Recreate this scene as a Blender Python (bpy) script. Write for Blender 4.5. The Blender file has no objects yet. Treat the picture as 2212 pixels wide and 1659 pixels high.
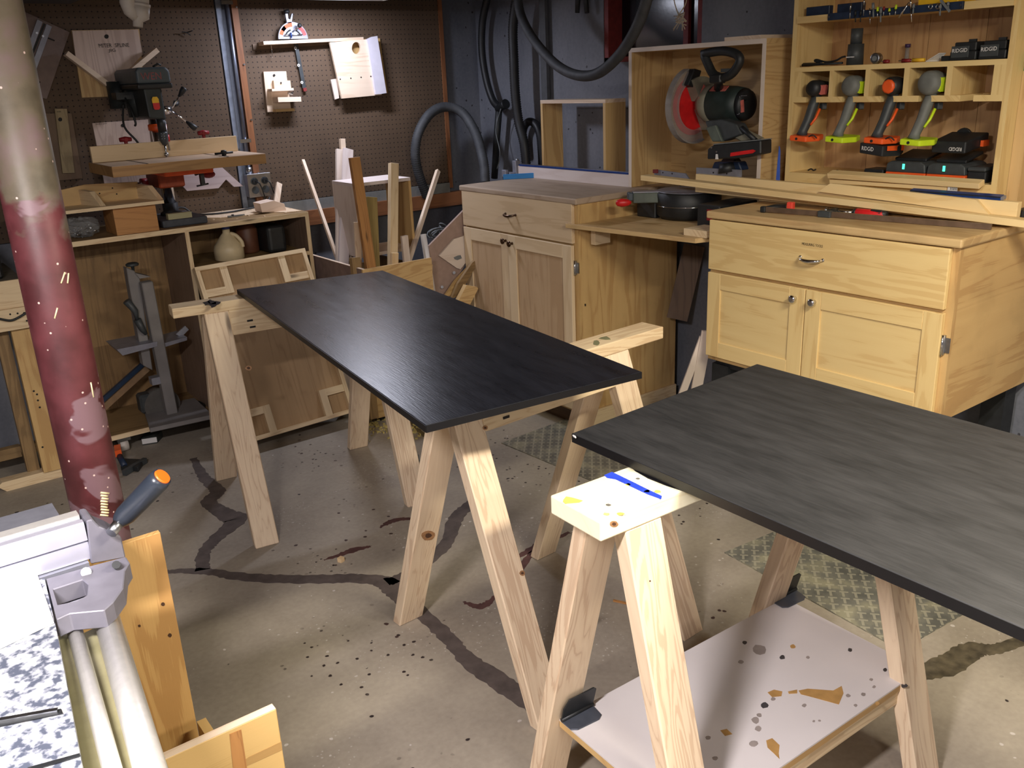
import bpy, bmesh, math, random
from mathutils import Vector, Matrix, Euler
random.seed(11)
scene = bpy.context.scene
COL = scene.collection
V = Vector
# ------------------------------------------------------------------ camera
F_PX, EYE = 1929.0, 1.62
YAW, PITCH, ROLL = (math.radians(a) for a in (36.29, -18.92, -2.54))
_f = V((math.sin(YAW)*math.cos(PITCH), math.cos(YAW)*math.cos(PITCH), math.sin(PITCH)))
_r = _f.cross(V((0, 0, 1))).normalized(); _u = _r.cross(_f)
_R = _r*math.cos(ROLL)+_u*math.sin(ROLL); _U = _u*math.cos(ROLL)-_r*math.sin(ROLL)
cam = bpy.data.objects.new('camera', bpy.data.cameras.new('camera')); COL.objects.link(cam)
cam.matrix_world = Matrix(((_R.x, _U.x, -_f.x, 0), (_R.y, _U.y, -_f.y, 0), (_R.z, _U.z, -_f.z, EYE), (0, 0, 0, 1)))
cam.data.sensor_fit = 'HORIZONTAL'; cam.data.sensor_width = 36; cam.data.lens = 36*F_PX/2212
cam.data.clip_start = .05
scene.camera = cam
# ------------------------------------------------------------------ light and exposure
scene.view_settings.view_transform = 'Standard'
scene.view_settings.look = 'None'
scene.view_settings.gamma = 1
scene.view_settings.use_curve_mapping = False
scene.view_settings.exposure = 0.38
world = bpy.data.worlds.new('world'); scene.world = world; world.use_nodes = True
world.node_tree.nodes['Background'].inputs[0].default_value = (.05, .05, .06, 1)
world.node_tree.nodes['Background'].inputs[1].default_value = .3

def area(name, loc, size, power, color, rot=(0, 0, 0)):
    l = bpy.data.lights.new(name, 'AREA'); l.shape = 'RECTANGLE'; l.size, l.size_y = size
    l.energy = power; l.color = color
    o = bpy.data.objects.new(name, l); COL.objects.link(o); o.location = loc; o.rotation_euler = rot
    return o
# shop lights under the joists and one added fill lamp (their housings are built with the ceiling)
area('shop_light_wall', (2.15, 4.27, 2.034), (.32, .06), 10.5, (.82, .85, 1.0))
area('shop_light_left', (-.50, .50, 2.12), (.55, .12), 78, (1.0, .93, .93))
area('shop_light_middle', (1.50, .20, 2.12), (.75, .12), 54, (1.0, .91, .73))
area('fill_light_back', (.30, -1.30, 2.12), (1.0, .20), 42, (1.0, .94, .90))  # added soft fill from behind the camera, brightens the fronts

# ------------------------------------------------------------------ pixel rays -> real points on real planes
def ray(px, py):
    return _R*((px-1106)/F_PX) - _U*((py-829.5)/F_PX) + _f
def Zp(px, py, z):
    d = ray(px, py); t = (z-EYE)/d.z; return V((d.x*t, d.y*t, z))
def Xp(px, py, x):
    d = ray(px, py); t = x/d.x; return V((x, d.y*t, EYE+d.z*t))
def Yp(px, py, y):
    d = ray(px, py); t = y/d.y; return V((d.x*t, y, EYE+d.z*t))

# ------------------------------------------------------------------ materials
MATS = {}
def new_mat(name):
    m = bpy.data.materials.new(name); m.use_nodes = True
    nt = m.node_tree; b = nt.nodes['Principled BSDF']
    return m, nt, b
def N(nt, t, **kw):
    n = nt.nodes.new(t)
    for k, v in kw.items():
        if k.startswith('i_'):
            key = k[2:]; key = int(key) if key.isdigit() else key.replace('_', ' ')
            n.inputs[key].default_value = v
        else: setattr(n, k, v)
    return n
def ramp(nt, stops, fac):
    r = nt.nodes.new('ShaderNodeValToRGB')
    e = r.color_ramp.elements
    while len(e) < len(stops): e.new(.5)
    for i, (p, c) in enumerate(stops):
        e[i].position = p; e[i].color = (*c, 1) if len(c) == 3 else c
    nt.links.new(fac, r.inputs[0]); return r
def srgb(r, g, b):
    f = lambda c: ((c/255+.055)/1.055)**2.4 if c/255 > .04045 else c/255/12.92
    return (f(r), f(g), f(b))
def bump(nt, b, h, strength=.2, dist=.002):
    n = N(nt, 'ShaderNodeBump', i_Strength=strength, i_Distance=dist)
    nt.links.new(h, n.inputs['Height']); nt.links.new(n.outputs[0], b.inputs['Normal'])

def plain(name, col, rough=.5, metal=0, noise=.15, scale=30, bmp=.05, spec=None, coat=0):
    if name in MATS: return MATS[name]
    m, nt, b = new_mat(name)
    tc = N(nt, 'ShaderNodeTexCoord'); n = N(nt, 'ShaderNodeTexNoise', i_Scale=scale, i_Detail=4.0)
    nt.links.new(tc.outputs['Object'], n.inputs['Vector'])
    lo = [max(0, c*(1-noise)) for c in col]; hi = [min(1, c*(1+noise)) for c in col]
    r = ramp(nt, [(.3, lo), (.7, hi)], n.outputs[0]); nt.links.new(r.outputs[0], b.inputs['Base Color'])
    b.inputs['Roughness'].default_value = rough; b.inputs['Metallic'].default_value = metal
    if spec is not None: b.inputs['Specular IOR Level'].default_value = spec
    if coat: b.inputs['Coat Weight'].default_value = coat
    if bmp: bump(nt, b, n.outputs[0], bmp)
    MATS[name] = m; return m

def wood(name, base, dark, rough=.55, bands=1.0, knots=0.0, knotcol=None, ply=False, dirt=0.0, fig=1.0):
    """grain follows UV.x (metres along the grain)"""
    if name in MATS: return MATS[name]
    k_ = .5; dark = tuple(a*(1-k_)+c*k_ for a, c in zip(base, dark))
    m, nt, b = new_mat(name); L = nt.links
    uv = N(nt, 'ShaderNodeUVMap')
    mp = N(nt, 'ShaderNodeMapping'); mp.inputs['Scale'].default_value = (1.6*fig, 15*fig, 1)
    L.new(uv.outputs[0], mp.inputs[0])
    n1 = N(nt, 'ShaderNodeTexNoise', i_Scale=1.0, i_Detail=2.0, i_Distortion=.6); L.new(mp.outputs[0], n1.inputs['Vector'])
    wv = N(nt, 'ShaderNodeMath', operation='MULTIPLY'); wv.inputs[1].default_value = 9*bands; L.new(n1.outputs[0], wv.inputs[0])
    sn = N(nt, 'ShaderNodeMath', operation='PINGPONG'); sn.inputs[1].default_value = .5; L.new(wv.outputs[0], sn.inputs[0])
    m2 = N(nt, 'ShaderNodeMapping'); m2.inputs['Scale'].default_value = (9, 330, 1); L.new(uv.outputs[0], m2.inputs[0])
    n2 = N(nt, 'ShaderNodeTexNoise', i_Scale=1.0, i_Detail=2.0); L.new(m2.outputs[0], n2.inputs['Vector'])
    m3 = N(nt, 'ShaderNodeMapping'); m3.inputs['Scale'].default_value = (1.5, 4, 1); L.new(uv.outputs[0], m3.inputs[0])
    n3 = N(nt, 'ShaderNodeTexNoise', i_Scale=1.0, i_Detail=3.0); L.new(m3.outputs[0], n3.inputs['Vector'])
    a1 = N(nt, 'ShaderNodeMath', operation='MULTIPLY_ADD'); a1.inputs[1].default_value = .75; L.new(sn.outputs[0], a1.inputs[0]); 
    a2 = N(nt, 'ShaderNodeMath', operation='MULTIPLY_ADD'); a2.inputs[1].default_value = .35; L.new(n2.outputs[0], a2.inputs[0]); L.new(n3.outputs[0], a2.inputs[2])
    L.new(a2.outputs[0], a1.inputs[2])
    mid = [a*.6+c*.4 for a, c in zip(base, dark)]
    r = ramp(nt, [(.45, base), (.95, mid), (1.15 if False else 1.0, dark)], a1.outputs[0])
    col = r.outputs[0]
    if knots:
        mk = N(nt, 'ShaderNodeMapping'); mk.inputs['Scale'].default_value = (2.2, 9, 1); L.new(uv.outputs[0], mk.inputs[0])
        nd = N(nt, 'ShaderNodeTexNoise', i_Scale=3.0); L.new(mk.outputs[0], nd.inputs['Vector'])
        ad = N(nt, 'ShaderNodeMixRGB', blend_type='ADD'); ad.inputs[0].default_value = .12; L.new(mk.outputs[0], ad.inputs[1]); L.new(nd.outputs[1], ad.inputs[2])
        vo = N(nt, 'ShaderNodeTexVoronoi', i_Scale=knots); L.new(ad.outputs[0], vo.inputs['Vector'])
        kr = ramp(nt, [(.04, (1, 1, 1)), (.10, (0, 0, 0))], vo.outputs['Distance'])
        mx = N(nt, 'ShaderNodeMixRGB'); L.new(kr.outputs[0], mx.inputs[0]); L.new(col, mx.inputs[1]); mx.inputs[2].default_value = (*(knotcol or [c*.35 for c in dark]), 1)
        col = mx.outputs[0]
    if dirt:
        md = N(nt, 'ShaderNodeTexNoise', i_Scale=7.0, i_Detail=5.0); L.new(uv.outputs[0], md.inputs['Vector'])
        dr = ramp(nt, [(.5, (0, 0, 0)), (.75, (dirt, dirt, dirt))], md.outputs[0])
        mx = N(nt, 'ShaderNodeMixRGB'); L.new(dr.outputs[0], mx.inputs[0]); L.new(col, mx.inputs[1]); mx.inputs[2].default_value = (*[c*.45 for c in dark], 1)
        col = mx.outputs[0]
    L.new(col, b.inputs['Base Color']); b.inputs['Roughness'].default_value = rough
    bump(nt, b, n2.outputs[0], .12, .001)
    MATS[name] = m; return m

W = dict(
    pine=wood('pine_wood', srgb(228, 206, 168), srgb(186, 150, 110), knots=.8),
    stud=wood('stud_wood', srgb(232, 210, 180), srgb(176, 138, 108), knots=.7, bands=1.3),
    poplar=wood('poplar_wood', srgb(226, 199, 140), srgb(196, 158, 98), bands=.5),
    poplar_door=wood('poplar_door_wood', srgb(224, 198, 140), srgb(198, 160, 102), bands=.4),
    birch=wood('birch_ply', srgb(206, 172, 116), srgb(160, 116, 66), bands=.7, dirt=.25, fig=.5),
    top=wood('worktop_ply', srgb(208, 178, 128), srgb(168, 128, 80), dirt=.35, bands=.5),
    ply=wood('pine_ply', srgb(208, 176, 124), srgb(160, 118, 70), knots=.45, bands=1.6, fig=.45),
    plyorange=wood('orange_pine_ply', srgb(206, 166, 104), srgb(150, 100, 48), knots=.5, bands=1.8, fig=.5),
    old=wood('old_ply', srgb(150, 122, 82), srgb(96, 72, 44), bands=1.0, dirt=.5, fig=.5),
    dark=wood('dark_ply', srgb(112, 88, 66), srgb(66, 48, 36), bands=1.0, dirt=.5, fig=.5),
    pale=wood('pale_pine', srgb(232, 212, 190), srgb(196, 164, 134), bands=.5),
    brown=wood('brown_stud', srgb(186, 134, 78), srgb(126, 80, 42), knots=1.0, bands=1.2),
    green=wood('green_treated_wood', srgb(158, 138, 84), srgb(104, 84, 48), bands=2.0),
    trim=wood('trim_wood', srgb(150, 98, 62), srgb(104, 62, 38), bands=.6),
    maple=wood('maple_board', srgb(228, 200, 158), srgb(206, 170, 122), bands=.4),
    white=wood('whitewashed_board', srgb(222, 208, 196), srgb(196, 176, 160), bands=.3),
    mdf=plain('brown_hardboard', srgb(126, 98, 78), .7, noise=.1),
)
M = dict(
    black=plain('black_plastic', srgb(30, 32, 34), .5, noise=.3),
    dgrey=plain('dark_grey_plastic', srgb(58, 62, 64), .5, noise=.2),
    grey=plain('grey_plastic', srgb(112, 116, 118), .5, noise=.15),
    green=plain('dark_green_paint', srgb(40, 46, 46), .5, noise=.35, scale=12),
    lime=plain('lime_plastic', srgb(196, 222, 40), .4, noise=.1),
    orange=plain('orange_plastic', srgb(232, 92, 36), .42, noise=.1),
    red=plain('red_plastic', srgb(205, 32, 34), .4, noise=.15),
    dred=plain('dark_red_plastic', srgb(130, 24, 30), .5, noise=.2),
    yellow=plain('yellow_plastic', srgb(236, 186, 40), .45, noise=.08),
    blue=plain('blue_plastic', srgb(30, 130, 205), .5, noise=.05),
    dblue=plain('blue_anodised_metal', srgb(28, 62, 130), .35, metal=.3, noise=.15),
    steel=plain('steel', srgb(176, 178, 180), .3, metal=1, noise=.12, scale=60),
    chrome=plain('chrome', srgb(220, 220, 222), .12, metal=1, noise=.05),
    alu=plain('cast_aluminium', srgb(150, 152, 164), .45, metal=.55, noise=.1),
    white=plain('white_plastic', srgb(222, 222, 220), .45, noise=.05),
    dirtywhite=plain('dusty_white_plastic', srgb(196, 188, 180), .5, noise=.12, scale=8),
    hose=plain('grey_hose_rubber', srgb(66, 68, 72), .65, noise=.25, scale=20),
    bhose=plain('black_hose_rubber', srgb(30, 31, 34), .5, noise=.3, scale=20),
    navy=plain('navy_metal', srgb(28, 42, 66), .5, noise=.3),
    cast=plain('blue_grey_cast_iron', srgb(66, 70, 78), .6, noise=.3),
    bandsaw=plain('dusty_grey_enamel', srgb(120, 116, 114), .65, noise=.15, scale=10),
    cream=plain('milky_jug_plastic', srgb(206, 190, 156), .4, noise=.06),
    tapegreen=plain('green_tape', srgb(52, 122, 66), .6, noise=.1),
    tapeblue=plain('blue_tape', srgb(62, 100, 200), .6, noise=.1),
    ropeor=plain('orange_rubber_cord', srgb(222, 84, 44), .55, noise=.15),
    string=plain('hemp_string', srgb(150, 136, 118), .9, noise=.2),
    paper=plain('white_paper', srgb(214, 212, 210), .8, noise=.04),
    label=plain('pink_label_paper', srgb(206, 110, 100), .6, noise=.15, scale=80),
    dust=plain('sawdust', srgb(214, 190, 160), .95, noise=.2, scale=200),
    cardboard=plain('brown_cardboard', srgb(140, 92, 58), .8, noise=.15),
    ink=plain('black_ink', srgb(24, 20, 18), .7, noise=.05),
    rust=plain('rust_red_paint', srgb(116, 40, 38), .6, noise=.2),
    blackpaint=plain('black_paint', srgb(18, 18, 22), .45, noise=.2),
    wpaint=plain('white_lettering', srgb(225, 222, 220), .6, noise=.03),
    whitemetal=plain('white_enamel', srgb(216, 214, 212), .5, noise=.05),
)
def emis(name, col, s):
    m, nt, b = new_mat(name); b.inputs['Base Color'].default_value = (*col, 1)
    b.inputs['Emission Color'].default_value = (*col, 1); b.inputs['Emission Strength'].default_value = s
    MATS[name] = m; return m
M['led'] = emis('green_led', (.05, .9, .45), 2.2)
M['tube'] = emis('lit_lamp_diffuser', (.8, .85, 1.0), 6)
def glassy(name, col, rough=.12, alpha=.35):
    m, nt, b = new_mat(name); b.inputs['Base Color'].default_value = (*col, 1)
    b.inputs['Roughness'].default_value = rough; b.inputs['Alpha'].default_value = alpha
    MATS[name] = m; return m
M['clear'] = glassy('clear_smoked_plastic', srgb(170, 160, 158), .15, .42)
M['bag'] = glassy('clear_plastic_film', srgb(150, 152, 154), .08, .45)

# ------------------------------------------------------------------ mesh builder
BASE = {}
class B:
    def __init__(s): s.bm = bmesh.new()
    def faces(s, pts, fs):
        vs = [s.bm.verts.new(p) for p in pts]
        for f in fs:
            try: s.bm.faces.new([vs[i] for i in f])
            except ValueError: pass
        return s
    def box(s, lo, hi):
        x0, y0, z0 = lo; x1, y1, z1 = hi
        return s.faces([(x0,y0,z0),(x1,y0,z0),(x1,y1,z0),(x0,y1,z0),(x0,y0,z1),(x1,y0,z1),(x1,y1,z1),(x0,y1,z1)],
                       [(0,3,2,1),(4,5,6,7),(0,1,5,4),(1,2,6,5),(2,3,7,6),(3,0,4,7)])
    def obox(s, c, ax, ay, az):     # centre and three half vectors
        c, ax, ay, az = V(c), V(ax), V(ay), V(az)
        p = [c+i*ax+j*ay+k*az for k in (-1, 1) for i, j in ((-1,-1),(1,-1),(1,1),(-1,1))]
        return s.faces(p, [(0,3,2,1),(4,5,6,7),(0,1,5,4),(1,2,6,5),(2,3,7,6),(3,0,4,7)])
    def prism(s, pts, vec):
        pts = [V(p) for p in pts]; vec = V(vec); n = len(pts)
        return s.faces(pts+[p+vec for p in pts], [tuple(range(n)), tuple(range(2*n-1, n-1, -1))]+[(i, n+i, n+(i+1) % n, (i+1) % n) for i in range(n)])
    def bar(s, p0, p1, w, t, n):    # wide face w perpendicular to n, thickness t along n
        p0, p1 = V(p0), V(p1); d = (p1-p0); n = V(n); n = (n-d.normalized()*n.dot(d.normalized())).normalized()
        side = d.normalized().cross(n)
        return s.obox((p0+p1)/2, d/2, side*w/2, n*t/2)
    def cyl(s, p0, p1, r0, r1=None, n=16, cap=True):
        r1 = r0 if r1 is None else r1
        return s.rings([(V(p0), r0), (V(p1), r1)], n, cap)
    def rings(s, pr, n=12, cap=True, closed=False):   # list of (point, radius)
        pts = [V(p) for p, _ in pr]; k = len(pts); rows = []; prev = None
        for i in range(k):
            a = pts[i-1] if i > 0 else (pts[-1] if closed else pts[0]); c = pts[i+1] if i < k-1 else (pts[0] if closed else pts[-1])
            d = (c-a)
            if d.length < 1e-9: d = V((0, 0, 1))
            d.normalize()
            if prev is None:
                prev = d.orthogonal().normalized()
            prev = (prev-d*prev.dot(d))
            prev = prev.normalized() if prev.length > 1e-6 else d.orthogonal().normalized()
            e = d.cross(prev)
            rows.append([s.bm.verts.new(pts[i]+(prev*math.cos(2*math.pi*j/n)+e*math.sin(2*math.pi*j/n))*max(pr[i][1], 1e-5)) for j in range(n)])
        for i in range(k if closed else k-1):
            a, b2 = rows[i], rows[(i+1) % k]
            for j in range(n):
                f = s.bm.faces.new((a[j], a[(j+1) % n], b2[(j+1) % n], b2[j])); f.smooth = True
        if cap and not closed:
            s.bm.faces.new(rows[0][::-1]); s.bm.faces.new(rows[-1])
        return s
    def tube(s, pts, r, n=8, closed=False):
        return s.rings([(p, r) for p in pts], n, True, closed)
    def lathe(s, c, axis, prof, n=20, cap=True):    # prof: (radius, distance along the axis)
        axis = V(axis).normalized()
        pts = [(V(c)+axis*h, r) for r, h in prof]
        e0 = axis.orthogonal().normalized(); e1 = axis.cross(e0); rows = []
        for p, r in pts: rows.append([s.bm.verts.new(p+(e0*math.cos(2*math.pi*j/n)+e1*math.sin(2*math.pi*j/n))*max(r, 1e-5)) for j in range(n)])
        for a, b2 in zip(rows, rows[1:]):
            for j in range(n):
                f = s.bm.faces.new((a[j], a[(j+1) % n], b2[(j+1) % n], b2[j])); f.smooth = True
        if cap: s.bm.faces.new(rows[0][::-1]); s.bm.faces.new(rows[-1])
        return s
    def ball(s, c, r, seg=16):
        rx, ry, rz = (r, r, r) if isinstance(r, (int, float)) else r
        bmesh.ops.create_uvsphere(s.bm, u_segments=seg, v_segments=max(6, seg//2), radius=1,
                                  matrix=Matrix.Translation(V(c)) @ Matrix.Diagonal((rx, ry, rz, 1)))
        return s
    def done(s, name, mat, parent=None, grain=None, bev=0, seg=1, smooth=False, label=None, subsurf=0):
        bm = s.bm
        bmesh.ops.recalc_face_normals(bm, faces=bm.faces)
        lo = V((min(v.co.x for v in bm.verts), min(v.co.y for v in bm.verts), min(v.co.z for v in bm.verts)))
        hi = V((max(v.co.x for v in bm.verts), max(v.co.y for v in bm.verts), max(v.co.z for v in bm.verts)))
        base = V(BASE[parent.name]) if parent else V(((lo.x+hi.x)/2, (lo.y+hi.y)/2, lo.z))
        if grain is None:
            e = hi-lo; grain = V((1, 0, 0)) if e.x >= e.y and e.x >= e.z else (V((0, 1, 0)) if e.y >= e.z else V((0, 0, 1)))
        g = V(grain).normalized()
        uvl = bm.loops.layers.uv.new('UVMap'); ou, ov = random.random()*20, random.random()*20
        bm.normal_update()
        for f in bm.faces:
            n = f.normal
            if abs(n.dot(g)) > .9:
                a = g.orthogonal().normalized(); c = g.cross(a)
                for l in f.loops: l[uvl].uv = (l.vert.co.dot(a)*.3+ou, l.vert.co.dot(c)+ov)
            else:
                c = n.cross(g).normalized()
                for l in f.loops: l[uvl].uv = (l.vert.co.dot(g)+ou, l.vert.co.dot(c)+ov)
            if smooth: f.smooth = True
        for v in bm.verts: v.co -= base
        me = bpy.data.meshes.new(name); bm.to_mesh(me); bm.free(); me.materials.append(mat)
        o = bpy.data.objects.new(name, me); COL.objects.link(o)
        if parent: o.parent = parent
        else: o.location = base
        BASE[o.name] = base
        if bev:
            md = o.modifiers.new('Bevel', 'BEVEL'); md.width = bev; md.segments = seg; md.limit_method = 'ANGLE'; md.angle_limit = .6
        if subsurf:
            md = o.modifiers.new('Subsurf', 'SUBSURF'); md.levels = md.render_levels = subsurf
        if label: o['label'] = label
        return o
def thing(name, label, cat, loc, group=None):
    o = bpy.data.objects.new(name, None); COL.objects.link(o); o.location = loc; o.empty_display_size = .05
    o['label'] = label; o['category'] = cat
    if group: o['group'] = group
    BASE[o.name] = V(loc); return o
def tag(o, label, cat, group=None):
    o['label'] = label; o['category'] = cat
    if group: o['group'] = group
    return o
def struct(o): o['kind'] = 'structure'; return o
def text(name, s, mat, parent, origin, right, up, size, depth=.0006, fit=None, label=None):
    """flat lettering: origin = lower-left corner, right/up = directions on the surface"""
    cu = bpy.data.curves.new('t', 'FONT'); cu.body = s; cu.size = 1; cu.extrude = 0; cu.resolution_u = 2
    tmp = bpy.data.objects.new('t', cu); COL.objects.link(tmp)
    me = bpy.data.meshes.new_from_object(tmp); bpy.data.objects.remove(tmp); bpy.data.curves.remove(cu)
    me.name = name
    xs = [v.co.x for v in me.vertices]; ys = [v.co.y for v in me.vertices]
    w = max(xs)-min(xs); h = max(ys)-min(ys)
    sx = (fit/w) if fit else size/h; sy = size/h
    right, up = V(right).normalized(), V(up).normalized(); nrm = right.cross(up).normalized()
    base = V(BASE[parent.name])
    for v in me.vertices: v.co = V(origin)+right*(v.co.x-min(xs))*sx+up*(v.co.y-min(ys))*sy+nrm*depth-base
    me.materials.clear(); me.materials.append(mat)
    o = bpy.data.objects.new(name, me); COL.objects.link(o); o.parent = parent; BASE[o.name] = base
    if label: o['label'] = label
    return o
def blob(name, mat, parent, pts, up, depth=.0008):
    """flat stain or paint mark with its own irregular outline"""
    b = B(); b.prism(pts, V(up)*depth); return b.done(name, mat, parent)
def lerp(a, b, t): return V(a)+(V(b)-V(a))*t
def smoothpath(P, n=8):
    P = [V(p) for p in P]; out = []
    for i in range(len(P)-1):
        p0 = P[max(i-1, 0)]; p1 = P[i]; p2 = P[i+1]; p3 = P[min(i+2, len(P)-1)]
        for k in range(n):
            t = k/n
            out.append(.5*((2*p1)+(-p0+p2)*t+(2*p0-5*p1+4*p2-p3)*t*t+(-p0+3*p1-3*p2+p3)*t*t*t))
    out.append(P[-1]); return out
# ------------------------------------------------------------------ the room
YW, XW, CEIL = 4.70, 3.30, 2.26
def concrete(name, lo, hi, scale=2.2, streak=None, drips=False):
    m, nt, b = new_mat(name); L = nt.links
    geo = N(nt, 'ShaderNodeNewGeometry')
    n1 = N(nt, 'ShaderNodeTexNoise', i_Scale=scale, i_Detail=6.0, i_Roughness=.6)
    if streak:
        mp = N(nt, 'ShaderNodeMapping'); mp.inputs['Scale'].default_value = streak; L.new(geo.outputs['Position'], mp.inputs[0]); L.new(mp.outputs[0], n1.inputs['Vector'])
    else: L.new(geo.outputs['Position'], n1.inputs['Vector'])
    n2 = N(nt, 'ShaderNodeTexNoise', i_Scale=60.0, i_Detail=4.0); L.new(geo.outputs['Position'], n2.inputs['Vector'])
    ad = N(nt, 'ShaderNodeMath', operation='MULTIPLY_ADD'); ad.inputs[1].default_value = .25; L.new(n2.outputs[0], ad.inputs[0]); L.new(n1.outputs[0], ad.inputs[2])
    r = ramp(nt, [(.42, lo), (.82, hi)], ad.outputs[0]); col = r.outputs[0]
    def spots(scl, lo_, hi_, rad, c, lim):
        vo = N(nt, 'ShaderNodeTexVoronoi', i_Scale=scl); vo.inputs['Randomness'].default_value = 1
        nz = N(nt, 'ShaderNodeTexNoise', i_Scale=scl*2.0); L.new(geo.outputs['Position'], nz.inputs['Vector'])
        a = N(nt, 'ShaderNodeMixRGB', blend_type='ADD'); a.inputs[0].default_value = .25/scl; L.new(geo.outputs['Position'], a.inputs[1]); L.new(nz.outputs[1], a.inputs[2]); L.new(a.outputs[0], vo.inputs['Vector'])
        k = ramp(nt, [(rad, (1, 1, 1)), (rad*1.35, (0, 0, 0))], vo.outputs['Distance'])
        g = N(nt, 'ShaderNodeTexNoise', i_Scale=lim[0], i_Detail=1.0); L.new(geo.outputs['Position'], g.inputs['Vector'])
        gr = ramp(nt, [(lim[1], (0, 0, 0)), (lim[1]+.04, (1, 1, 1))], g.outputs[0])
        mu = N(nt, 'ShaderNodeMath', operation='MULTIPLY'); L.new(k.outputs[0], mu.inputs[0]); L.new(gr.outputs[0], mu.inputs[1])
        return mu.outputs[0], c
    if drips:
        for args in ((30, 0, 0, .14, srgb(46, 34, 32), (1.5, .585)), (17, 0, 0, .10, srgb(66, 46, 42), (1.1, .57)), (9, 0, 0, .05, srgb(40, 30, 30), (.7, .40)), (16, 0, 0, .07, srgb(196, 188, 180), (1.7, .52)), (60, 0, 0, .14, srgb(182, 174, 164), (2.3, .57))):
            fac, c = spots(*args)
            mx = N(nt, 'ShaderNodeMixRGB'); L.new(fac, mx.inputs[0]); L.new(col, mx.inputs[1]); mx.inputs[2].default_value = (*c, 1); col = mx.outputs[0]
    else:
        fac, c = spots(18, 0, 0, .09, srgb(52, 50, 54), (2.0, .56))
        mx = N(nt, 'ShaderNodeMixRGB'); L.new(fac, mx.inputs[0]); L.new(col, mx.inputs[1]); mx.inputs[2].default_value = (*c, 1); col = mx.outputs[0]
    L.new(col, b.inputs['Base Color']); b.inputs['Roughness'].default_value = .72
    bump(nt, b, ad.outputs[0], .25, .004)
    MATS[name] = m; return m
cfloor = concrete('stained_concrete', srgb(134, 124, 112), srgb(172, 162, 146), 1.6, drips=True)
cwall = concrete('poured_concrete', srgb(88, 92, 102), srgb(126, 128, 136), 2.0, streak=(1.2, 1.2, .5))
floor = struct(B().box((-1.6, -2.6, -.06), (3.5, 4.9, 0)).done('floor', cfloor))
wx = B()
# wall_right has a window opening (its recess is built below)
oy0, oy1, oz0 = 2.93, 3.58, 1.67
wx.box((XW, -2.6, 0), (XW+.2, oy0, CEIL)).box((XW, oy1, 0), (XW+.2, 4.9, CEIL)).box((XW, oy0, 0), (XW+.2, oy1, oz0)).box((XW, oy0, 2.20), (XW+.2, oy1, CEIL))
wall_right = struct(wx.done('wall_right', cwall))
win = struct(thing('window_1', 'x', 'x', (XW+.1, (oy0+oy1)/2, oz0))); del win['label']; del win['category']
wf = B(); wf.box((XW+.005, oy0, oz0), (XW+.16, oy0+.03, 2.2)).box((XW+.005, oy1-.03, oz0), (XW+.16, oy1, 2.2)).box((XW+.005, oy0, oz0), (XW+.16, oy1, oz0+.025))
wf.done('window_frame', M['rust'], win)
B().box((XW+.10, oy0+.03, oz0+.025), (XW+.12, oy1-.03, 2.2)).done('pane', plain('night_dark_glass', srgb(16, 14, 20), .15, noise=.1), win)
B().box((XW+.08, (oy0+oy1)/2-.17, oz0+.025), (XW+.13, (oy0+oy1)/2-.14, 2.2)).done('mullion', M['rust'], win)
wall_back = struct(B().box((-1.6, YW, 0), (3.5, YW+.2, CEIL)).done('wall_back', cwall))
struct(B().box((-1.8, -2.6, 0), (-1.6, 4.9, CEIL)).done('wall_left', cwall))
struct(B().box((-1.8, -2.8, 0), (3.5, -2.6, CEIL)).done('wall_front', cwall))
ceil = struct(B().box((-1.8, -2.8, CEIL), (3.5, 4.9, CEIL+.05)).done('ceiling', W['dark']))
for i in range(9):
    y = -2.2+i*.81
    if abs(y-4.12) < .1: continue
    B().box((-1.6, y, CEIL-.10), (3.3, y+.04, CEIL)).done('joist', W['old'], ceil)

# peg board, its holes 1 inch apart
def pegmat(name, ox, oz):
    m, nt, b = new_mat(name); L = nt.links
    geo = N(nt, 'ShaderNodeNewGeometry'); sp = N(nt, 'ShaderNodeSeparateXYZ'); L.new(geo.outputs['Position'], sp.inputs[0])
    def cell(sock, off):
        a = N(nt, 'ShaderNodeMath', operation='SUBTRACT'); a.inputs[1].default_value = off-.0127; L.new(sock, a.inputs[0])
        d = N(nt, 'ShaderNodeMath', operation='DIVIDE'); d.inputs[1].default_value = .0254; L.new(a.outputs[0], d.inputs[0])
        fr = N(nt, 'ShaderNodeMath', operation='FRACT'); L.new(d.outputs[0], fr.inputs[0])
        s = N(nt, 'ShaderNodeMath', operation='SUBTRACT'); s.inputs[1].default_value = .5; L.new(fr.outputs[0], s.inputs[0])
        p = N(nt, 'ShaderNodeMath', operation='POWER'); p.inputs[1].default_value = 2; L.new(s.outputs[0], p.inputs[0]); return p.outputs[0]
    ad = N(nt, 'ShaderNodeMath', operation='ADD'); L.new(cell(sp.outputs[0], ox), ad.inputs[0]); L.new(cell(sp.outputs[2], oz), ad.inputs[1])
    hole = ramp(nt, [(.0095, (1, 1, 1)), (.020, (0, 0, 0))], ad.outputs[0])
    n1 = N(nt, 'ShaderNodeTexNoise', i_Scale=3.0, i_Detail=5.0); L.new(geo.outputs['Position'], n1.inputs['Vector'])
    r = ramp(nt, [(.3, srgb(80, 63, 48)), (.7, srgb(98, 78, 60))], n1.outputs[0])
    mx = N(nt, 'ShaderNodeMixRGB'); L.new(hole.outputs[0], mx.inputs[0]); L.new(r.outputs[0], mx.inputs[1]); mx.inputs[2].default_value = (*srgb(26, 18, 14), 1)
    L.new(mx.outputs[0], b.inputs['Base Color']); b.inputs['Roughness'].default_value = .75
    inv = N(nt, 'ShaderNodeMath', operation='SUBTRACT'); inv.inputs[0].default_value = 1; L.new(hole.outputs[0], inv.inputs[1]); bump(nt, b, inv.outputs[0], .5, .003)
    return m
YP = 4.672
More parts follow.
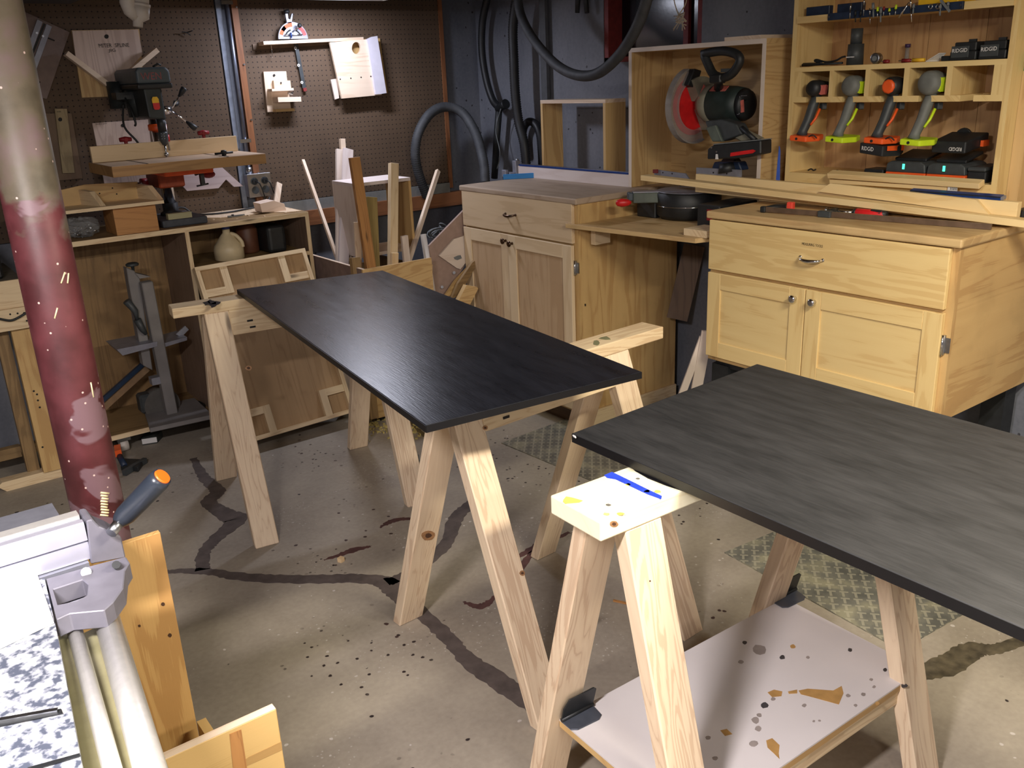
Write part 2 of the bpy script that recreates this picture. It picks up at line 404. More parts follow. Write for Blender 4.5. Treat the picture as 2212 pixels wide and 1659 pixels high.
B().box((-1.2, YP, 1.0), (1.715, YP+.006, 2.18)).done('pegboard_panel', pegmat('pegboard_left', 1.523, 1.681), wall_back)
B().box((1.835, YP, 1.035), (3.02, YP+.006, 2.18)).done('pegboard_panel', pegmat('pegboard_right', 1.825, 1.978), wall_back)
B().box((1.80, YP-.006, 1.03), (1.833, YP+.02, 2.2)).done('batten', W['trim'], wall_back)
for k in range(4):
    z = 1.2+k*.27
    B().cyl((1.826, YP-.011, z), (1.826, YP-.004, z), .005, n=8).done('nail_head', M['steel'], wall_back)
B().box((3.02, YP-.008, 1.0), (3.045, YP+.02, 2.14)).done('batten', W['trim'], wall_back)
B().box((1.9, YP-.01, .975), (3.02, YW, 1.032)).done('ledge', concrete('ledge_concrete', srgb(110, 110, 106), srgb(140, 140, 136)), wall_back)
b = B(); b.box((1.9, YP-.03, .895), (3.29, YW, .975)); struct(b.done('trim_1', W['trim'], None))
# conduit strip between the peg boards
b = B(); b.box((1.722, YP-.004, 1.0), (1.748, YP+.01, 2.2)); struct(b.done('trim_2', plain('dusty_blue_metal', srgb(134, 142, 158), .5, metal=.3, noise=.2), None))
t = thing('power_conduit', 'bluish steel conduit running down the wall to a four-gang outlet box', 'conduit', (1.77, YP, 1.13))
B().cyl((1.772, YP-.018, 1.20), (1.772, YP-.018, 2.2), .0125).done('pipe', plain('galvanised_pipe', srgb(118, 124, 140), .35, metal=.7), t)
B().cyl((1.772, YP-.018, 1.20), (1.772, YP-.018, 1.235), .017).done('connector', M['steel'], t)
for z in (1.36, 2.02):
    B().box((1.742, YP-.034, z), (1.80, YP-.030, z+.018)).done('strap', M['steel'], t)
ob = thing('outlet_box', 'grey steel outlet box with four sockets and plugged-in black cords', 'outlet', (1.79, YP-.03, 1.12))
x0, x1, z0, z1 = 1.745, 1.868, 1.085, 1.20
B().box((x0, YP-.055, z0), (x1, YP, z1)).done('box', M['alu'], ob, bev=.003)
B().box((x0-.002, YP-.058, z0-.002), (x1+.002, YP-.054, z1+.002)).done('cover_plate', M['steel'], ob, bev=.001)
for i in (0, 1):
    for j in (0, 1):
        c = V((x0+.034+i*.056, YP-.062, z0+.034+j*.046))
        B().cyl(c, c+V((0, .006, 0)), .019, n=14).done('socket', M['dgrey'], ob)
for dx, dz in ((.034, .08), (.09, .08)):
    c = V((x0+dx, YP-.075, z0+dz))
    tpath = smoothpath([c, c+V((.012, -.02, -.01)), c+V((.03, -.01, -.06)), c+V((.05+dx*.2, .02, -.14)), c+V((.045, .03, -.20))], 6)
    t2 = B().cyl(c, c+V((0, .018, 0)), .014, n=10).done('plug', M['black'], ob); B().tube(tpath, .0035, 6).done('cord', M['black'], t2)

# floor cracks filled with dark mortar, a few millimetres proud
crackmat = plain('dark_crack_filler', srgb(86, 76, 72), .8, noise=.25, scale=25, bmp=.4)
def ribbon(pxs, widths, name='crack_filler', z=.0012, mat=crackmat, jag=.007):
    P = [Zp(x, y, 0) for x, y in pxs]; S = smoothpath(P, 12); n = len(S)
    Lf, Rt = [], []
    for i, p in enumerate(S):
        d = (S[min(i+1, n-1)]-S[max(i-1, 0)]).normalized(); s = V((-d.y, d.x, 0))
        f = i/(n-1)*(len(widths)-1); k = min(int(f), len(widths)-2); w = widths[k]+(widths[k+1]-widths[k])*(f-k)
        Lf.append(p+s*(w/2+random.uniform(-1, 1)*jag*.6)); Rt.append(p-s*(w/2+random.uniform(-1, 1)*jag*.6))
    b = B(); pts = [V((q.x, q.y, z)) for q in Lf]+[V((q.x, q.y, z)) for q in Rt]
    pts += [V((q.x, q.y, -.001)) for q in Lf]+[V((q.x, q.y, -.001)) for q in Rt]
    fs = []
    for i in range(n-1):
        fs += [(i, i+1, n+i+1, n+i), (i, 2*n+i, 2*n+i+1, i+1), (n+i, n+i+1, 3*n+i+1, 3*n+i)]
    fs += [(0, n, 3*n, 2*n), (n-1, 3*n-1, 4*n-1, 2*n-1)]
    b.faces(pts, fs); return b.done(name, mat, floor)
ribbon([(418, 990), (440, 1030), (470, 1060), (452, 1085), (490, 1112), (510, 1125), (465, 1165), (440, 1195), (438, 1232)], [.03, .05, .07, .06, .10, .06, .05, .05])
ribbon([(360, 1235), (440, 1234), (520, 1246), (640, 1252), (760, 1250), (830, 1258), (880, 1300), (960, 1370), (1010, 1425), (1090, 1480), (1180, 1545)], [.02, .04, .05, .055, .06, .08, .05, .05, .07, .05])
ribbon([(835, 1258), (880, 1240), (960, 1180), (985, 1120), (1020, 1085), (1040, 1070)], [.05, .05, .05, .06, .05, .03])
ribbon([(1960, 1460), (2040, 1440), (2100, 1405), (2160, 1400), (2240, 1372)], [.05, .08, .07, .04, .03], mat=plain('wet_crack', srgb(84, 76, 60), .6, noise=.5, scale=30, bmp=.5))
ribbon([(875, 900), (910, 935), (950, 955)], [.01, .03, .02], jag=.01, mat=plain('shavings_gap', srgb(96, 84, 56), .9, noise=.5, scale=60))
for pts in ([(700, 1210), (760, 1190), (800, 1180)], [(1000, 1300), (1040, 1310), (1075, 1285)], [(1100, 1215), (1160, 1180), (1230, 1150)], [(820, 1140), (850, 1125), (890, 1120)], [(1110, 1250), (1150, 1190)]):
    ribbon(pts, [.006, .035, .012], name='stain', mat=plain('red_brown_stain', srgb(84, 54, 50), .8, noise=.3), z=.0009)
# painted / cleaner patches seen between the trestles
# diamond pattern floor mats
def matdiamond():
    m, nt, b = new_mat('diamond_tread_vinyl'); L = nt.links
    uv = N(nt, 'ShaderNodeUVMap')
    outs = []
    for ang, off in ((.785, 0), (-.785, .5)):
        mp = N(nt, 'ShaderNodeMapping'); mp.inputs['Rotation'].default_value = (0, 0, ang); mp.inputs['Scale'].default_value = (26, 26, 1); mp.inputs['Location'].default_value = (off, off, 0); L.new(uv.outputs[0], mp.inputs[0])
        sp = N(nt, 'ShaderNodeSeparateXYZ'); L.new(mp.outputs[0], sp.inputs[0])
        def w(sock, k, ph):
            f = N(nt, 'ShaderNodeMath', operation='FRACT'); L.new(sock, f.inputs[0])
            s = N(nt, 'ShaderNodeMath', operation='SUBTRACT'); s.inputs[1].default_value = .5; L.new(f.outputs[0], s.inputs[0])
            a = N(nt, 'ShaderNodeMath', operation='ABSOLUTE'); L.new(s.outputs[0], a.inputs[0])
            l = N(nt, 'ShaderNodeMath', operation='LESS_THAN'); l.inputs[1].default_value = k; L.new(a.outputs[0], l.inputs[0]); return l.outputs[0]
        mu = N(nt, 'ShaderNodeMath', operation='MULTIPLY'); L.new(w(sp.outputs[0], .36, 0), mu.inputs[0]); L.new(w(sp.outputs[1], .11, 0), mu.inputs[1]); outs.append(mu.outputs[0])
    mxm = N(nt, 'ShaderNodeMath', operation='MAXIMUM'); L.new(outs[0], mxm.inputs[0]); L.new(outs[1], mxm.inputs[1])
    n = N(nt, 'ShaderNodeTexNoise', i_Scale=9.0, i_Detail=5.0); L.new(uv.outputs[0], n.inputs['Vector'])
    r = ramp(nt, [(.35, srgb(96, 96, 90)), (.5, srgb(118, 117, 108)), (.64, srgb(152, 148, 126))], n.outputs[0])
    mx = N(nt, 'ShaderNodeMixRGB'); L.new(mxm.outputs[0], mx.inputs[0]); L.new(r.outputs[0], mx.inputs[1]); mx.inputs[2].default_value = (*srgb(188, 182, 160), 1)
    fm = N(nt, 'ShaderNodeMath', operation='MULTIPLY'); fm.inputs[1].default_value = .45; L.new(mxm.outputs[0], fm.inputs[0]); L.new(fm.outputs[0], mx.inputs[0])
    L.new(mx.outputs[0], b.inputs['Base Color']); b.inputs['Roughness'].default_value = .42
    bump(nt, b, mxm.outputs[0], .8, .003); return m
MD = matdiamond()
def floormat(a, u, w, h, label):
    a = V((a.x, a.y, 0)); u = V(u).normalized(); v = V((-u.y, u.x, 0))
    o = B().prism([a, a+u*w, a+u*w-v*h, a-v*h], (0, 0, .004)).done('floor_mat', MD, grain=u)
    return tag(o, label, 'mat', 'diamond-tread mats on the floor')
a1 = Zp(1083, 958, 0); floormat(a1, V((1, .06, 0)), .80, .62, 'grey diamond-tread mat on the floor under the long black tabletop')
a2 = Zp(1565, 1195, 0); floormat(a2, V((1, -.08, 0)), .85, .70, 'grey diamond-tread mat on the floor behind the trestle with the white shelf')

# ------------------------------------------------------------------ sawhorses
def sawhorse(c, th, zt, bw, bt, L0, L1, S0, S1, hf, label, woodm, beamm, apron=True, marks=None, legw=.089):
    c = V((c[0], c[1], 0)); d = V((math.cos(th), math.sin(th), 0)); n = V((-d.y, d.x, 0))
    t = thing('sawhorse', label, 'sawhorse', c, 'wooden sawhorses carrying the black tabletops')
    z1 = zt-bt
    beam = B().obox(c+d*(L0+L1)/2+V((0, 0, zt-bt/2)), d*(L1-L0)/2, n*bw/2, V((0, 0, bt/2))).done('beam', beamm, t, bev=.003, seg=2, grain=d)
    ho = bw/2-.002; tt = .038/math.cos(math.atan((hf-ho)/z1))
    for sx in (S0, S1-legw):
        for sg in (-1, 1):
            q = [(ho*sg, z1), ((ho-tt)*sg, z1), ((hf-tt)*sg, 0), (hf*sg, 0)]
            pts = [c+d*sx+n*a+V((0, 0, z)) for a, z in q]
            B().prism(pts, d*legw).done('leg', woodm, t, bev=.003, grain=(pts[0]-pts[3]))
    if apron:
        for sg in (-1, 1):
            za, zb = z1, z1-.089; f = lambda z: ho+(hf-ho)*(z1-z)/z1
            i0, i1 = S0+legw, S1-legw
            q = [(f(za), za), (f(za)-.036, za), (f(zb)-.036, zb), (f(zb), zb)]
            ap = B().prism([c+d*i0+n*(a*sg)+V((0, 0, z)) for a, z in q], d*(i1-i0)).done('apron', beamm, t, bev=.002, grain=d)
            for k in (.05, .075):
                zz = z1-k*.95; p = c+d*(i0+.06+k*.2)+n*(sg*(f(zz)+.0005))+V((0, 0, zz))
                B().obox(p, d*.011, n*.0006, V((0, 0, .0045))).done('pocket_hole', M['ink'], ap)
    return t, c, d, n
A_, ca, da, na = sawhorse((1.362, 3.285), math.radians(-8.3), .872, .089, .038, -.46, .38, -.35, .35, .375,
    'sawhorse of pale studs under the far end of the long black tabletop', W['stud'], W['pine'])
B_, cb, db, nb = sawhorse((1.470, 1.885), math.radians(3), .872, .089, .038, -.45, .49, -.335, .335, .352,
    'sawhorse of pale studs under the near end of the long black tabletop', W['stud'], W['pine'])
C_, cc, dc, nc = sawhorse((1.40, 1.088), math.radians(-1.6), .885, .142, .038, -.465, .39, -.405, .405, .288,
    'sawhorse with a white shelf between its legs beside the near black tabletop', W['stud'], wood('cream_plank', srgb(246, 240, 212), srgb(222, 204, 150), bands=.4, knots=.6), apron=False)
# paint marks on the beams
def mark(parent, mat, px, z, name='paint_mark', pl=None, depth=.0008):
    P = [Zp(x, y, z) for x, y in px]; return blob(name, mat, parent, P, (0, 0, 1), depth)
def splat(cx, cy, r, k=9, asp=.6, jit=.35):
    return [(cx+r*(1+random.uniform(-jit, jit))*math.cos(2*math.pi*i/k), cy+asp*r*(1+random.uniform(-jit, jit))*math.sin(2*math.pi*i/k)) for i in range(k)]
for x, y, r in ((448, 655, 8), (460, 660, 8), (470, 654, 7), (458, 653, 9)): mark(A_, M['blackpaint'], splat(x, y, r, asp=.55, jit=.5), .872)
mark(B_, plain('dull_green_stain', srgb(120, 118, 84), .7), splat(1288, 741, 9), .872); mark(B_, MATS['dull_green_stain'], splat(1308, 731, 12, asp=.3), .872)
zc = .885; bp = plain('blue_paint', srgb(40, 66, 190), .5); yp = plain('ochre_stain', srgb(226, 200, 90), .6); kn = plain('grey_knot', srgb(96, 92, 88), .7)
mark(C_, bp, [(1305, 1027), (1322, 1020), (1335, 1026), (1368, 1042), (1400, 1058), (1430, 1072), (1428, 1079), (1398, 1068), (1360, 1050), (1330, 1036), (1312, 1033)], zc)
for x, y, r, m_ in ((1357, 1047, 6, yp), (1420, 1062, 8, yp), (1232, 1082, 20, yp), (1340, 1110, 8, yp), (1314, 1091, 6, kn), (1378, 1034, 4, kn), (1310, 1111, 8, plain('tan_knot', srgb(186, 160, 110), .7)), (1398, 1062, 7, plain('mauve_smear', srgb(120, 106, 124), .6))):
    mark(C_, m_, splat(x, y, r, asp=.4), zc)
mark(C_, M['blackpaint'], [(1362, 1008), (1385, 1012), (1410, 1028), (1450, 1045), (1480, 1056), (1478, 1062), (1440, 1050), (1400, 1034), (1372, 1018)], zc)
def knot(par, c, n, hs, hf, zt_, bt_, px, inner=0, sg=-1, ring=True):
    z1 = zt_-bt_; p0 = c+n*(sg*(hf-inner))+V((0, 0, 0)); p1 = c+n*(sg*(hs-inner))+V((0, 0, z1)); dd_ = V((-n.y, n.x, 0)); nn = (p1-p0).cross(dd_).normalized()
    if nn.dot(V((0, 0, EYE))-p0) < 0: nn = -nn
    def on(x, y): r_ = ray(x, y); t = (p0-V((0, 0, EYE))).dot(nn)/r_.dot(nn); return V((0, 0, EYE))+r_*t
    x, y, r, asp = px
    if ring: blob('knot', wood('knot_ring', srgb(176, 132, 92), srgb(120, 84, 56)), par, [on(a, b2) for a, b2 in splat(x, y, r, k=12, asp=asp, jit=.1)], nn, .0004)
    blob('knot', plain('knot_core', srgb(84, 56, 38), .7), par, [on(a, b2) for a, b2 in splat(x, y, r*.5, k=9, asp=asp, jit=.15)], nn, .0007)
knot(A_, ca, na, .0425, .375, .872, .038, (537, 795, 7, .8)); knot(B_, cb, nb, .0425, .352, .872, .038, (1048, 924, 6, .9)); knot(B_, cb, nb, .0425, .352, .872, .038, (1128, 1238, 6, 1)); knot(B_, cb, nb, .0425, .352, .872, .038, (925, 1157, 15, .7), inner=.041, sg=1)
knot(C_, cc, nc, .071, .071, .885, 0, (1326, 1132, 9, .8)); knot(C_, cc, nc, .069, .288, .885, .038, (1404, 1255, 3, 1.4), ring=False)
# knots on the legs are part of the wood; the rubber-lipped folding brackets hold the shelf
shelfz = .262
def Cpt(a, b2, z): return cc+dc*a+nc*b2+V((0, 0, z))
white_lam = plain('white_laminate', srgb(214, 208, 208), .35, noise=.04, scale=6)
s_ = B().prism([Cpt(-.375, -.212, shelfz), Cpt(.40, -.212, shelfz), Cpt(.40, .182, shelfz), Cpt(-.375, .182, shelfz)], (0, 0, -.004)).done('shelf', white_lam, C_, grain=dc, label='white laminate shelf spotted with stain drips')
B().prism([Cpt(-.375, -.212, shelfz-.004), Cpt(.40, -.212, shelfz-.004), Cpt(.40, .182, shelfz-.004), Cpt(-.375, .182, shelfz-.004)], (0, 0, -.016)).done('shelf_core', W['birch'], s_, grain=dc)
B().prism([Cpt(-.34, -.208, shelfz-.02), Cpt(.32, -.208, shelfz-.02), Cpt(.32, -.17, shelfz-.02), Cpt(-.34, -.17, shelfz-.02)], (0, 0, -.038)).done('shelf_rail', W['pine'], C_, grain=dc)
tan = plain('amber_stain', srgb(178, 138, 84), .3, noise=.2); gs = plain('grey_drip', srgb(150, 140, 136), .5); ds = plain('dark_drip', srgb(62, 60, 64), .5)
for args in (([(1658, 1496), (1672, 1490), (1690, 1494), (1688, 1504), (1668, 1506)], tan), ([(1725, 1492), (1745, 1488), (1800, 1492), (1818, 1482), (1822, 1498), (1812, 1522), (1790, 1516), (1750, 1505), (1730, 1500)], tan),
             ([(1655, 1600), (1668, 1595), (1684, 1610), (1682, 1628), (1684, 1640), (1672, 1628), (1658, 1615)], tan), ([(1556, 1578), (1570, 1575), (1582, 1586), (1566, 1590)], tan), ([(1702, 1494), (1722, 1490), (1722, 1498), (1704, 1499)], tan)):
    P = [Zp(x, y, shelfz) for x, y in args[0]]; blob('stain', args[1], s_, P, (0, 0, 1), .0006)
for x, y, r, m_ in ((1652, 1524, 8, ds), (1953, 1481, 7, ds), (1836, 1404, 5, ds), (1912, 1447, 5, ds), (1690, 1420, 6, ds), (1609, 1388, 5, ds), (1713, 1397, 6, tan), (1640, 1404, 14, gs), (1632, 1556, 9, gs), (1638, 1574, 8, gs), (1628, 1607, 9, gs), (1640, 1545, 6, gs),
                    (1745, 1420, 4, gs), (1888, 1484, 4, gs), (1848, 1524, 4, gs), (1865, 1500, 5, gs), (1832, 1503, 5, gs), (1895, 1520, 5, tan), (1530, 1594, 6, gs), (1545, 1638, 6, gs), (1737, 1524, 5, gs), (1600, 1430, 6, gs), (1670, 1510, 5, gs), (1882, 1468, 4, gs), (1770, 1557, 3, gs), (1758, 1558, 3, gs)):
    P = [Zp(a, b2, shelfz) for a, b2 in splat(x, y, r, asp=.75, jit=.2)]; blob('stain', m_, s_, P, (0, 0, 1), .0006)
def bracket(px):
    """black hinge: one leaf on the shelf, one up the leg"""
    br = M['black']; o = None
    P = [Zp(x, y, shelfz+.001)-nc*.010 for x, y in px]           # hinge line left, hinge line right, outer right, outer left
    h = thing  # noqa
    hb = B(); hb.prism([P[0], P[1], lerp(P[1], P[2], .8), lerp(P[2], P[3], .15), lerp(P[2], P[3], .85), lerp(P[0], P[3], .8)], (0, 0, .003)); hinge = hb.done('hinge', plain('grey_black_hinge', srgb(78, 82, 92), .4, metal=.3), C_, bev=.001)
    B().cyl(P[0]+V((0, 0, .006)), P[1]+V((0, 0, .006)), .005, n=10).done('hinge_pin', br, hinge)
    up = V((0, 0, 1))*.060-nc*.016
    a, b2 = P[0]+V((0, 0, .004)), P[1]+V((0, 0, .004)); e = (b2-a)
    B().prism([a, b2, b2+up*.85, b2+up-e*.1, a+up+e*.14, a+up*.6], nc*.004).done('hinge_leaf', br, hinge, bev=.001)
bracket([(1207, 1556), (1275, 1520), (1298, 1545), (1232, 1577)])
bracket([(1662, 1298), (1713, 1272), (1738, 1290), (1688, 1313)])
# rubber feet are absent; small dowel plug on the second trestle leg
B().cyl((1.35, 1.655, .235), (1.385, 1.655, .235), .008, n=10).done('dowel_peg', W['pale'], B_)

# ------------------------------------------------------------------ black tabletops
def blacktop(name, gloss, lo, hi):
    m, nt, b = new_mat(name); L = nt.links
    uv = N(nt, 'ShaderNodeUVMap'); mp = N(nt, 'ShaderNodeMapping'); mp.inputs['Scale'].default_value = (5, 22, 1); L.new(uv.outputs[0], mp.inputs[0])
    n1 = N(nt, 'ShaderNodeTexNoise', i_Scale=1.0, i_Detail=7.0, i_Roughness=.65); L.new(mp.outputs[0], n1.inputs['Vector'])
    m2 = N(nt, 'ShaderNodeMapping'); m2.inputs['Scale'].default_value = (18, 260, 1); L.new(uv.outputs[0], m2.inputs[0])
    n2 = N(nt, 'ShaderNodeTexNoise', i_Scale=1.0, i_Detail=3.0); L.new(m2.outputs[0], n2.inputs['Vector'])
    a = N(nt, 'ShaderNodeMath', operation='MULTIPLY_ADD'); a.inputs[1].default_value = .35; L.new(n2.outputs[0], a.inputs[0]); L.new(n1.outputs[0], a.inputs[2])
    r = ramp(nt, [(.48, lo), (.85, hi)], a.outputs[0]); L.new(r.outputs[0], b.inputs['Base Color'])
    rr = ramp(nt, [(.35, (gloss-.02,)*3), (.7, (gloss+.03,)*3)], n1.outputs[0]); L.new(rr.outputs[0], b.inputs['Roughness'])
    b.inputs['Specular IOR Level'].default_value = .5
    bump(nt, b, n2.outputs[0], .35, .0008); return m
bt1 = blacktop('fresh_black_stain', .29, srgb(14, 15, 20), srgb(28, 30, 38))
bt2 = blacktop('drying_black_stain', .52, srgb(27, 28, 30), srgb(45, 45, 47))
zt = .892
c4 = [Zp(x, y, zt) for x, y in ((512, 625), (826, 584), (1386, 803), (920, 919))]
o = B().prism(c4, (0, 0, -.0185)).done('tabletop', bt1, bev=.0015, grain=c4[0]-c4[3])
EDG = plain('black_edge', srgb(13, 13, 17), .45, noise=.1)
for i in range(4):
    e_ = (c4[(i+1) % 4]-c4[i]).normalized(); nn_ = V((e_.y, -e_.x, 0)); cm = sum(c4, V((0, 0, 0)))/4; nn_ = nn_ if nn_.dot(c4[i]-cm) > 0 else -nn_
    B().prism([c4[i]-V((0, 0, .001)), c4[(i+1) % 4]-V((0, 0, .001)), c4[(i+1) % 4]-V((0, 0, .018)), c4[i]-V((0, 0, .018))], nn_*.0012).done('edge_band', EDG, o)
tag(o, 'long glossy black-stained tabletop lying across two sawhorses', 'tabletop', 'black-stained tabletops')
zt2 = .906
pA, pB = Zp(1236, 936, zt2), Zp(1636, 786, zt2); pl = Zp(2212, 1357, zt2); dl = (pl-pA).normalized()
o = B().prism([pA, pB, pB+dl*1.72, pA+dl*1.72], (0, 0, -.020)).done('tabletop', bt2, bev=.0015, grain=dl)
c5 = [pA, pB, pB+dl*1.72, pA+dl*1.72]
for i in range(4):
    e_ = (c5[(i+1) % 4]-c5[i]).normalized(); nn_ = V((e_.y, -e_.x, 0)); cm = sum(c5, V((0, 0, 0)))/4; nn_ = nn_ if nn_.dot(c5[i]-cm) > 0 else -nn_
    B().prism([c5[i]-V((0, 0, .001)), c5[(i+1) % 4]-V((0, 0, .001)), c5[(i+1) % 4]-V((0, 0, .0195)), c5[i]-V((0, 0, .0195))], nn_*.0012).done('edge_band', EDG, o)
tag(o, 'near duller black-stained tabletop running off the right edge', 'tabletop', 'black-stained tabletops')
nick = blob('paint_mark', M['wpaint'], o, [Xp(x, y, Zp(1241, 945, zt2).x+.004)-V((.004, 0, 0)) for x, y in ((1241, 938), (1247, 941), (1248, 945), (1243, 942))], (-1, 0, 0), .002)

# ------------------------------------------------------------------ lally column
def postmat():
    m, nt, b = new_mat('flaking_red_paint'); L = nt.links
    geo = N(nt, 'ShaderNodeNewGeometry'); sp = N(nt, 'ShaderNodeSeparateXYZ'); L.new(geo.outputs['Position'], sp.inputs[0])
    n1 = N(nt, 'ShaderNodeTexNoise', i_Scale=6.0, i_Detail=5.0, i_Distortion=.4); L.new(geo.outputs['Position'], n1.inputs['Vector'])
    # bare primer above, red below with a ragged line, ragged again low down
    a = N(nt, 'ShaderNodeMath', operation='MULTIPLY_ADD'); a.inputs[1].default_value = .9; L.new(n1.outputs[0], a.inputs[0]); L.new(sp.outputs[2], a.inputs[2])
    hi_ = ramp(nt, [(0, (0,)*3), (1, (1,)*3)], a.outputs[0]); hi_.color_ramp.interpolation = 'LINEAR'
    mr = N(nt, 'ShaderNodeMapRange'); mr.inputs['From Min'].default_value = 1.84; mr.inputs['From Max'].default_value = 1.90; L.new(a.outputs[0], mr.inputs['Value'])
    n2 = N(nt, 'ShaderNodeTexNoise', i_Scale=14.0, i_Detail=6.0); L.new(geo.outputs['Position'], n2.inputs['Vector'])
    red = ramp(nt, [(.35, srgb(70, 28, 30)), (.65, srgb(100, 48, 52))], n2.outputs[0])
    prim = ramp(nt, [(.35, srgb(80, 72, 58)), (.5, srgb(100, 90, 74)), (.7, srgb(112, 92, 92))], n2.outputs[0])
    mx = N(nt, 'ShaderNodeMixRGB'); L.new(mr.outputs[0], mx.inputs[0]); L.new(red.outputs[0], mx.inputs[1]); L.new(prim.outputs[0], mx.inputs[2])
    n3 = N(nt, 'ShaderNodeTexNoise', i_Scale=5.0, i_Detail=4.0, i_Distortion=1.0); L.new(geo.outputs['Position'], n3.inputs['Vector'])
    b2 = N(nt, 'ShaderNodeMath', operation='SUBTRACT'); L.new(n3.outputs[0], b2.inputs[0])
    zz = N(nt, 'ShaderNodeMath', operation='MULTIPLY'); zz.inputs[1].default_value = .35; L.new(sp.outputs[2], zz.inputs[0]); L.new(zz.outputs[0], b2.inputs[1])
    low = ramp(nt, [(.17, (0,)*3), (.19, (1,)*3)], b2.outputs[0])
    mx2 = N(nt, 'ShaderNodeMixRGB'); L.new(low.outputs[0], mx2.inputs[0]); L.new(mx.outputs[0], mx2.inputs[1]); mx2.inputs[2].default_value = (*srgb(118, 90, 96), 1)
    vo = N(nt, 'ShaderNodeTexVoronoi', i_Scale=42.0); L.new(geo.outputs['Position'], vo.inputs['Vector'])
    k = ramp(nt, [(.07, (1,)*3), (.10, (0,)*3)], vo.outputs['Distance'])
    mx3 = N(nt, 'ShaderNodeMixRGB'); L.new(k.outputs[0], mx3.inputs[0]); L.new(mx2.outputs[0], mx3.inputs[1]); mx3.inputs[2].default_value = (*srgb(214, 186, 176), 1)
    L.new(mx3.outputs[0], b.inputs['Base Color']); b.inputs['Roughness'].default_value = .5; bump(nt, b, n2.outputs[0], .4, .003); return m
py = 1.85; pc = V((.1575*py, py, 0))
post = thing('steel_post', 'round steel post with flaking red paint beside the table saw', 'post', pc)
B().cyl(pc, pc+V((0, 0, CEIL)), .0505, n=40).done('column', postmat(), post)
B().box((pc.x-.08, pc.y-.08, 0), (pc.x+.08, pc.y+.08, .012)).done('base_plate', M['rust'], post)
def onpost(px, py_, r=.0507):
    d = ray(px, py_); o0 = V((0, 0, EYE)); a = d.x**2+d.y**2; b_ = -2*(d.x*pc.x+d.y*pc.y); c_ = pc.x**2+pc.y**2-r*r
    s = max(b_*b_-4*a*c_, 0); t = (-b_-math.sqrt(s))/(2*a); return o0+d*t
def postmark(px, mat, w=.004):
    P = [onpost(*p) for p in px]; B().tube(P, w, 5).done('paint_mark', mat, post)
cream = plain('cream_paint', srgb(226, 214, 168), .6)
for y in range(1064, 1118, 6): postmark([(218+random.uniform(-2, 2), y), (226, y+1), (234+random.uniform(-3, 2), y+2)], cream, .0022)
for px in ([(140, 588), (132, 612)], [(148, 590), (146, 612)], [(124, 665), (118, 688)], [(196, 826), (202, 858)]): postmark(px, cream, .0016)
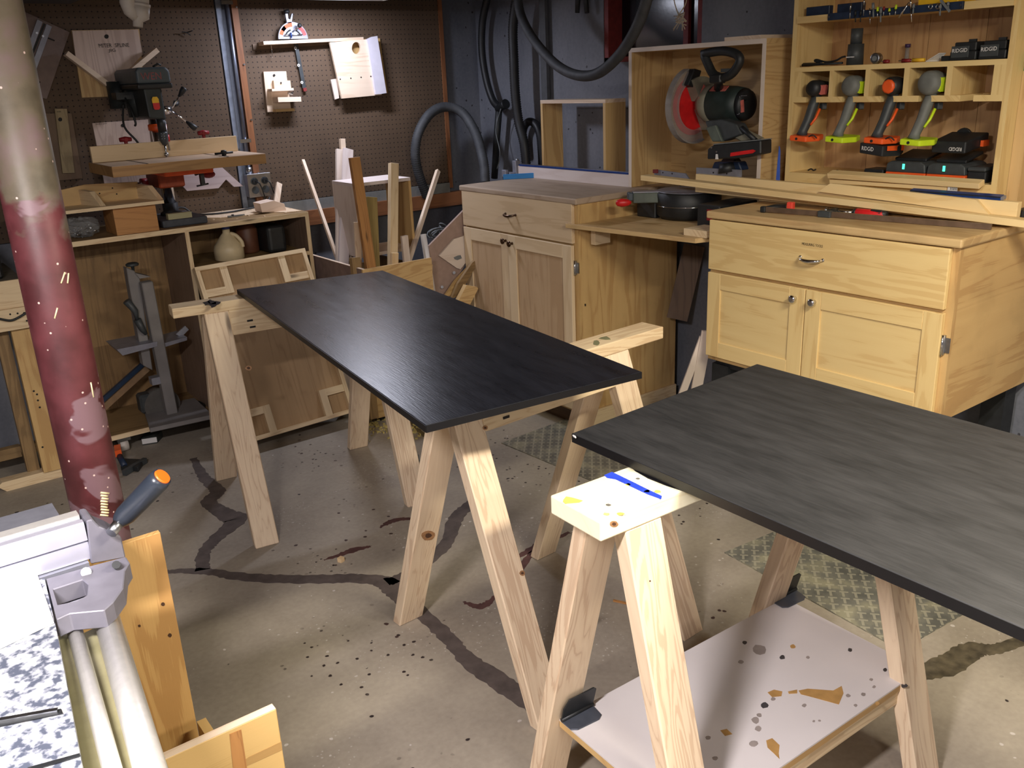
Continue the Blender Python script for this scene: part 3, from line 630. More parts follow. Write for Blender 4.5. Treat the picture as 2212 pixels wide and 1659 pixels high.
# ------------------------------------------------------------------ base cabinets on the right
def cabinet(name, label, xf, y0, y1, zb, zt_, xb, drawer_z, woodF, woodD, handle_y, knobs, opts):
    """front in plane x=xf between y0 (right in the photo) and y1; doors proud of the face frame"""
    t = thing(name, label, 'cabinet', (xf+.3, (y0+y1)/2, zb))
    th = .028
    B().prism([(xf-.022, y0-.012, zt_-th), (xb, y0-.012, zt_-th), (xb, y1+.012, zt_-th), (xf-.022, y1+.012, zt_-th)], (0, 0, th)).done('worktop', opts.get('top', W['top']), t, bev=.006, seg=2, grain=(0, 1, 0))
    B().box((xf+.02, y0, zb), (xb, y0+.018, zt_-th)).done('side_panel', opts['side'], t, grain=(1, 0, 0) if opts.get('sg') else (0, 0, 1))
    B().box((xf+.02, y1-.018, zb), (xb, y1, zt_-th)).done('side_panel', opts['side'], t)
    B().box((xf+.03, y0+.018, zb), (xb, y1-.018, zb+.018)).done('bottom_panel', W['birch'], t)
    B().box((xb-.01, y0+.018, zb+.018), (xb-.002, y1-.018, zt_-th)).done('back_panel', W['birch'], t)
    fw = .038
    for a, b2 in ((y0, y0+fw), (y1-fw, y1)): B().box((xf, a, zb), (xf+.02, b2, zt_-th)).done('face_frame', W['birch'], t, grain=(0, 0, 1))
    for z0, z1 in ((zt_-th-.03, zt_-th), (drawer_z[0]-.025, drawer_z[0]+.012), (zb, zb+.04)):
        B().box((xf, y0+fw, z0), (xf+.02, y1-fw, z1)).done('face_frame', W['birch'], t, grain=(0, 1, 0))
    # drawer front
    d0, d1 = drawer_z; dy0, dy1 = y0+opts['m0'], y1-opts['m1']
    dr = B().box((xf-.02, dy0, d0), (xf-.001, dy1, d1)).done('drawer', woodF, t, bev=.003, seg=2, grain=(0, 1, 0))
    hz, hw = opts['hz'], opts['hw']
    P = [(xf-.021, handle_y-hw, hz), (xf-.040, handle_y-hw*.72, hz-.003), (xf-.048, handle_y, hz-.005), (xf-.040, handle_y+hw*.72, hz-.003), (xf-.021, handle_y+hw, hz)]
    hd = B(); S = smoothpath(P, 6); hd.rings([(p, .0032+.0035*math.sin(math.pi*i/(len(S)-1))) for i, p in enumerate(S)], 10); hd.done('handle', opts['metal'], dr, label='arched metal drawer pull')
    for s in (-1, 1): B().lathe((xf-.020, handle_y+s*hw, hz), (-1, 0, 0), [(.0065, 0), (.0065, .003), (.004, .005)], 12).done('handle_foot', opts['metal'], dr)
    # two shaker doors
    dz1 = d0-opts['gap']; dz0 = zb+.02; mid = opts['mid']
    for k, (a, b2) in enumerate(((dy0, mid-.002), (mid+.002, dy1))):
        st = opts['stile']; o_ = -.006 if (k == 0 and opts.get('ajar')) else 0
        d = thing  # noqa
        door = B().box((xf-.014+o_, a+st-.004, dz0+st), (xf-.006+o_, b2-st+.004, dz1-st)).done('door', woodD, t, grain=(0, 0, 1) if opts.get('vg') else (0, 1, 0))
        for p0, p1 in (((a, dz0), (a+st, dz1)), ((b2-st, dz0), (b2, dz1))):
            B().box((xf-.020+o_, p0[0], p0[1]), (xf-.001+o_, p1[0], p1[1])).done('stile', opts.get('frame', W['poplar']), door, bev=.0015, grain=(0, 0, 1))
        for z0 in (dz0, dz1-st):
            B().box((xf-.020+o_, a+st, z0), (xf-.001+o_, b2-st, z0+st)).done('rail', opts.get('frame', W['poplar']), door, bev=.0015, grain=(0, 1, 0))
        ky, kz = knobs[k]
        B().lathe((xf-.020+o_, ky, kz), (-1, 0, 0), [(.007, 0), (.006, .006), (.005, .012), (.011, .016), (.0145, .020), (.014, .025), (.008, .028)], 18).done('knob', opts['metal'], door, label='round metal knob')
    # exposed hinge at the right-hand stile
    hz2 = opts['hinge']; h = B().box((xf-.010, y0+opts['m0']-.010, hz2-.032), (xf-.0005, y0+opts['m0']+.004, hz2+.032)).done('hinge', M['steel'], t, bev=.001)
    B().cyl((xf-.012, y0+opts['m0']-.004, hz2-.034), (xf-.012, y0+opts['m0']-.004, hz2+.034), .0045, n=10).done('hinge_pin', M['chrome'], h)
    B().box((xf-.004, y0+opts['m0']-.024, hz2-.024), (xf-.0003, y0+opts['m0']-.008, hz2+.024)).done('hinge_leaf', M['steel'], h)
    return t, dr
bronze = plain('brushed_bronze', srgb(92, 74, 62), .3, metal=1, noise=.2)
rc, rdr = cabinet('tool_cabinet', 'wide pale cabinet lettered for measuring tools under the heap of boards', 2.665, 1.325, 2.290, .52, 1.11, 3.29, (.888, 1.078), W['poplar'], W['poplar_door'],
    1.826, [(1.803, .838), (1.882, .838)], dict(side=W['birch'], m0=.022, m1=.004, gap=.012, hz=.987, hw=.045, mid=1.842, stile=.062, hinge=.775, metal=M['chrome'], sg=1))
text('lettering', 'MEASURING TOOLS', M['ink'], rdr, (2.665-.0205, 1.868, 1.030), (0, -1, 0), (0, 0, 1), .009, fit=.083)
# open stand the wide cabinet rests on
st = thing('cabinet_stand', 'low dark stand under the wide pale cabinet', 'stand', (2.98, 1.8, 0))
for x in (2.72, 3.22):
    for y in (1.40, 2.24): B().box((x-.04, y-.04, 0), (x+.04, y+.04, .50)).done('leg', M['black'], st)
B().box((2.69, 1.36, .49), (3.27, 2.27, .5195)).done('top_frame', M['black'], st)
lc, ldr = cabinet('drawer_cabinet', 'narrow pale cabinet with a drawer and two doors beside the scrap wood bin', 2.600, 2.996, 3.885, .10, 1.11, 3.235, (.908, 1.092), wood('beige_poplar', srgb(214, 190, 156), srgb(184, 156, 118), bands=.4), wood('beige_birch', srgb(196, 168, 134), srgb(164, 132, 98), bands=.5, dirt=.15),
    3.464, [(3.452, .862), (3.512, .868)], dict(side=W['birch'], m0=.020, m1=.006, gap=.008, hz=1.0, hw=.040, mid=3.49, stile=.062, hinge=.80, metal=bronze, vg=1, ajar=1, frame=wood('pale_beige_stile', srgb(222, 200, 166), srgb(196, 168, 130), bands=.3), top=wood('dusty_worktop', srgb(178, 158, 138), srgb(146, 124, 102), dirt=.3, bands=.4)))
B().box((2.645, 2.984, .0), (3.235, 2.9955, .0995)).done('kick_board', W['pine'], lc)
B().box((2.66, 3.01, 0), (3.2, 3.86, .10)).done('plinth', W['dark'], lc)
B().box((2.63, 2.99, .62), (2.634, 2.995, .63)).done('screw_mark', M['ink'], lc)
# pointed figure in the veneer of the left door
# ------------------------------------------------------------------ lower mitre-saw deck between the cabinets
dk = thing('saw_deck', 'lower plywood deck with clipped corners carrying the mitre saw between the cabinets', 'deck', (2.9, 2.65, .97))
P = [Zp(1232, 482, 1.0), (2.60, 2.994, 1.0), (3.28, 2.994, 1.0), (3.28, 2.315, 1.0), (2.745, 2.315, 1.0), Zp(1503, 515, 1.0)]
P = [V(p) for p in P]; P[0] = V((2.572, 3.03, 1.0)); P[1] = V((2.576, 2.994, 1.0))
P = [V((2.572, 2.99, 1.0)), V((3.28, 2.99, 1.0)), V((3.28, 2.306, 1.0)), V((2.75, 2.306, 1.0)), V((2.625, 2.345, 1.0))]
P = [V((2.56, 3.035, 1.0)), V((2.578, 3.035, 1.0)), V((2.578, 2.980, 1.0)), V((3.28, 2.980, 1.0)), V((3.28, 2.306, 1.0)), V((2.75, 2.306, 1.0)), V((2.635, 2.345, 1.0))]
B().prism(P, (0, 0, -.019)).done('deck_panel', W['top'], dk, grain=(0, 1, 0), bev=.001)
B().box((2.66, 2.95, .90), (2.75, 2.979, .980)).done('cleat', W['pine'], dk); B().box((2.80, 2.31, .90), (3.28, 2.33, .980)).done('cleat', W['pine'], dk)
# board stuck between cabinets, leaning narrow scraps in the gap
for i, (p0, p1, w, l) in enumerate((((1478, 838), (1519, 728), .030, 'pale scrap strip leaning between the cabinets, left of two'), ((1506, 832), (1528, 715), .045, 'pale scrap board leaning between the cabinets against the wide one'))):
    a = Zp(p0[0], p0[1]+20, .0); a = V((2.72+i*.03, 2.36-i*.012, .0)); c = V((2.80+i*.02, 2.318-i*.002, .42-i*.02))
    q0 = Yp(p0[0], p0[1], 2.40-i*.03); q1 = Yp(p1[0], p1[1], 2.34-i*.02)
    d = (q1-q0).normalized(); foot = q0-d*(q0.z/d.z)
    tag(B().bar(foot+d*.004, q1, w, .012, (-.6, -.8, 0)).done('scrap_strip', W['white'], bev=.001), l, 'board')
dkpan = B().bar(Yp(1462, 690, 2.90), Yp(1500, 530, 2.90), .10, .012, (-1, -1, 0)).done('leaning_board', W['dark']); tag(dkpan, 'dark board leaning under the mitre saw deck', 'board')

# ------------------------------------------------------------------ mitre saw hood (open plywood box)
hd = thing('saw_hood', 'tall open plywood box standing behind the mitre saw', 'box', (3.1, 2.7, 1.0))
hx, hb, hy0, hy1, hz0, hz1 = 3.00, 3.275, 2.335, 3.088, 1.001, 1.722; th = .018
hp = W['ply']; hy1b = 3.088
B().box((hx, hy0, hz1-th), (hb, hy1, hz1)).done('top_panel', hp, hd, grain=(0, 1, 0))
B().box((hx, hy0, 1.111), (hb, hy0+th, hz1-th)).done('side_panel', hp, hd, grain=(1, 0, 0))
B().box((hx, hy1-th, 1.111), (hb, hy1, hz1-th)).done('side_panel', hp, hd, grain=(0, 0, 1))
B().box((hb-.012, hy0+th, 1.001), (hb, 2.975, hz1-th)).done('back_panel', hp, hd, grain=(0, 1, 0))
B().box((hb-.012, 2.975, 1.112), (hb, hy1-th, hz1-th)).done('back_panel', hp, hd, grain=(0, 1, 0))
edge = W['white']
B().box((hx-.002, hy0, hz1-th), (hx, hy1, hz1)).done('front_edge', edge, hd); B().box((hx-.002, hy0, 1.111), (hx, hy0+th, hz1-th)).done('front_edge', edge, hd); B().box((hx-.002, hy1-th, 1.111), (hx, hy1, hz1-th)).done('front_edge', edge, hd)
o = B().box((3.02, 2.38, 1.7225), (3.26, 2.56, 1.737)).done('scrap_board', W['pale']); tag(o, 'pale offcut lying on top of the tall plywood box', 'board')
# small open frame box behind the fence
bx = thing('frame_box', 'small open pine box standing behind the blue-railed fence', 'box', (3.14, 3.58, 1.111))
y0, y1, x0, x1, z1 = 3.333, 3.833, 3.08, 3.215, 1.502
B().box((x0, y0, z1-.017), (x1, y1, z1)).done('top_panel', W['pale'], bx); B().box((x0, y0, 1.111), (x1, y1, 1.128)).done('bottom_panel', W['pine'], bx)
B().box((x0, y0, 1.128), (x1, y0+.017, z1-.017)).done('side_panel', W['ply'], bx); B().box((x0, y1-.017, 1.128), (x1, y1, z1-.017)).done('side_panel', W['ply'], bx)
# fence with blue track, stop and clamps on the narrow cabinet
fn = thing('saw_fence', 'white board fence with a blue track along the back of the narrow cabinet', 'fence', (3.0, 3.5, 1.11))
B().box((3.0, 3.09, 1.1105), (3.019, 3.945, 1.168)).done('fence_board', wood('white_fence_board', srgb(216, 204, 200), srgb(196, 178, 170), bands=.3), fn)
B().box((2.998, 3.09, 1.168), (3.022, 3.93, 1.176)).done('track', M['dblue'], fn); B().box((3.006, 3.09, 1.176), (3.014, 3.93, 1.179)).done('track_slot', M['steel'], fn)
sb = thing('fence_stop', 'grey clamp stop at the left end of the blue track', 'clamp', (2.99, 3.96, 1.11))
B().box((2.985, 3.945, 1.111), (3.02, 3.975, 1.195)).done('body', M['alu'], sb, bev=.003)
B().box((2.93, 3.965, 1.111), (2.95, 4.0, 1.15)).done('lug', M['alu'], sb, bev=.003); B().box((2.95, 3.95, 1.111), (2.985, 3.998, 1.135)).done('arm', M['alu'], sb, bev=.003)
B().cyl((3.005, 3.955, 1.195), (3.005, 3.955, 1.203), .009).done('knob', M['steel'], sb)
def hboard(name, label, cat, pL, pR, zL, zR, w, t, mat, xtra=None):
    a, c = Zp(*pL, zL), Zp(*pR, zR)
    return tag(B().bar(a, c, w, t, (0, 0, 1)).done(name, mat, bev=.001, grain=(c-a)), label, cat)
a, c = Zp(1087, 388, 1.111), Zp(1160, 384, 1.111)
o = B().prism([a, c, c+V((0, 0, .026)), a+V((0, 0, .026))], V((.012, .004, 0))).done('flip_stop', M['blue'], bev=.001); tag(o, 'bright blue plastic stop lying on the narrow cabinet', 'stop')

# ------------------------------------------------------------------ wall tool shelf
ts = thing('tool_shelf', 'pale plywood wall shelf holding drills and chargers', 'shelf', (3.15, 1.84, 1.11))
xs, xb, yl, yr = 3.05, 3.285, 2.255, 1.425
Ws = W['poplar']; Wb = wood('shelf_back_ply', srgb(200, 160, 112), srgb(150, 106, 68), bands=.8, dirt=.25, fig=.5)
B().box((xs, yl-.019, 1.111), (xb-.006, yl, 2.05)).done('side_panel', Ws, ts, grain=(0, 0, 1)); B().box((xs, yr, 1.111), (xb-.006, yr+.019, 2.05)).done('side_panel', Ws, ts, grain=(0, 0, 1))
for k in range(4):
    y0 = yr+(yl-yr)/4*k; B().box((xb-.006, y0+.001, 1.111), (xb, y0+(yl-yr)/4-.001, 2.05)).done('back_board', Wb, ts, grain=(0, 0, 1))
yi0, yi1 = yr+.019, yl-.019
B().box((xs, yi0, 2.03), (xb-.006, yi1, 2.05)).done('top_panel', Ws, ts)
B().box((xs, yi0, 1.594), (xb-.006, yi1, 1.611)).done('shelf_board', Ws, ts)
B().box((xs+.0, yi0, 1.202), (xb-.006, yi1, 1.220)).done('shelf_board', Ws, ts); B().box((xs, yi0, 1.111), (xs+.018, yi1, 1.202)).done('rail', Ws, ts)
# upper magnetic-bar shelf
B().box((xs, yi0, 1.772), (xb-.006, yi1, 1.790)).done('shelf_board', Ws, ts)
B().box((xs-.006, 2.10, 1.766), (xs, yi1, 1.790)).done('lip', Ws, ts); B().box((xs-.006, yi0, 1.766), (xs, yi0+.155, 1.790)).done('lip', Ws, ts)
# cubby row with notched floor
divs = [(2.074, .016), (1.926, .018), (1.777, .020), (1.626, .020)]
for y, w in divs: B().box((xs, y-w/2, 1.503), (xb-.006, y+w/2, 1.594)).done('divider', Ws, ts, grain=(0, 0, 1))
B().box((xs, 2.205, 1.503), (xb-.006, yi1, 1.594)).done('divider', Ws, ts, grain=(0, 0, 1)); B().box((xs, yi0, 1.503), (xb-.006, 1.482, 1.594)).done('divider', Ws, ts, grain=(0, 0, 1))
slots = [Xp(x, 214, xs).y for x in (1752, 1830, 1915, 1997, 2088)]
hw_ = .022; edges = [yi1]+[e for s in slots for e in (s+hw_, s-hw_)]+[yi0]
for i in range(0, len(edges), 2): B().box((xs, edges[i+1], 1.483), (xs+.15, edges[i], 1.503)).done('notched_floor', Ws, ts)
B().box((xs+.15, yi0, 1.483), (xb-.006, yi1, 1.503)).done('notched_floor', Ws, ts)
# green tape patches on the cleat right of the shelf, plywood wall panel
wp = struct(B().box((3.287, .0, 1.0), (3.2995, 1.52, 2.24)).done('trim_3', W['ply'], None, grain=(0, 0, 1)))
cl = B().box((3.12, 1.386, 1.111), (3.285, 1.424, 2.05)).done('cleat', W['ply'], ts, grain=(0, 0, 1))
for z in (1.80, 1.70, 1.60):
    B().box((3.12-.001, 1.388, z-.028), (3.12, 1.422, z+.028)).done('tape_patch', M['tapegreen'], cl)
o = B().prism([(3.03, 2.285, 1.112), (3.03, 2.262, 1.112), (3.03, 2.270, 1.30), (3.03, 2.2755, 1.32)], (.004, 0, 0)).done('blue_strip', M['tapeblue']); tag(o, 'tall thin blue strip leaning between plywood box and tool shelf', 'strip')

# ------------------------------------------------------------------ cordless tools in the cubbies
def capsule_box(b, c, half, bevel=None): return b.obox(c, *half)
def drill(name, label, cat, y, head, grip, foot, fz, dx=0, hr=.030, headlen=.10, col2=None, battery=False, hexcap=False, vents=False):
    """tool held nose-in by the notch: body in the cubby, grip hanging through the slot, base below"""
    t = thing(name, label, cat, (xs+.05, y, fz), 'cordless tools hanging in the notched shelf')
    zc_ = 1.5035+hr
    x0 = xs-.012+dx
    b = B(); b.lathe((x0, y, zc_), (1, 0, 0), [(hr*.35, -.012), (hr*.8, -.008), (hr, .004), (hr, .04), (hr*.9, .055), (hr*.72, headlen), (hr*.45, headlen+.03)], 22); b.done('motor_body', head, t, smooth=True)
    if hexcap: B().lathe((x0-.013, y, zc_), (1, 0, 0), [(hr*.55, -.004), (hr*.74, 0), (hr*.78, .006)], 10).done('end_cap', hexcap, t)
    if vents:
        for k in range(5): B().obox((x0+.012+k*.008, y-hr*.80, zc_-.004), (.0022, 0, 0), (0, .010, .003), (0, -.002, hr*.55)).done('vent_rib', vents, t)
    gx0, gx1 = x0+.03, x0-.008
    g = B(); S = [(V((gx0, y-.001, 1.510)), .0175), (V((gx0-.012, y+.006, 1.47)), .0185), (V((gx0-.024, y+.014, 1.42)), .0175), (V((gx1-.005, y+.020, fz+.030)), .0165), (V((gx1-.008, y+.023, fz+.012)), .021)]
    g.rings(S, 14); g.done('grip', grip, t)
    B().rings([(V((gx0-.004, y-.020, 1.46)), .005), (V((gx0-.016, y-.012, 1.425)), .005), (V((gx1+.004, y-.004, fz+.05)), .004)], 8).done('grip_stripe', foot, t)
    B().obox((gx0+.012, y-.022, 1.468), (.006, -.006, 0), (0, .008, 0), (0, 0, .012)).done('trigger', M['black'], t, bev=.002)
    f = B().prism([(gx1-.045, y+.052, fz-.006), (gx1-.045, y-.020, fz-.010), (gx1+.01, y-.044, fz-.010), (gx1+.055, y-.030, fz-.006), (gx1+.055, y+.040, fz-.004), (gx1-.01, y+.058, fz-.004)], (0, 0, .020)).done('base', foot, t, bev=.004, seg=2)
    B().cyl((gx1-.047, y+.02, fz+.002), (gx1-.044, y+.02, fz+.002), .005).done('screw', M['black'], f)
    B().tube(smoothpath([(gx1-.03, y-.022, fz+.008), (gx1-.03, y-.040, fz+.016), (gx1-.02, y-.052, fz+.004)], 5), .0025, 6).done('strap', M['black'], f) if name == 'cordless_driver' else None
    if battery:
        bt = B().prism([(gx1-.052, y+.060, fz-.040), (gx1-.052, y-.030, fz-.050), (gx1+.02, y-.056, fz-.052), (gx1+.065, y-.040, fz-.046), (gx1+.065, y+.046, fz-.040), (gx1-.01, y+.066, fz-.040)], (0, 0, .036)).done('battery', M['black'], t, bev=.003, seg=2)
        text('lettering', 'RIDGID', M['wpaint'], bt, (gx1-.0535, y+.050, fz-.029), (0, -1, -.08), (0, 0, 1), .014, fit=.046)
        B().prism([(gx1-.04, y-.040, fz-.030), (gx1+.04, y-.052, fz-.034), (gx1+.04, y-.052, fz-.016), (gx1-.04, y-.040, fz-.014)], (0, -.004, 0)).done('latch', M['orange'], bt)
    return t
gw = plain('grey_rubber', srgb(104, 106, 102), .6); dgx = M['dgrey']
drill('cordless_driver', 'orange-based impact driver with no battery, hanging in the leftmost cubby', 'drill', slots[0]-.012, M['black'], M['dgrey'], M['orange'], 1.352, hr=.030, vents=M['label'])
drill('cordless_drill', 'grey and lime drill without battery in the second cubby', 'drill', slots[1]-.014, gw, gw, M['lime'], 1.352, hr=.036, vents=M['lime'])
drill('cordless_driver', 'orange-capped driver with a black battery attached, in the middle cubby', 'drill', slots[2]-.016, M['black'], M['dgrey'], M['orange'], 1.352, hr=.032, battery=True, hexcap=M['orange'])
drill('cordless_drill', 'grey and lime drill without battery in the fourth cubby', 'drill', slots[3]-.014, gw, gw, M['lime'], 1.350, hr=.040, vents=M['lime'])
# batteries standing on the middle shelf
for y, l in ((1.595, 'black battery adapter on the middle shelf, left of the pair'), (1.500, 'black battery adapter at the right end of the middle shelf')):
    t = thing('tool_battery', l, 'battery', (xs+.05, y, 1.611), 'black batteries on the middle shelf')
    c = B().box((xs+.012, y-.044, 1.6115), (xs+.10, y+.044, 1.640)).done('case', M['black'], t, bev=.004, seg=2)
    c2 = B().box((xs+.018, y-.038, 1.640), (xs+.09, y+.034, 1.668)).done('terminal_block', M['black'], t, bev=.003)
    B().box((xs+.022, y-.034, 1.668), (xs+.03, y-.010, 1.676)).done('contact_post', M['black'], t); 
    B().box((xs+.008, y-.020, 1.620), (xs+.012, y+.038, 1.656)).done('name_plate', M['dgrey'], t, bev=.001)
    text('lettering', 'RIDGID', M['wpaint'], t, (xs+.0075, y+.034, 1.636), (0, -1, .03), (0, 0, 1), .012, fit=.050)
# other things on the middle shelf
t = thing('hose_adapter', 'stepped dark grey plastic nozzle on the left of the middle shelf', 'adapter', (xs+.06, 2.0, 1.6115))
c = Xp(1846, 140, xs+.06); c.z = 1.6115
B().cyl(c, c+V((0, 0, .072)), .030, .028, 24).done('base', M['dgrey'], t, smooth=False); B().cyl(c+V((0, 0, .072)), c+V((0, 0, .125)), .021, .021, 20).done('tube', M['dgrey'], t)
text('lettering', 'DUST-RIGHT', M['wpaint'], t, c+V((-.0315, .018, .024)), (0, -1, 0), (0, 0, 1), .004, fit=.034) if False else B().box((c.x-.0315, c.y-.015, c.z+.026), (c.x-.029, c.y+.017, c.z+.029)).done('mark', M['wpaint'], t)
o = B().tube(smoothpath([Xp(x, y, xs+.04) for x, y in ((1735, 138), (1775, 136), (1760, 132), (1765, 129), (1785, 134), (1805, 131), (1818, 124), (1826, 122))], 6), .0035, 6).done('coiled_lead', M['black']); tag(o, 'thin black cord lying left on the middle shelf', 'cord')
o = B().rings([(Xp(1733, 141, xs+.02), .005), (Xp(1820, 136, xs+.02), .004)], 8).done('rod', M['black']); tag(o, 'dark rod lying along the left of the middle shelf', 'rod')
t = thing('tape_roll', 'small grey round tape measure on the middle shelf', 'tape measure', (xs+.05, 1.9, 1.6115))
c = Xp(1893, 128, xs+.05); B().cyl((c.x-.012, c.y, 1.6115+.019), (c.x+.014, c.y, 1.6115+.019), .019, n=20).done('case', M['steel'], t, bev=.004, seg=2); B().cyl((c.x-.014, c.y, 1.6305), (c.x-.012, c.y, 1.6305), .009).done('hub', M['grey'], t)
for px, m_, l, w in ((1915, M['dred'], 'small dark red bit on the middle shelf', .010), (1958, M['dred'], 'small maroon handle on the middle shelf', .016), (1984, M['yellow'], 'yellow screwdriver handle on the middle shelf', .022)):
    c = Xp(px, 132, xs+.03); t = thing('hand_tool', l, 'tool', (c.x, c.y, 1.6115))
    B().cyl((c.x, c.y+w, 1.6185), (c.x, c.y-w, 1.6185), .0068, .0055, 10).done('handle', m_, t); B().cyl((c.x, c.y+w, 1.6185), (c.x, c.y+w*1.8, 1.6185), .0025, n=8).done('blade', M['chrome'], t)
a, c = Xp(2000, 129, xs+.02), Xp(2028, 119, xs+.02); a.z = 1.6117; c.z = 1.636
o = B().faces([a, V((a.x+.03, a.y-.03, 1.6117)), V((c.x+.03, c.y-.008, c.z)), c, a+V((0, 0, .002)), V((a.x+.03, a.y-.03, 1.6137)), V((c.x+.03, c.y-.008, c.z+.002)), c+V((0, 0, .002))], [(0, 1, 2, 3), (7, 6, 5, 4), (0, 4, 5, 1), (1, 5, 6, 2), (2, 6, 7, 3), (3, 7, 4, 0)]).done('paper_scrap', M['paper']); tag(o, 'crumpled white paper scrap on the middle shelf', 'paper')
o = B().box((xs+.02, Xp(2052, 130, xs+.02).y, 1.6115), (xs+.05, Xp(2032, 130, xs+.02).y, 1.628)).done('dark_block', M['black'], bev=.002); tag(o, 'small black block left of the battery adapters', 'block')
# bottle with purple cap hangs at the back board
t = thing('glue_bottle', 'thin clear bottle with a purple cap behind the middle shelf', 'bottle', (xb-.04, 1.78, 1.6115))
c = Xp(1961, 100, xb-.03); B().cyl((c.x, c.y, 1.6115), (c.x, c.y, c.z-.004), .009, .007, 12).done('bottle', M['bag'], t); B().cyl((c.x, c.y, c.z-.004), (c.x, c.y, c.z+.008), .010, n=12).done('cap', plain('purple_plastic', srgb(62, 44, 84), .4), t)
# long stick above it
# upper shelf: magnetic bars with bits and drivers
t = thing('magnetic_bar', 'long navy magnetic tool bar along the top shelf edge', 'bar', (xs-.01, 1.85, 1.77))
B().box((xs-.012, yi0+.157, 1.768), (xs-.001, 2.099, 1.792)).done('bar', M['navy'], t, bev=.001)
for y in (2.092, yi0+.164): B().cyl((xs-.0135, y, 1.780), (xs-.012, y, 1.780), .003, n=10).done('screw', M['steel'], t)
for k, (x, y0_, y1_) in enumerate(((1770, 8, 26), (1838, 8, 26))):
    c = Xp(x, 16, xs+.03); o = B().box((xs+.02, c.y-.05, 1.7905), (xs+.045, c.y+.05, 1.822)).done('tool_case', M['navy'], bev=.002); tag(o, ('navy metal level end on the left of the top shelf', 'navy metal level section right of the first on the top shelf')[k], 'level')
bits = [(1838, 8, 40, .0028, 'steel'), (1848, 22, 48, .003, 'black'), (1860, 22, 48, .003, 'black'), (1867, -4, 34, .0022, 'steel'), (1879, 18, 52, .0022, 'steel'), (1886, 6, 38, .0045, 'grey'), (1896, 15, 38, .0035, 'lime'), (1903, 15, 48, .0040, 'grey'), (1910, 14, 34, .003, 'dred'), (1921, 18, 34, .0035, 'lime'), (1936, 10, 34, .0035, 'lime'), (1967, -6, 48, .0025, 'chrome'), (1974, 8, 30, .004, 'grey'), (2030, 8, 34, .0035, 'steel'), (2032, 8, 34, .0035, 'grey'), (2048, 4, 22, .004, 'grey')]
ORD = 'first second third fourth fifth sixth seventh eighth ninth tenth eleventh twelfth thirteenth fourteenth fifteenth sixteenth'.split()
for k, (x, a, c, r, m_) in enumerate(bits):
    xx = xs-.0165; p0, p1 = Xp(x, a, xx), Xp(x+random.uniform(-3, 3), c, xx)
    o = thing('driver_bit', f"{dict(steel='steel', black='black', grey='grey', lime='lime-banded', dred='dark red', chrome='bright long')[m_]} tool bit, {ORD[k]} from the left on the navy magnetic bar", 'bit', tuple(p1), 'bits on the magnetic bar')
    B().cyl(p1, lerp(p1, p0, .6), r*.7, r*.7, 8).done('shank', M['steel' if m_ in ('lime', 'dred') else m_], o); B().cyl(lerp(p1, p0, .6), p0, r*1.25, r, 10).done('head', M[m_], o)
o = B().cyl(Xp(1941, 39, xs-.017), Xp(1964, 5, xs-.017), .0035, .0028, 10).done('steel_rod', M['chrome']); tag(o, 'bright steel rod slanting across the magnetic bar', 'rod')
o = B().bar(Xp(2032, 0, xs-.018), Xp(2052, 25, xs-.018), .008, .003, (-1, 0, 0)).done('flat_wrench', M['grey']); tag(o, 'flat grey bit holder slanting right on the magnetic bar', 'tool')
for x in (2010, 2026):
    c = Xp(x, 14, xs-.015); pts = [c+V((0, .0065*math.cos(a*math.pi/8), .0065*math.sin(a*math.pi/8))) for a in range(16)]
    o = B().tube(pts, .0022, 6, closed=True).done('steel_ring', M['steel']); tag(o, 'steel ring hanging on the magnetic bar under the yellow case, '+('left' if x == 2010 else 'right')+' one', 'ring')
a, c = Xp(1984, 5, xs+.01), Xp(2072, 1, xs+.01)
t = thing('yellow_case', 'yellow plastic tool case at the top of the shelf', 'case', (xs+.06, (a.y+c.y)/2, 1.7905))
B().box((xs+.005, c.y, 1.7905), (xs+.12, a.y, 1.84)).done('case', M['yellow'], t, bev=.004, seg=2)
# ------------------------------------------------------------------ chargers on the bottom shelf
def charger(y0, y1, z, label, sticker):
    t = thing('battery_charger', label, 'charger', (xs+.08, (y0+y1)/2, z), 'battery chargers on the bottom shelf')
    x0, x1 = xs+.012, xs+.165
    bs = B().box((x0, y0, z+.0005), (x1, y1, z+.022)).done('base', M['orange'], t, bev=.003)
    ym = (y0+y1)/2
    B().prism([(x0, y0, z+.022), (x0, y1, z+.022), (x0, y1-.004, z+.052), (x0, y1-.02, z+.060), (x0, y0+.02, z+.060), (x0, y0+.004, z+.052)], (x1-x0, 0, 0)).done('housing', M['dgrey'], t, bev=.003)
    B().prism([(x0+.03, y0+.016, z+.060), (x0+.03, y1-.016, z+.060), (x1-.01, y1-.016, z+.082), (x1-.01, y0+.016, z+.082)], (0, 0, .010)).done('dock', M['black'], t, bev=.002)
    B().box((x0-.0015, (y0+y1)/2+.002, z+.034), (x0, (y0+y1)/2+.010, z+.052)).done('led_light', M['led'], t)
    for k in range(2): B().box((x0-.001, y0+.015+k*.05, z+.003), (x0, y0+.035+k*.05, z+.008)).done('vent', M['black'], bs)
    return t
ya, yb2 = Xp(1912, 370, xs+.012).y, Xp(1998, 370, xs+.012).y
charger(yb2, ya, 1.220, 'orange and black charger with a green light, left of the pair', None)
yc_, yd = Xp(1999, 380, xs+.012).y, Xp(2084, 380, xs+.012).y
charger(yd, yc_-.001, 1.220, 'orange and black charger carrying a battery, right of the pair', None)
t = thing('tool_battery', 'black battery docked upside down on the right-hand charger', 'battery', (xs+.09, (yd+yc_)/2, 1.313))
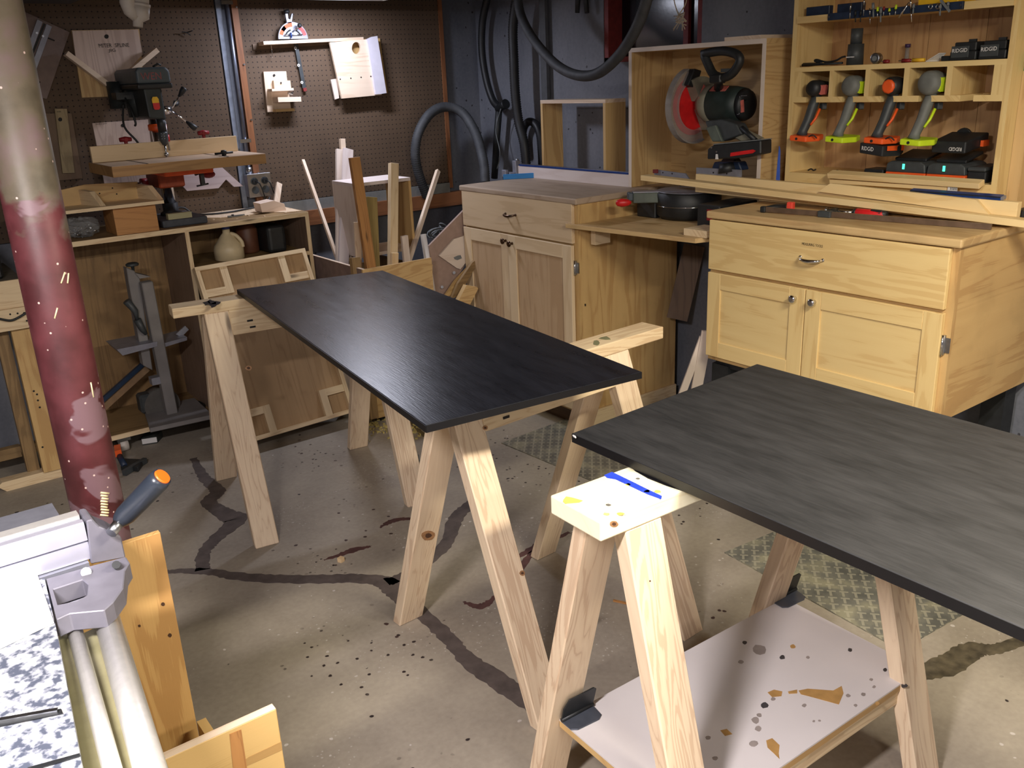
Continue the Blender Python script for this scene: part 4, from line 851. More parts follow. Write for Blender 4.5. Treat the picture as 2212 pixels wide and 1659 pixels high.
bb = B().prism([(xs+.02, yd+.012, 1.313), (xs+.02, yc_-.006, 1.313), (xs+.15, yc_-.004, 1.336), (xs+.15, yd+.002, 1.336)], (0, 0, .040)).done('case', M['black'], t, bev=.005, seg=2)
text('lettering', 'RIDGID', M['wpaint'], t, (xs+.0195, yd+.025, 1.334), (0, 1, 0), (0, 0, -1), .012, fit=.044)
B().box((xs+.10, yd-.006, 1.332), (xs+.14, yd+.004, 1.352)).done('latch', M['orange'], t)
B().rings([((xs+.145, (yd+yc_)/2+.02, 1.36), .028), ((xs+.155, (yd+yc_)/2+.02, 1.362), .028)], 18).done('terminal_ring', M['black'], t)
y0, y1 = Xp(2125, 385, xs+.01).y, yd-.003
o = thing('battery_box', 'plain black box right of the chargers', 'box', (xs+.08, (y0+y1)/2, 1.22)); B().box((xs+.02, y0, 1.2205), (xs+.16, y1, 1.258)).done('body', M['black'], o, bev=.004); B().box((xs+.015, y0, 1.258), (xs+.165, y1, 1.272)).done('lid', M['dgrey'], o, bev=.004)
y0, y1 = Xp(1909, 365, xs+.03).y, Xp(1866, 365, xs+.03).y
o = B().box((xs+.03, y0, 1.2205), (xs+.11, y1, 1.246)).done('low_black_box', M['black'], bev=.005, seg=2); tag(o, 'low black plastic box left of the chargers', 'box')
for k, (x, l) in enumerate(((1755, 'tiny tangled black clip on the left of the bottom shelf'), (1812, 'tiny black clip on the bottom shelf beside the black box'))):
    c = Xp(x, 365, xs+.07); c.z = 1.2225
    o = B().tube(smoothpath([c+V((0, .02, 0)), c+V((0, .006, .006)), c+V((0, -.004, .001)), c+V((0, -.016, .005))], 5), .0028, 6).done('clip', M['black']); tag(o, l, 'clip')
# ------------------------------------------------------------------ orange cord and things right of the shelf
def coil(label, cx_px, cy_px, ry, rz, n, xw_=3.27, r=.0055):
    c = Xp(cx_px, cy_px, xw_); pts = []
    for i in range(n*20):
        a = i/20*2*math.pi; k = 1+.05*math.sin(a*.37); pts.append(c+V((-.010*math.sin(a*.31), ry*k*math.cos(a), rz*k*math.sin(a))))
    o = B().tube(pts, r, 8).done('cord_coil', M['ropeor']); return tag(o, label, 'cord', 'orange cord coils on the plywood wall')
coil('orange cord loop hung high on the plywood right of the shelf', 2212, 128, .028, .035, 3)
coil('orange cord loop hung in the middle of the plywood right of the shelf', 2202, 268, .042, .040, 2)
coil('lowest orange cord coil, a long loop on the plywood right of the shelf', 2209, 330, .020, .055, 3)
# ------------------------------------------------------------------ long bench under the peg board
bn = thing('workbench', 'long open plywood workbench against the pegboard carrying the drill press', 'workbench', (1.3, 4.45, 0))
bx0, bx1, by0, by1, bz = .62, 1.895, 4.25, 4.66, 1.026
edgeW = W['pine']
B().box((bx0, by0, bz-.020), (bx1, by1, bz)).done('top_panel', W['old'], bn, grain=(1, 0, 0)); B().box((bx0, by0-.004, bz-.022), (bx1, by0, bz)).done('front_edge', edgeW, bn)
B().box((bx0, by0, .095), (bx1, by1, .115)).done('bottom_panel', W['old'], bn, grain=(1, 0, 0)); B().box((bx0, by0-.004, .093), (bx1, by0, .116)).done('front_edge', edgeW, bn)
for x in (bx0, 1.272, bx1-.019):
    B().box((x, by0, .115), (x+.019, by1, bz-.020)).done('upright', wood('grey_brown_ply', srgb(142, 118, 100), srgb(102, 82, 66), dirt=.3, fig=.6), bn); B().box((x, by0-.004, .116), (x+.019, by0, bz-.022)).done('front_edge', edgeW, bn)
B().box((bx0+.019, by1-.008, .115), (bx1-.019, by1, bz-.02)).done('back_panel', wood('brown_back_ply', srgb(150, 118, 76), srgb(98, 72, 44), dirt=.45, fig=.45, bands=1.4), bn, grain=(0, 0, 1))
B().box((1.291, by0+.002, .812), (bx1-.019, by1-.01, .828)).done('shelf_board', W['old'], bn); B().box((1.291, by0-.002, .810), (bx1-.019, by0+.002, .830)).done('front_edge', edgeW, bn)
for x in (.85, 1.7):
    B().cyl((x-.018, by0+.08, .030), (x+.018, by0+.08, .030), .030, n=16).done('caster', M['dirtywhite'], bn); B().box((x-.03, by0+.05, .058), (x+.03, by0+.12, .0945)).done('caster_plate', M['steel'], bn)
    B().cyl((x-.018, by1-.08, .030), (x+.018, by1-.08, .030), .030, n=16).done('caster', M['dirtywhite'], bn)
# sawdust drift along the bench back
b = B(); rnd = random.Random(3)
for k in range(260):
    x = 1.42+rnd.random()**.8*.46; y = 4.64-abs(rnd.gauss(0, .13)); y = max(y, 4.27); s = rnd.uniform(.002, .007)
    a = rnd.random()*3; b.obox((x, y, bz+s*.4), (s*math.cos(a), s*math.sin(a), 0), (-s*.6*math.sin(a), s*.6*math.cos(a), 0), (0, 0, s*.4))
pts = [(1.40, 4.64), (1.42, 4.50), (1.50, 4.40), (1.62, 4.37), (1.72, 4.42), (1.80, 4.30), (1.875, 4.28), (1.885, 4.645)]
b.prism([(x, y, bz+.0003) for x, y in pts], (0, 0, .004)); o = b.done('sawdust', M['dust']); o['kind'] = 'stuff'; tag(o, 'pale sawdust and chips on the right of the bench top', 'sawdust')

# ------------------------------------------------------------------ drill press
dp = thing('drill_press', 'dark bench drill press with wooden table and fence', 'drill press', (1.30, 4.45, bz))
GP = M['green']; CI = M['cast']
B().prism([(1.195, 4.30, bz+.0005), (1.405, 4.30, bz+.0005), (1.405, 4.60, bz+.0005), (1.195, 4.60, bz+.0005)], (0, 0, .034)).done('base', CI, dp, bev=.006, seg=2)
B().lathe((1.30, 4.50, bz+.034), (0, 0, 1), [(.052, 0), (.050, .012), (.036, .020), (.036, .058)], 24).done('column_flange', M['black'], dp)
B().cyl((1.30, 4.50, bz+.06), (1.30, 4.50, 1.60), .030, n=28).done('column', M['chrome'], dp)
B().lathe((1.30, 4.50, 1.455), (0, 0, 1), [(.040, 0), (.042, .004), (.042, .026), (.036, .030)], 24).done('collar', M['orange'], dp)
B().rings([((1.30, 4.50, 1.40), .0), ((1.30, 4.50, 1.40), .001)], 6).done('pin', M['steel'], dp)
wt = B().box((.951, 4.02, 1.297), (1.619, 4.42, 1.34)).done('wooden_table', wood('brown_table_board', srgb(172, 132, 84), srgb(124, 88, 52), bands=.5), dp, grain=(1, 0, 0), bev=.001)
B().box((.953, 4.022, 1.34), (1.617, 4.418, 1.3412)).done('table_surface', wood('worn_table_top', srgb(196, 170, 144), srgb(160, 132, 108), bands=.4), wt, grain=(1, 0, 0))
for x in (1.09, 1.44): B().box((x, 4.02, 1.3405), (x+.010, 4.33, 1.3418)).done('track', M['black'], wt)
fp = B().box((.952, 4.335, 1.342), (1.612, 4.355, 1.412)).done('fence', wood('pine_fence', srgb(226, 200, 160), srgb(198, 166, 122), bands=.3), dp, grain=(1, 0, 0), bev=.001)
def tknob(c, mat=M['dred'], par=dp, s=1):
    k = B(); c = V(c); k.cyl(c, c+V((0, 0, .035*s)), .008*s, n=10); 
    for a in (0, 1): k.rings([(c+V((0, 0, .034*s))-V((.026*s, 0, 0) if a else (0, .014*s, 0)), .009*s), (c+V((0, 0, .036*s)), .012*s), (c+V((0, 0, .034*s))+V((.026*s, 0, 0) if a else (0, .014*s, 0)), .009*s)], 10)
    k.done('fence_knob', mat, par)
tknob((1.115, 4.375, 1.395)); tknob((1.47, 4.375, 1.40))
B().rings([((1.415, 4.10, 1.352), .005), ((1.495, 4.09, 1.354), .005)], 8).done('clamp_bar', M['black'], wt); B().lathe((1.455, 4.095, 1.342), (0, 0, 1), [(.010, 0), (.010, .012), (.014, .016), (.010, .024)], 12).done('clamp_knob', M['black'], wt)
# cast table carrier below
B().box((1.20, 4.16, 1.268), (1.42, 4.40, 1.297)).done('cast_table', M['orange'], dp, bev=.004)
B().box((1.225, 4.36, 1.20), (1.345, 4.56, 1.268)).done('table_bracket', plain('rusty_orange_casting', srgb(150, 66, 34), .6, noise=.3), dp, bev=.006)
B().cyl((1.20, 4.46, 1.225), (1.17, 4.46, 1.225), .022, n=14).done('crank_hub', M['dred'], dp)
B().cyl((1.17, 4.44, 1.225), (1.16, 4.36, 1.19), .006, n=8).done('crank', M['steel'], dp)
tk = B(); tk.ball((1.455, 4.34, 1.245), (.032, .02, .017), 12).cyl((1.455, 4.34, 1.255), (1.455, 4.34, 1.297), .007, n=8); tk.done('lock_knob', M['dred'], dp)
cl = B(); cl.box((1.375, 4.22, 1.21), (1.393, 4.24, 1.297)).obox((1.41, 4.23, 1.275), (.055, 0, .016), (0, .008, 0), (-.001, 0, .004)).cyl((1.355, 4.23, 1.208), (1.41, 4.23, 1.214), .004, n=8); cl.done('lever_clamp', M['black'], dp)
# head
B().prism([(1.21, 4.29, 1.515), (1.285, 4.29, 1.505), (1.285, 4.29, 1.66), (1.205, 4.29, 1.66)], (0, .24, 0)).done('head_casting', GP, dp, bev=.008, seg=2)
B().cyl((1.225, 4.50, 1.52), (1.225, 4.50, 1.655), .045, n=20).done('rear_casting', GP, dp)
sw = B().box((1.232, 4.284, 1.552), (1.262, 4.290, 1.606)).done('switch_plate', M['black'], dp); 
B().prism([(1.232, 4.280, 1.580), (1.262, 4.280, 1.580), (1.262, 4.280, 1.596), (1.256, 4.280, 1.606), (1.238, 4.280, 1.606), (1.232, 4.280, 1.596)], (0, .006, 0)).done('switch_paddle', M['yellow'], dp)
B().prism([(1.233, 4.279, 1.580), (1.262, 4.279, 1.580), (1.262, 4.279, 1.558), (1.256, 4.279, 1.551), (1.239, 4.279, 1.551), (1.234, 4.279, 1.558)], (0, .007, 0)).done('switch_paddle', M['red'], dp)
cv = B().prism([(1.178, 4.265, 1.662), (1.325, 4.265, 1.662), (1.325, 4.265, 1.712), (1.310, 4.265, 1.730), (1.188, 4.265, 1.730), (1.178, 4.265, 1.715)], (0, .36, 0)).done('belt_cover', plain('slate_enamel', srgb(72, 82, 88), .45, noise=.15), dp, bev=.010, seg=3)
B().box((1.176, 4.262, 1.640), (1.328, 4.628, 1.662)).done('cover_base', M['black'], dp, bev=.006, seg=2)
text('lettering', 'WEN', plain('faded_red_print', srgb(150, 84, 84), .6), cv, (1.196, 4.2635, 1.678), (1, 0, 0), (0, 0, 1), .030, fit=.088)
B().tube(smoothpath([(1.265, 4.30, 1.732), (1.285, 4.29, 1.742), (1.300, 4.30, 1.738)], 4), .004, 8).done('cover_latch', M['black'], dp)
B().cyl((1.175, 4.60, 1.56), (1.175, 4.60, 1.68), .045, n=24).done('motor', M['green'], dp); B().box((1.13, 4.46, 1.60), (1.22, 4.54, 1.63)).done('motor_bracket', M['black'], dp)
B().tube(smoothpath([(1.165, 4.50, 1.64), (1.172, 4.42, 1.56), (1.178, 4.40, 1.50), (1.176, 4.41, 1.485)], 5), .005, 8).done('cable', M['black'], dp)
B().tube(smoothpath([(1.17, 4.52, 1.58), (1.165, 4.55, 1.48), (1.21, 4.53, 1.40), (1.235, 4.54, 1.30)], 5), .005, 8).done('cable', M['black'], dp)
# spindle, chuck, bit
B().cyl((1.265, 4.31, 1.455), (1.265, 4.31, 1.52), .019, n=18).done('quill', M['black'], dp)
B().lathe((1.265, 4.31, 1.395), (0, 0, 1), [(.009, 0), (.020, .022), (.021, .05), (.018, .062)], 18).done('chuck', M['dgrey'], dp)
for j in range(3):
    for k in range(3):
        a = -2.2+k*.55; B().cyl((1.265+.0205*math.cos(a), 4.31+.0205*math.sin(a), 1.425+j*.011), (1.265+.022*math.cos(a), 4.31+.022*math.sin(a), 1.425+j*.011), .0022, n=6).done('chuck_hole', M['chrome'], dp)
B().cyl((1.265, 4.31, 1.343), (1.265, 4.31, 1.396), .0045, n=10).done('drill_bit', M['steel'], dp); B().cyl((1.265, 4.31, 1.348), (1.265, 4.31, 1.362), .010, n=12).done('bit_cutter', M['steel'], dp)
B().cyl((1.288, 4.33, 1.41), (1.288, 4.33, 1.44), .009, n=10).done('depth_rod', M['red'], dp); B().cyl((1.288, 4.33, 1.37), (1.288, 4.33, 1.50), .004, n=8).done('rod', M['steel'], dp)
B().box((1.276, 4.34, 1.42), (1.290, 4.40, 1.52)).done('work_light', M['tube'], dp) if False else None
# feed handles on the right side
hc = V((1.335, 4.37, 1.545)); B().cyl((1.285, 4.37, 1.545), hc, .020, n=16).done('feed_hub', M['chrome'], dp)
for e in ((1.405, 4.345, 1.640), (1.395, 4.46, 1.575), (1.425, 4.33, 1.455)):
    e = V(e); d = (e-hc); m_ = hc+d*.62; r_ = B().cyl(hc, m_, .0045, n=10).done('feed_handle', M['chrome'], dp)
    B().rings([(m_, .006), (lerp(m_, e, .5), .0125), (lerp(m_, e, .9), .014), (e, .009)], 12).done('grip', M['black'], r_)
# little block and cord on its base
o = B().box((1.225, 4.303, bz+.0355), (1.335, 4.335, bz+.062)).done('wood_block', wood('greenish_pine', srgb(168, 164, 128), srgb(138, 132, 98))); tag(o, 'small greenish pine block on the drill press base', 'block')
o = B().tube(smoothpath([(1.345, 4.60, bz+.05), (1.40, 4.625, bz+.045), (1.44, 4.60, bz+.012), (1.50, 4.53, bz+.010), (1.60, 4.52, bz+.010), (1.68, 4.55, bz+.010), (1.74, 4.56, bz+.012), (1.79, 4.56, bz+.014), (1.84, 4.585, bz+.05), (1.85, 4.63, bz+.04)], 8), .0045, 8).done('power_cord', M['black'], dp)
# ------------------------------------------------------------------ other things on the bench
def slabY(name, mat, pts, y, th, parent=None, grain=None, bev=0): return B().prism([Yp(px, py_, y) for px, py_ in pts], (0, th, 0)).done(name, mat, parent, grain=grain, bev=bev)
tr = thing('wooden_tray', 'divided plywood tray lying on the box at the left of the bench', 'tray', (.9, 4.35, 1.13))
zt_ = 1.150; fl = [Zp(125, 462, zt_), Zp(353, 428, zt_)]
q0, q1 = V((.70, 4.20, zt_)), V((1.195, 4.20, zt_+.002))
q0 = Yp(120, 462, 4.22); q1 = Yp(353, 429, 4.22); zt_ = (q0.z+q1.z)/2; q0.z = q1.z = zt_
B().prism([q0, q1, q1+V((-.05, .21, 0)), q0+V((-.05, .21, 0))], (0, 0, -.014)).done('tray_bottom', W['pine'], tr, grain=(1, 0, 0))
bk0, bk1 = q0+V((-.05, .19, 0)), q1+V((-.05, .19, 0))
B().prism([bk0, bk1, bk1+V((0, 0, .075)), lerp(bk0, bk1, .5)+V((0, 0, .085)), bk0+V((0, 0, .055))], (0, .014, 0)).done('back_board', W['birch'], tr, grain=(1, 0, 0))
for f in (0.42, .97):
    a = lerp(q0, q1, f); B().prism([a+V((0, .03, 0)), a+V((-.045, .19, 0)), a+V((-.045, .19, .065)), a+V((-.02, .10, .06))], (.022, 0, 0)).done('divider', W['pine'], tr)
for k, f in enumerate((.2, .27, .22, .62, .75, .78)):
    c = lerp(bk0, bk1, f)+V((0, -.0006, (.05, .045, .02, .04, .058, .03)[k])); B().cyl(c, c+V((0, .001, 0)), .0035, n=8).done('screw_hole', M['ink'], tr)
o = B().box((.98, 4.262, bz+.0005), (1.165, 4.45, zt_-.0145)).done('box_end', W['brown'], grain=(1, 0, 0)); o.name = 'wooden_box'; tag(o, 'orange-brown wooden box on the bench left of the drill press', 'box')
bg = thing('plastic_bag', 'crumpled clear bag of hardware on the left of the bench', 'bag', (.83, 4.36, bz))
b = B(); b.ball((.85, 4.36, bz+.045), (.085, .075, .044), 24)
for v in b.bm.verts: v.co += V((random.uniform(-1, 1), random.uniform(-1, 1), random.uniform(-1, 1)*.8))*.009
for v in b.bm.verts: v.co.z = max(v.co.z, bz+.001)
b.done('film', M['bag'], bg)
b = B()
for k in range(26): c = V((.85+random.gauss(0, .03), 4.36+random.gauss(0, .025), bz+.012+random.random()*.035)); b.cyl(c, c+V((random.uniform(-.02, .02), random.uniform(-.02, .02), .004)), .004, n=6)
b.done('screws', M['steel'], bg)
o = B().box((.60, 4.30, bz+.001), (.74, 4.60, bz+.09)).done('dark_case', M['black'], bev=.01); tag(o, 'black case at the left end of the bench', 'case')
wb = B().prism([Yp(x, y, 4.36) for x, y in ((560, 431), (590, 424), (613, 431), (618, 447), (565, 450))], (0, .09, 0)).done('white_block', wood('white_pine', srgb(230, 208, 190), srgb(204, 176, 154), bands=.3), bev=.001); tag(wb, 'chamfered white pine block at the right of the bench', 'block')
wb.location.z += bz+.001-min((wb.matrix_basis @ v.co).z for v in wb.data.vertices)
o = B().bar(V((1.83, 4.50, bz+.001)), Yp(603, 396, 4.58), .03, .012, (0, -1, 0)).done('wood_strip', W['pale']); tag(o, 'short pale strip leaning behind the white block on the bench', 'board')
o = thing('wrench', 'small dark tool lying on the sawdust', 'tool', (1.62, 4.33, bz)); c0, c1 = Zp(492, 468, bz+.006), Zp(528, 464, bz+.006)
B().bar(c0, c1, .012, .007, (0, 0, 1)).done('body', M['grey'], o); B().cyl(lerp(c0, c1, .3), lerp(c0, c1, .3)+V((0, 0, .008)), .007, n=8).done('knob', M['black'], o)
# lower cubbies: jug, containers
jg = thing('milk_jug', 'milky plastic gallon jug with a blue cap on the bench shelf', 'jug', (1.53, 4.42, .828))
jc = V((1.505, 4.36, .8285)); prof = [(.064, 0), (.071, .005), (.072, .050), (.067, .070), (.046, .098), (.028, .122), (.018, .132), (.018, .150)]
b = B(); rows = []
b.lathe(jc, (0, 0, 1), prof, 28); b.done('body', M['cream'], jg)
B().lathe(jc+V((0, 0, .150)), (0, 0, 1), [(.0195, 0), (.0195, .013), (.017, .015)], 18).done('cap', plain('blue_cap', srgb(52, 60, 120), .45), jg)
B().rings([(p, .0095) for p in smoothpath([jc+V((.016, -.010, .126)), jc+V((.036, -.026, .116)), jc+V((.056, -.036, .086)), jc+V((.060, -.036, .058))], 6)], 12).done('handle', M['cream'], jg)
o = B().lathe((1.645, 4.47, .8285), (0, 0, 1), [(.05, 0), (.055, .01), (.055, .12), (.04, .145), (.03, .15)], 24).done('brown_jar', plain('red_brown_leather', srgb(96, 58, 40), .5)); tag(o, 'red-brown rounded container behind the jug', 'container')
o = B().box((1.70, 4.33, .8285), (1.80, 4.50, .965)).done('black_box', M['black'], bev=.02, seg=3); tag(o, 'black rounded box at the right of the bench shelf', 'box')
# ------------------------------------------------------------------ band saw in the left cubby
bs = thing('band_saw', 'dusty grey bandsaw standing in the open bench', 'bandsaw', (1.12, 4.42, .115))
BSg = M['bandsaw']
B().prism([Zp(325, 935, .118), Zp(462, 905, .118), V((1.25, 4.45, .118)), V((1.0, 4.47, .118))], (0, 0, .022)).done('base_plate', BSg, bs, bev=.003)
t0, t1 = Yp(299, 600, 4.31), Yp(378, 895, 4.31)
tp, bt_ = V((1.085, 4.31, .83)), V((1.098, 4.31, .14))
tp = Yp(315, 608, 4.31); bt_ = Yp(371, 897, 4.31)
B().bar(tp, bt_, .052, .05, (0, -1, 0)).done('column', BSg, bs, bev=.004)
B().prism([Yp(x, y, 4.34) for x, y in ((273, 578), (290, 585), (302, 600), (330, 800), (310, 790), (278, 610))], (0, .06, 0)).done('wheel_cover', BSg, bs, bev=.003)
B().prism([Yp(x, y, 4.33) for x, y in ((292, 590), (326, 598), (302, 602))], (0, .07, 0)).done('top_housing', BSg, bs)
B().lathe(Yp(288, 585, 4.37), (0, 0, 1), [(.006, 0), (.008, .02), (.028, .024), (.030, .032), (.022, .038)], 14).done('tension_knob', M['dgrey'], bs)
wh = B(); wc = Yp(345, 870, 4.42); wh.cyl(wc+V((0, -.05, 0)), wc+V((0, .03, 0)), .085, n=28); wh.done('lower_housing', plain('dark_dusty_steel', srgb(84, 80, 76), .6), bs)
B().box((wc.x-.10, 4.375, .14), (wc.x+.02, 4.45, .235)).done('motor_box', M['dgrey'], bs, bev=.01)
B().box((1.02, 4.29, .30), (1.10, 4.34, .335)).done('light_bar', M['alu'], bs)
tz = .50; B().prism([Yp(252, 755, 4.28), Yp(340, 738, 4.28), Yp(340, 748, 4.28), Yp(265, 768, 4.28)], (0, .20, 0)).done('saw_table', M['alu'], bs)
B().prism([Yp(352, 742, 4.30), Yp(404, 728, 4.30), Yp(404, 735, 4.30), Yp(355, 750, 4.30)], (0, .16, 0)).done('saw_table', M['alu'], bs)
B().prism([Yp(x, y, 4.36) for x, y in ((380, 722), (400, 704), (408, 712), (392, 728))], (0, .01, 0)).done('fence_plate', M['alu'], bs)
for pts in (((273, 650), (292, 672), (296, 690)), ((296, 690), (308, 712), (316, 722))):
    B().rings([(Yp(x, y, 4.31), r) for (x, y), r in zip(pts, (.018, .014, .008))], 8).done('guide_arm', M['dgrey'], bs)
o = thing('leaning_rail', 'blue and brown rail leaning across behind the bandsaw', 'rail', (.9, 4.5, .12)); a, c = Yp(215, 870, 4.45), Yp(310, 785, 4.52)
B().bar(a, c, .02, .02, (0, -1, 0)).done('blue_rail', plain('dull_blue_metal', srgb(32, 50, 74), .5), o); B().bar(a-V((-.012, 0, .028)), c-V((-.012, 0, .028)), .03, .02, (0, -1, 0)).done('brown_rail', plain('tan_hardboard', srgb(140, 112, 82), .7), o)
o = B().tube(smoothpath([(1.10, 4.40, .121), (1.06, 4.28, .121), (1.12, 4.262, .121), (1.20, 4.28, .121), (1.22, 4.36, .122), (1.25, 4.44, .122), (1.265, 4.36, .121), (1.22, 4.27, .121), (1.16, 4.30, .121)], 8), .005, 8).done('power_cord', M['black'], bs)

# ------------------------------------------------------------------ framed panel leaning on the bench
fr = thing('gusseted_panel', 'plywood panel with a pine rim and corner brackets leaning against the bench', 'panel', (1.6, 3.95, 0))
TL, TR = Yp(415, 583, 4.235), Yp(652, 541, 4.235); BL = V((1.425, 3.895, .045)); 
U = (TR-TL); w_ = U.length; U.normalize(); Vv = (TL-BL); Vv = Vv-U*Vv.dot(U); BL = TL-Vv; h_ = Vv.length; Vv.normalize(); Nn = U.cross(Vv); Nn = Nn if Nn.y < 0 else -Nn
BLz = BL
BL = BL+Nn*.045
def fb(name, u0, v0, u1, v1, d0, d1, mat, g=None): # in-plane box
    c = BL+U*(u0+u1)/2+Vv*(v0+v1)/2+Nn*(d0+d1)/2
    return B().obox(c, U*(u1-u0)/2, Vv*(v1-v0)/2, Nn*(d1-d0)/2).done(name, mat, fr, grain=g)
fb('panel', .01, .01, w_-.01, h_-.01, -.040, -.032, W['birch'] if False else wood('tan_ply', srgb(176, 146, 108), srgb(138, 108, 76), dirt=.15, fig=.5), Vv)
for (u0, v0, u1, v1, g) in ((0, 0, w_, .020, U), (0, h_-.020, w_, h_, U), (0, .020, .020, h_-.020, Vv), (w_-.020, .020, w_, h_-.020, Vv)):
    fb('rim', u0, v0, u1, v1, -.04, 0, W['pine'], g)
cs, cw = .13, .036
for (cx, cy) in ((0, 0), (0, 1), (1, 0), (1, 1)):
    u0 = .02 if cx == 0 else w_-.02-cs; v0 = .02 if cy == 0 else h_-.02-cs
    uu = u0+cs-cw if cx == 0 else u0; vv = v0 if cy == 1 else v0+cs-cw
    fb('corner_bracket', uu, v0, uu+cw, v0+cs, -.031, -.004, W['pine'], Vv); fb('corner_bracket', u0 if cx == 0 else u0+cw, vv, u0+cs-cw if cx == 0 else u0+cs, vv+cw, -.031, -.004, W['pine'], U)
fb('cross_rail', .02, h_*.86-.10, w_-.02, h_*.86-.035, -.05, -.041, W['pine'], U) if False else None
c = BL+U*.004+Vv*.0; B().cyl(c-U*.02+V((0, 0, -.005)), c+U*.004+V((0, 0, -.005)), .012, n=12).done('foot_peg', M['white'], fr)

# ------------------------------------------------------------------ scrap wood bin
bi = thing('scrap_bin', 'plywood bin full of offcuts between the bench and the narrow cabinet', 'bin', (2.15, 4.1, 0))
x0, x1, y0, y1, zb_, zt_ = 1.925, 2.31, 3.775, 4.42, .035, .79
B().box((x0, y0, zb_), (x1, y0+.012, zt_)).done('front_panel', W['ply'], bi, grain=(1, 0, 0)); B().box((x0, y1-.012, zb_), (x1, y1, zt_-.1)).done('back_panel', W['old'], bi)
B().box((x0, y0+.012, zb_), (x0+.012, y1-.012, zt_)).done('side_panel', plain('grey_hardboard', srgb(132, 112, 104), .7), bi); B().box((x1-.012, y0+.012, zb_), (x1, y1-.012, zt_-.05)).done('side_panel', W['old'], bi)
B().box((x0+.012, y0+.012, zb_), (x1-.012, y1-.012, zb_+.012)).done('bottom_panel', W['old'], bi)
B().box((x0-.001, y0-.001, zt_), (x0+.013, y1, zt_+.002)).done('edge_band', W['pale'], bi)
for x, y in ((x0+.05, y0+.05), (x1-.05, y0+.05), (x0+.05, y1-.05), (x1-.05, y1-.05)): B().cyl((x-.01, y, .0175), (x+.01, y, .0175), .0175, n=12).done('caster', M['black'], bi)
def lean(name, label, pt, yt, pb, yb, w, t, mat, n=(0, -1, 0), cat='board', zf=.05, ext=True):
    a, c = Yp(*pt, yt), Yp(*pb, yb); d = (c-a)
    if ext: c = a+d*((a.z-zf)/(a.z-c.z))
    o = B().bar(a, c, w, t, n).done(name, mat, bev=.001, grain=d); tag(o, label, cat); return o
lean('pine_strip', 'thin grey-brown strip leaning on the wall left of the bin', (654, 346), 4.60, (722, 540), 4.25, .017, .017, W['pale'], zf=.66)
lean('white_board', 'wide white board, leftmost of the tall pieces in the scrap bin', (742, 325), 4.36, (742, 560), 4.20, .085, .018, W['white'])
lean('white_post', 'square white post sticking up highest behind the boards of the bin', (739, 300), 4.39, (746, 400), 4.36, .028, .02, W['pale'])
lean('white_board', 'narrow white board just right of the tall post in the bin', (752, 322), 4.34, (742, 560), 4.17, .055, .016, MATS['white_fence_board'])
bxo = thing('drawer_carcass', 'open pale drawer box standing on end in the scrap bin', 'drawer', (2.3, 4.1, .6))
zt_c = 1.115
P4 = [Yp(733, 380, 4.33), Yp(764, 399, 4.05), Yp(886, 381, 4.05), Yp(864, 363, 4.33)]
for p in P4: pass
top = [V((P4[0].x, 4.33, zt_c)), V((P4[1].x, 4.05, zt_c)), V((P4[2].x, 4.05, zt_c)), V((P4[3].x, 4.33, zt_c))]
za = (P4[1].z+P4[2].z)/2; q = [V((P4[1].x, 4.05, za)), V((P4[2].x, 4.05, za)), V((P4[2].x+.0, 4.29, za+.0)), V((P4[1].x, 4.29, za))]
B().prism(q, (0, 0, -.016)).done('end_panel', MATS['white_fence_board'], bxo); dz = -.37
B().prism([q[0]+V((0, 0, -.016)), q[3]+V((0, 0, -.016)), q[3]+V((0, 0, dz)), q[0]+V((0, 0, dz))], (.014, 0, 0)).done('side_panel', W['white'], bxo)
B().prism([q[1]+V((-.014, 0, -.016)), q[2]+V((-.014, 0, -.016)), q[2]+V((-.014, 0, dz)), q[1]+V((-.014, 0, dz))], (.014, 0, 0)).done('side_panel', W['birch'], bxo)
B().prism([q[0]+V((.014, 0, dz)), q[1]+V((-.014, 0, dz)), q[2]+V((-.014, 0, dz)), q[3]+V((.014, 0, dz))], (0, 0, .016)).done('end_panel', W['pale'], bxo)
lean('brown_stud', 'orange-brown stud leaning at the front of the scrap bin', (765, 340), 3.92, (800, 575), 3.87, .050, .025, W['brown'])
lean('treated_board', 'greenish treated board right of the brown stud', (802, 426), 4.03, (808, 575), 3.96, .058, .018, W['green'])
lean('pine_stud', 'pale pine stud standing upright in the right of the bin', (850, 353), 4.00, (848, 560), 3.93, .044, .03, W['pine'])
lean('pine_batten', 'pale batten slanting right out of the bin', (946, 369), 4.30, (884, 560), 3.98, .024, .02, W['pale'], zf=.50)
lean('notched_block', 'short pale notched board at the right of the bin', (873, 509), 3.93, (880, 580), 3.925, .036, .018, W['white'])
lean('short_block', 'short pine block just left of the notched board', (853, 546), 3.89, (852, 590), 3.888, .036, .014, W['maple'])
lean('thin_board', 'narrow reddish board between white board and brown stud', (770, 480), 4.00, (775, 570), 3.97, .03, .012, W['stud'])
lean('round_offcut', 'stubby round-ended offcut at the front left of the bin', (766, 556), 3.86, (770, 590), 3.85, .045, .03, W['old'])
lean('pine_strip', 'thin strip leaning across the bin corner by the bench', (665, 522), 4.16, (705, 600), 3.93, .012, .012, W['pale'], zf=.02) if False else None
o = lean('pvc_pipe', 'grey-white plastic pipe standing in front of the leaning jig', (911, 506), 3.90, (932, 630), 3.86, .026, .026, M['white'], cat='pipe')
bpy.data.objects.remove(o); a, c = Yp(914, 506, 3.90), Yp(936, 640, 3.86); c = a+(c-a)*((a.z-.05)/(a.z-c.z))
o = B().cyl(a, c, .0155, n=18).done('pvc_pipe', M['dirtywhite']); tag(o, 'grey-white plastic pipe standing in front of the leaning jig', 'pipe')
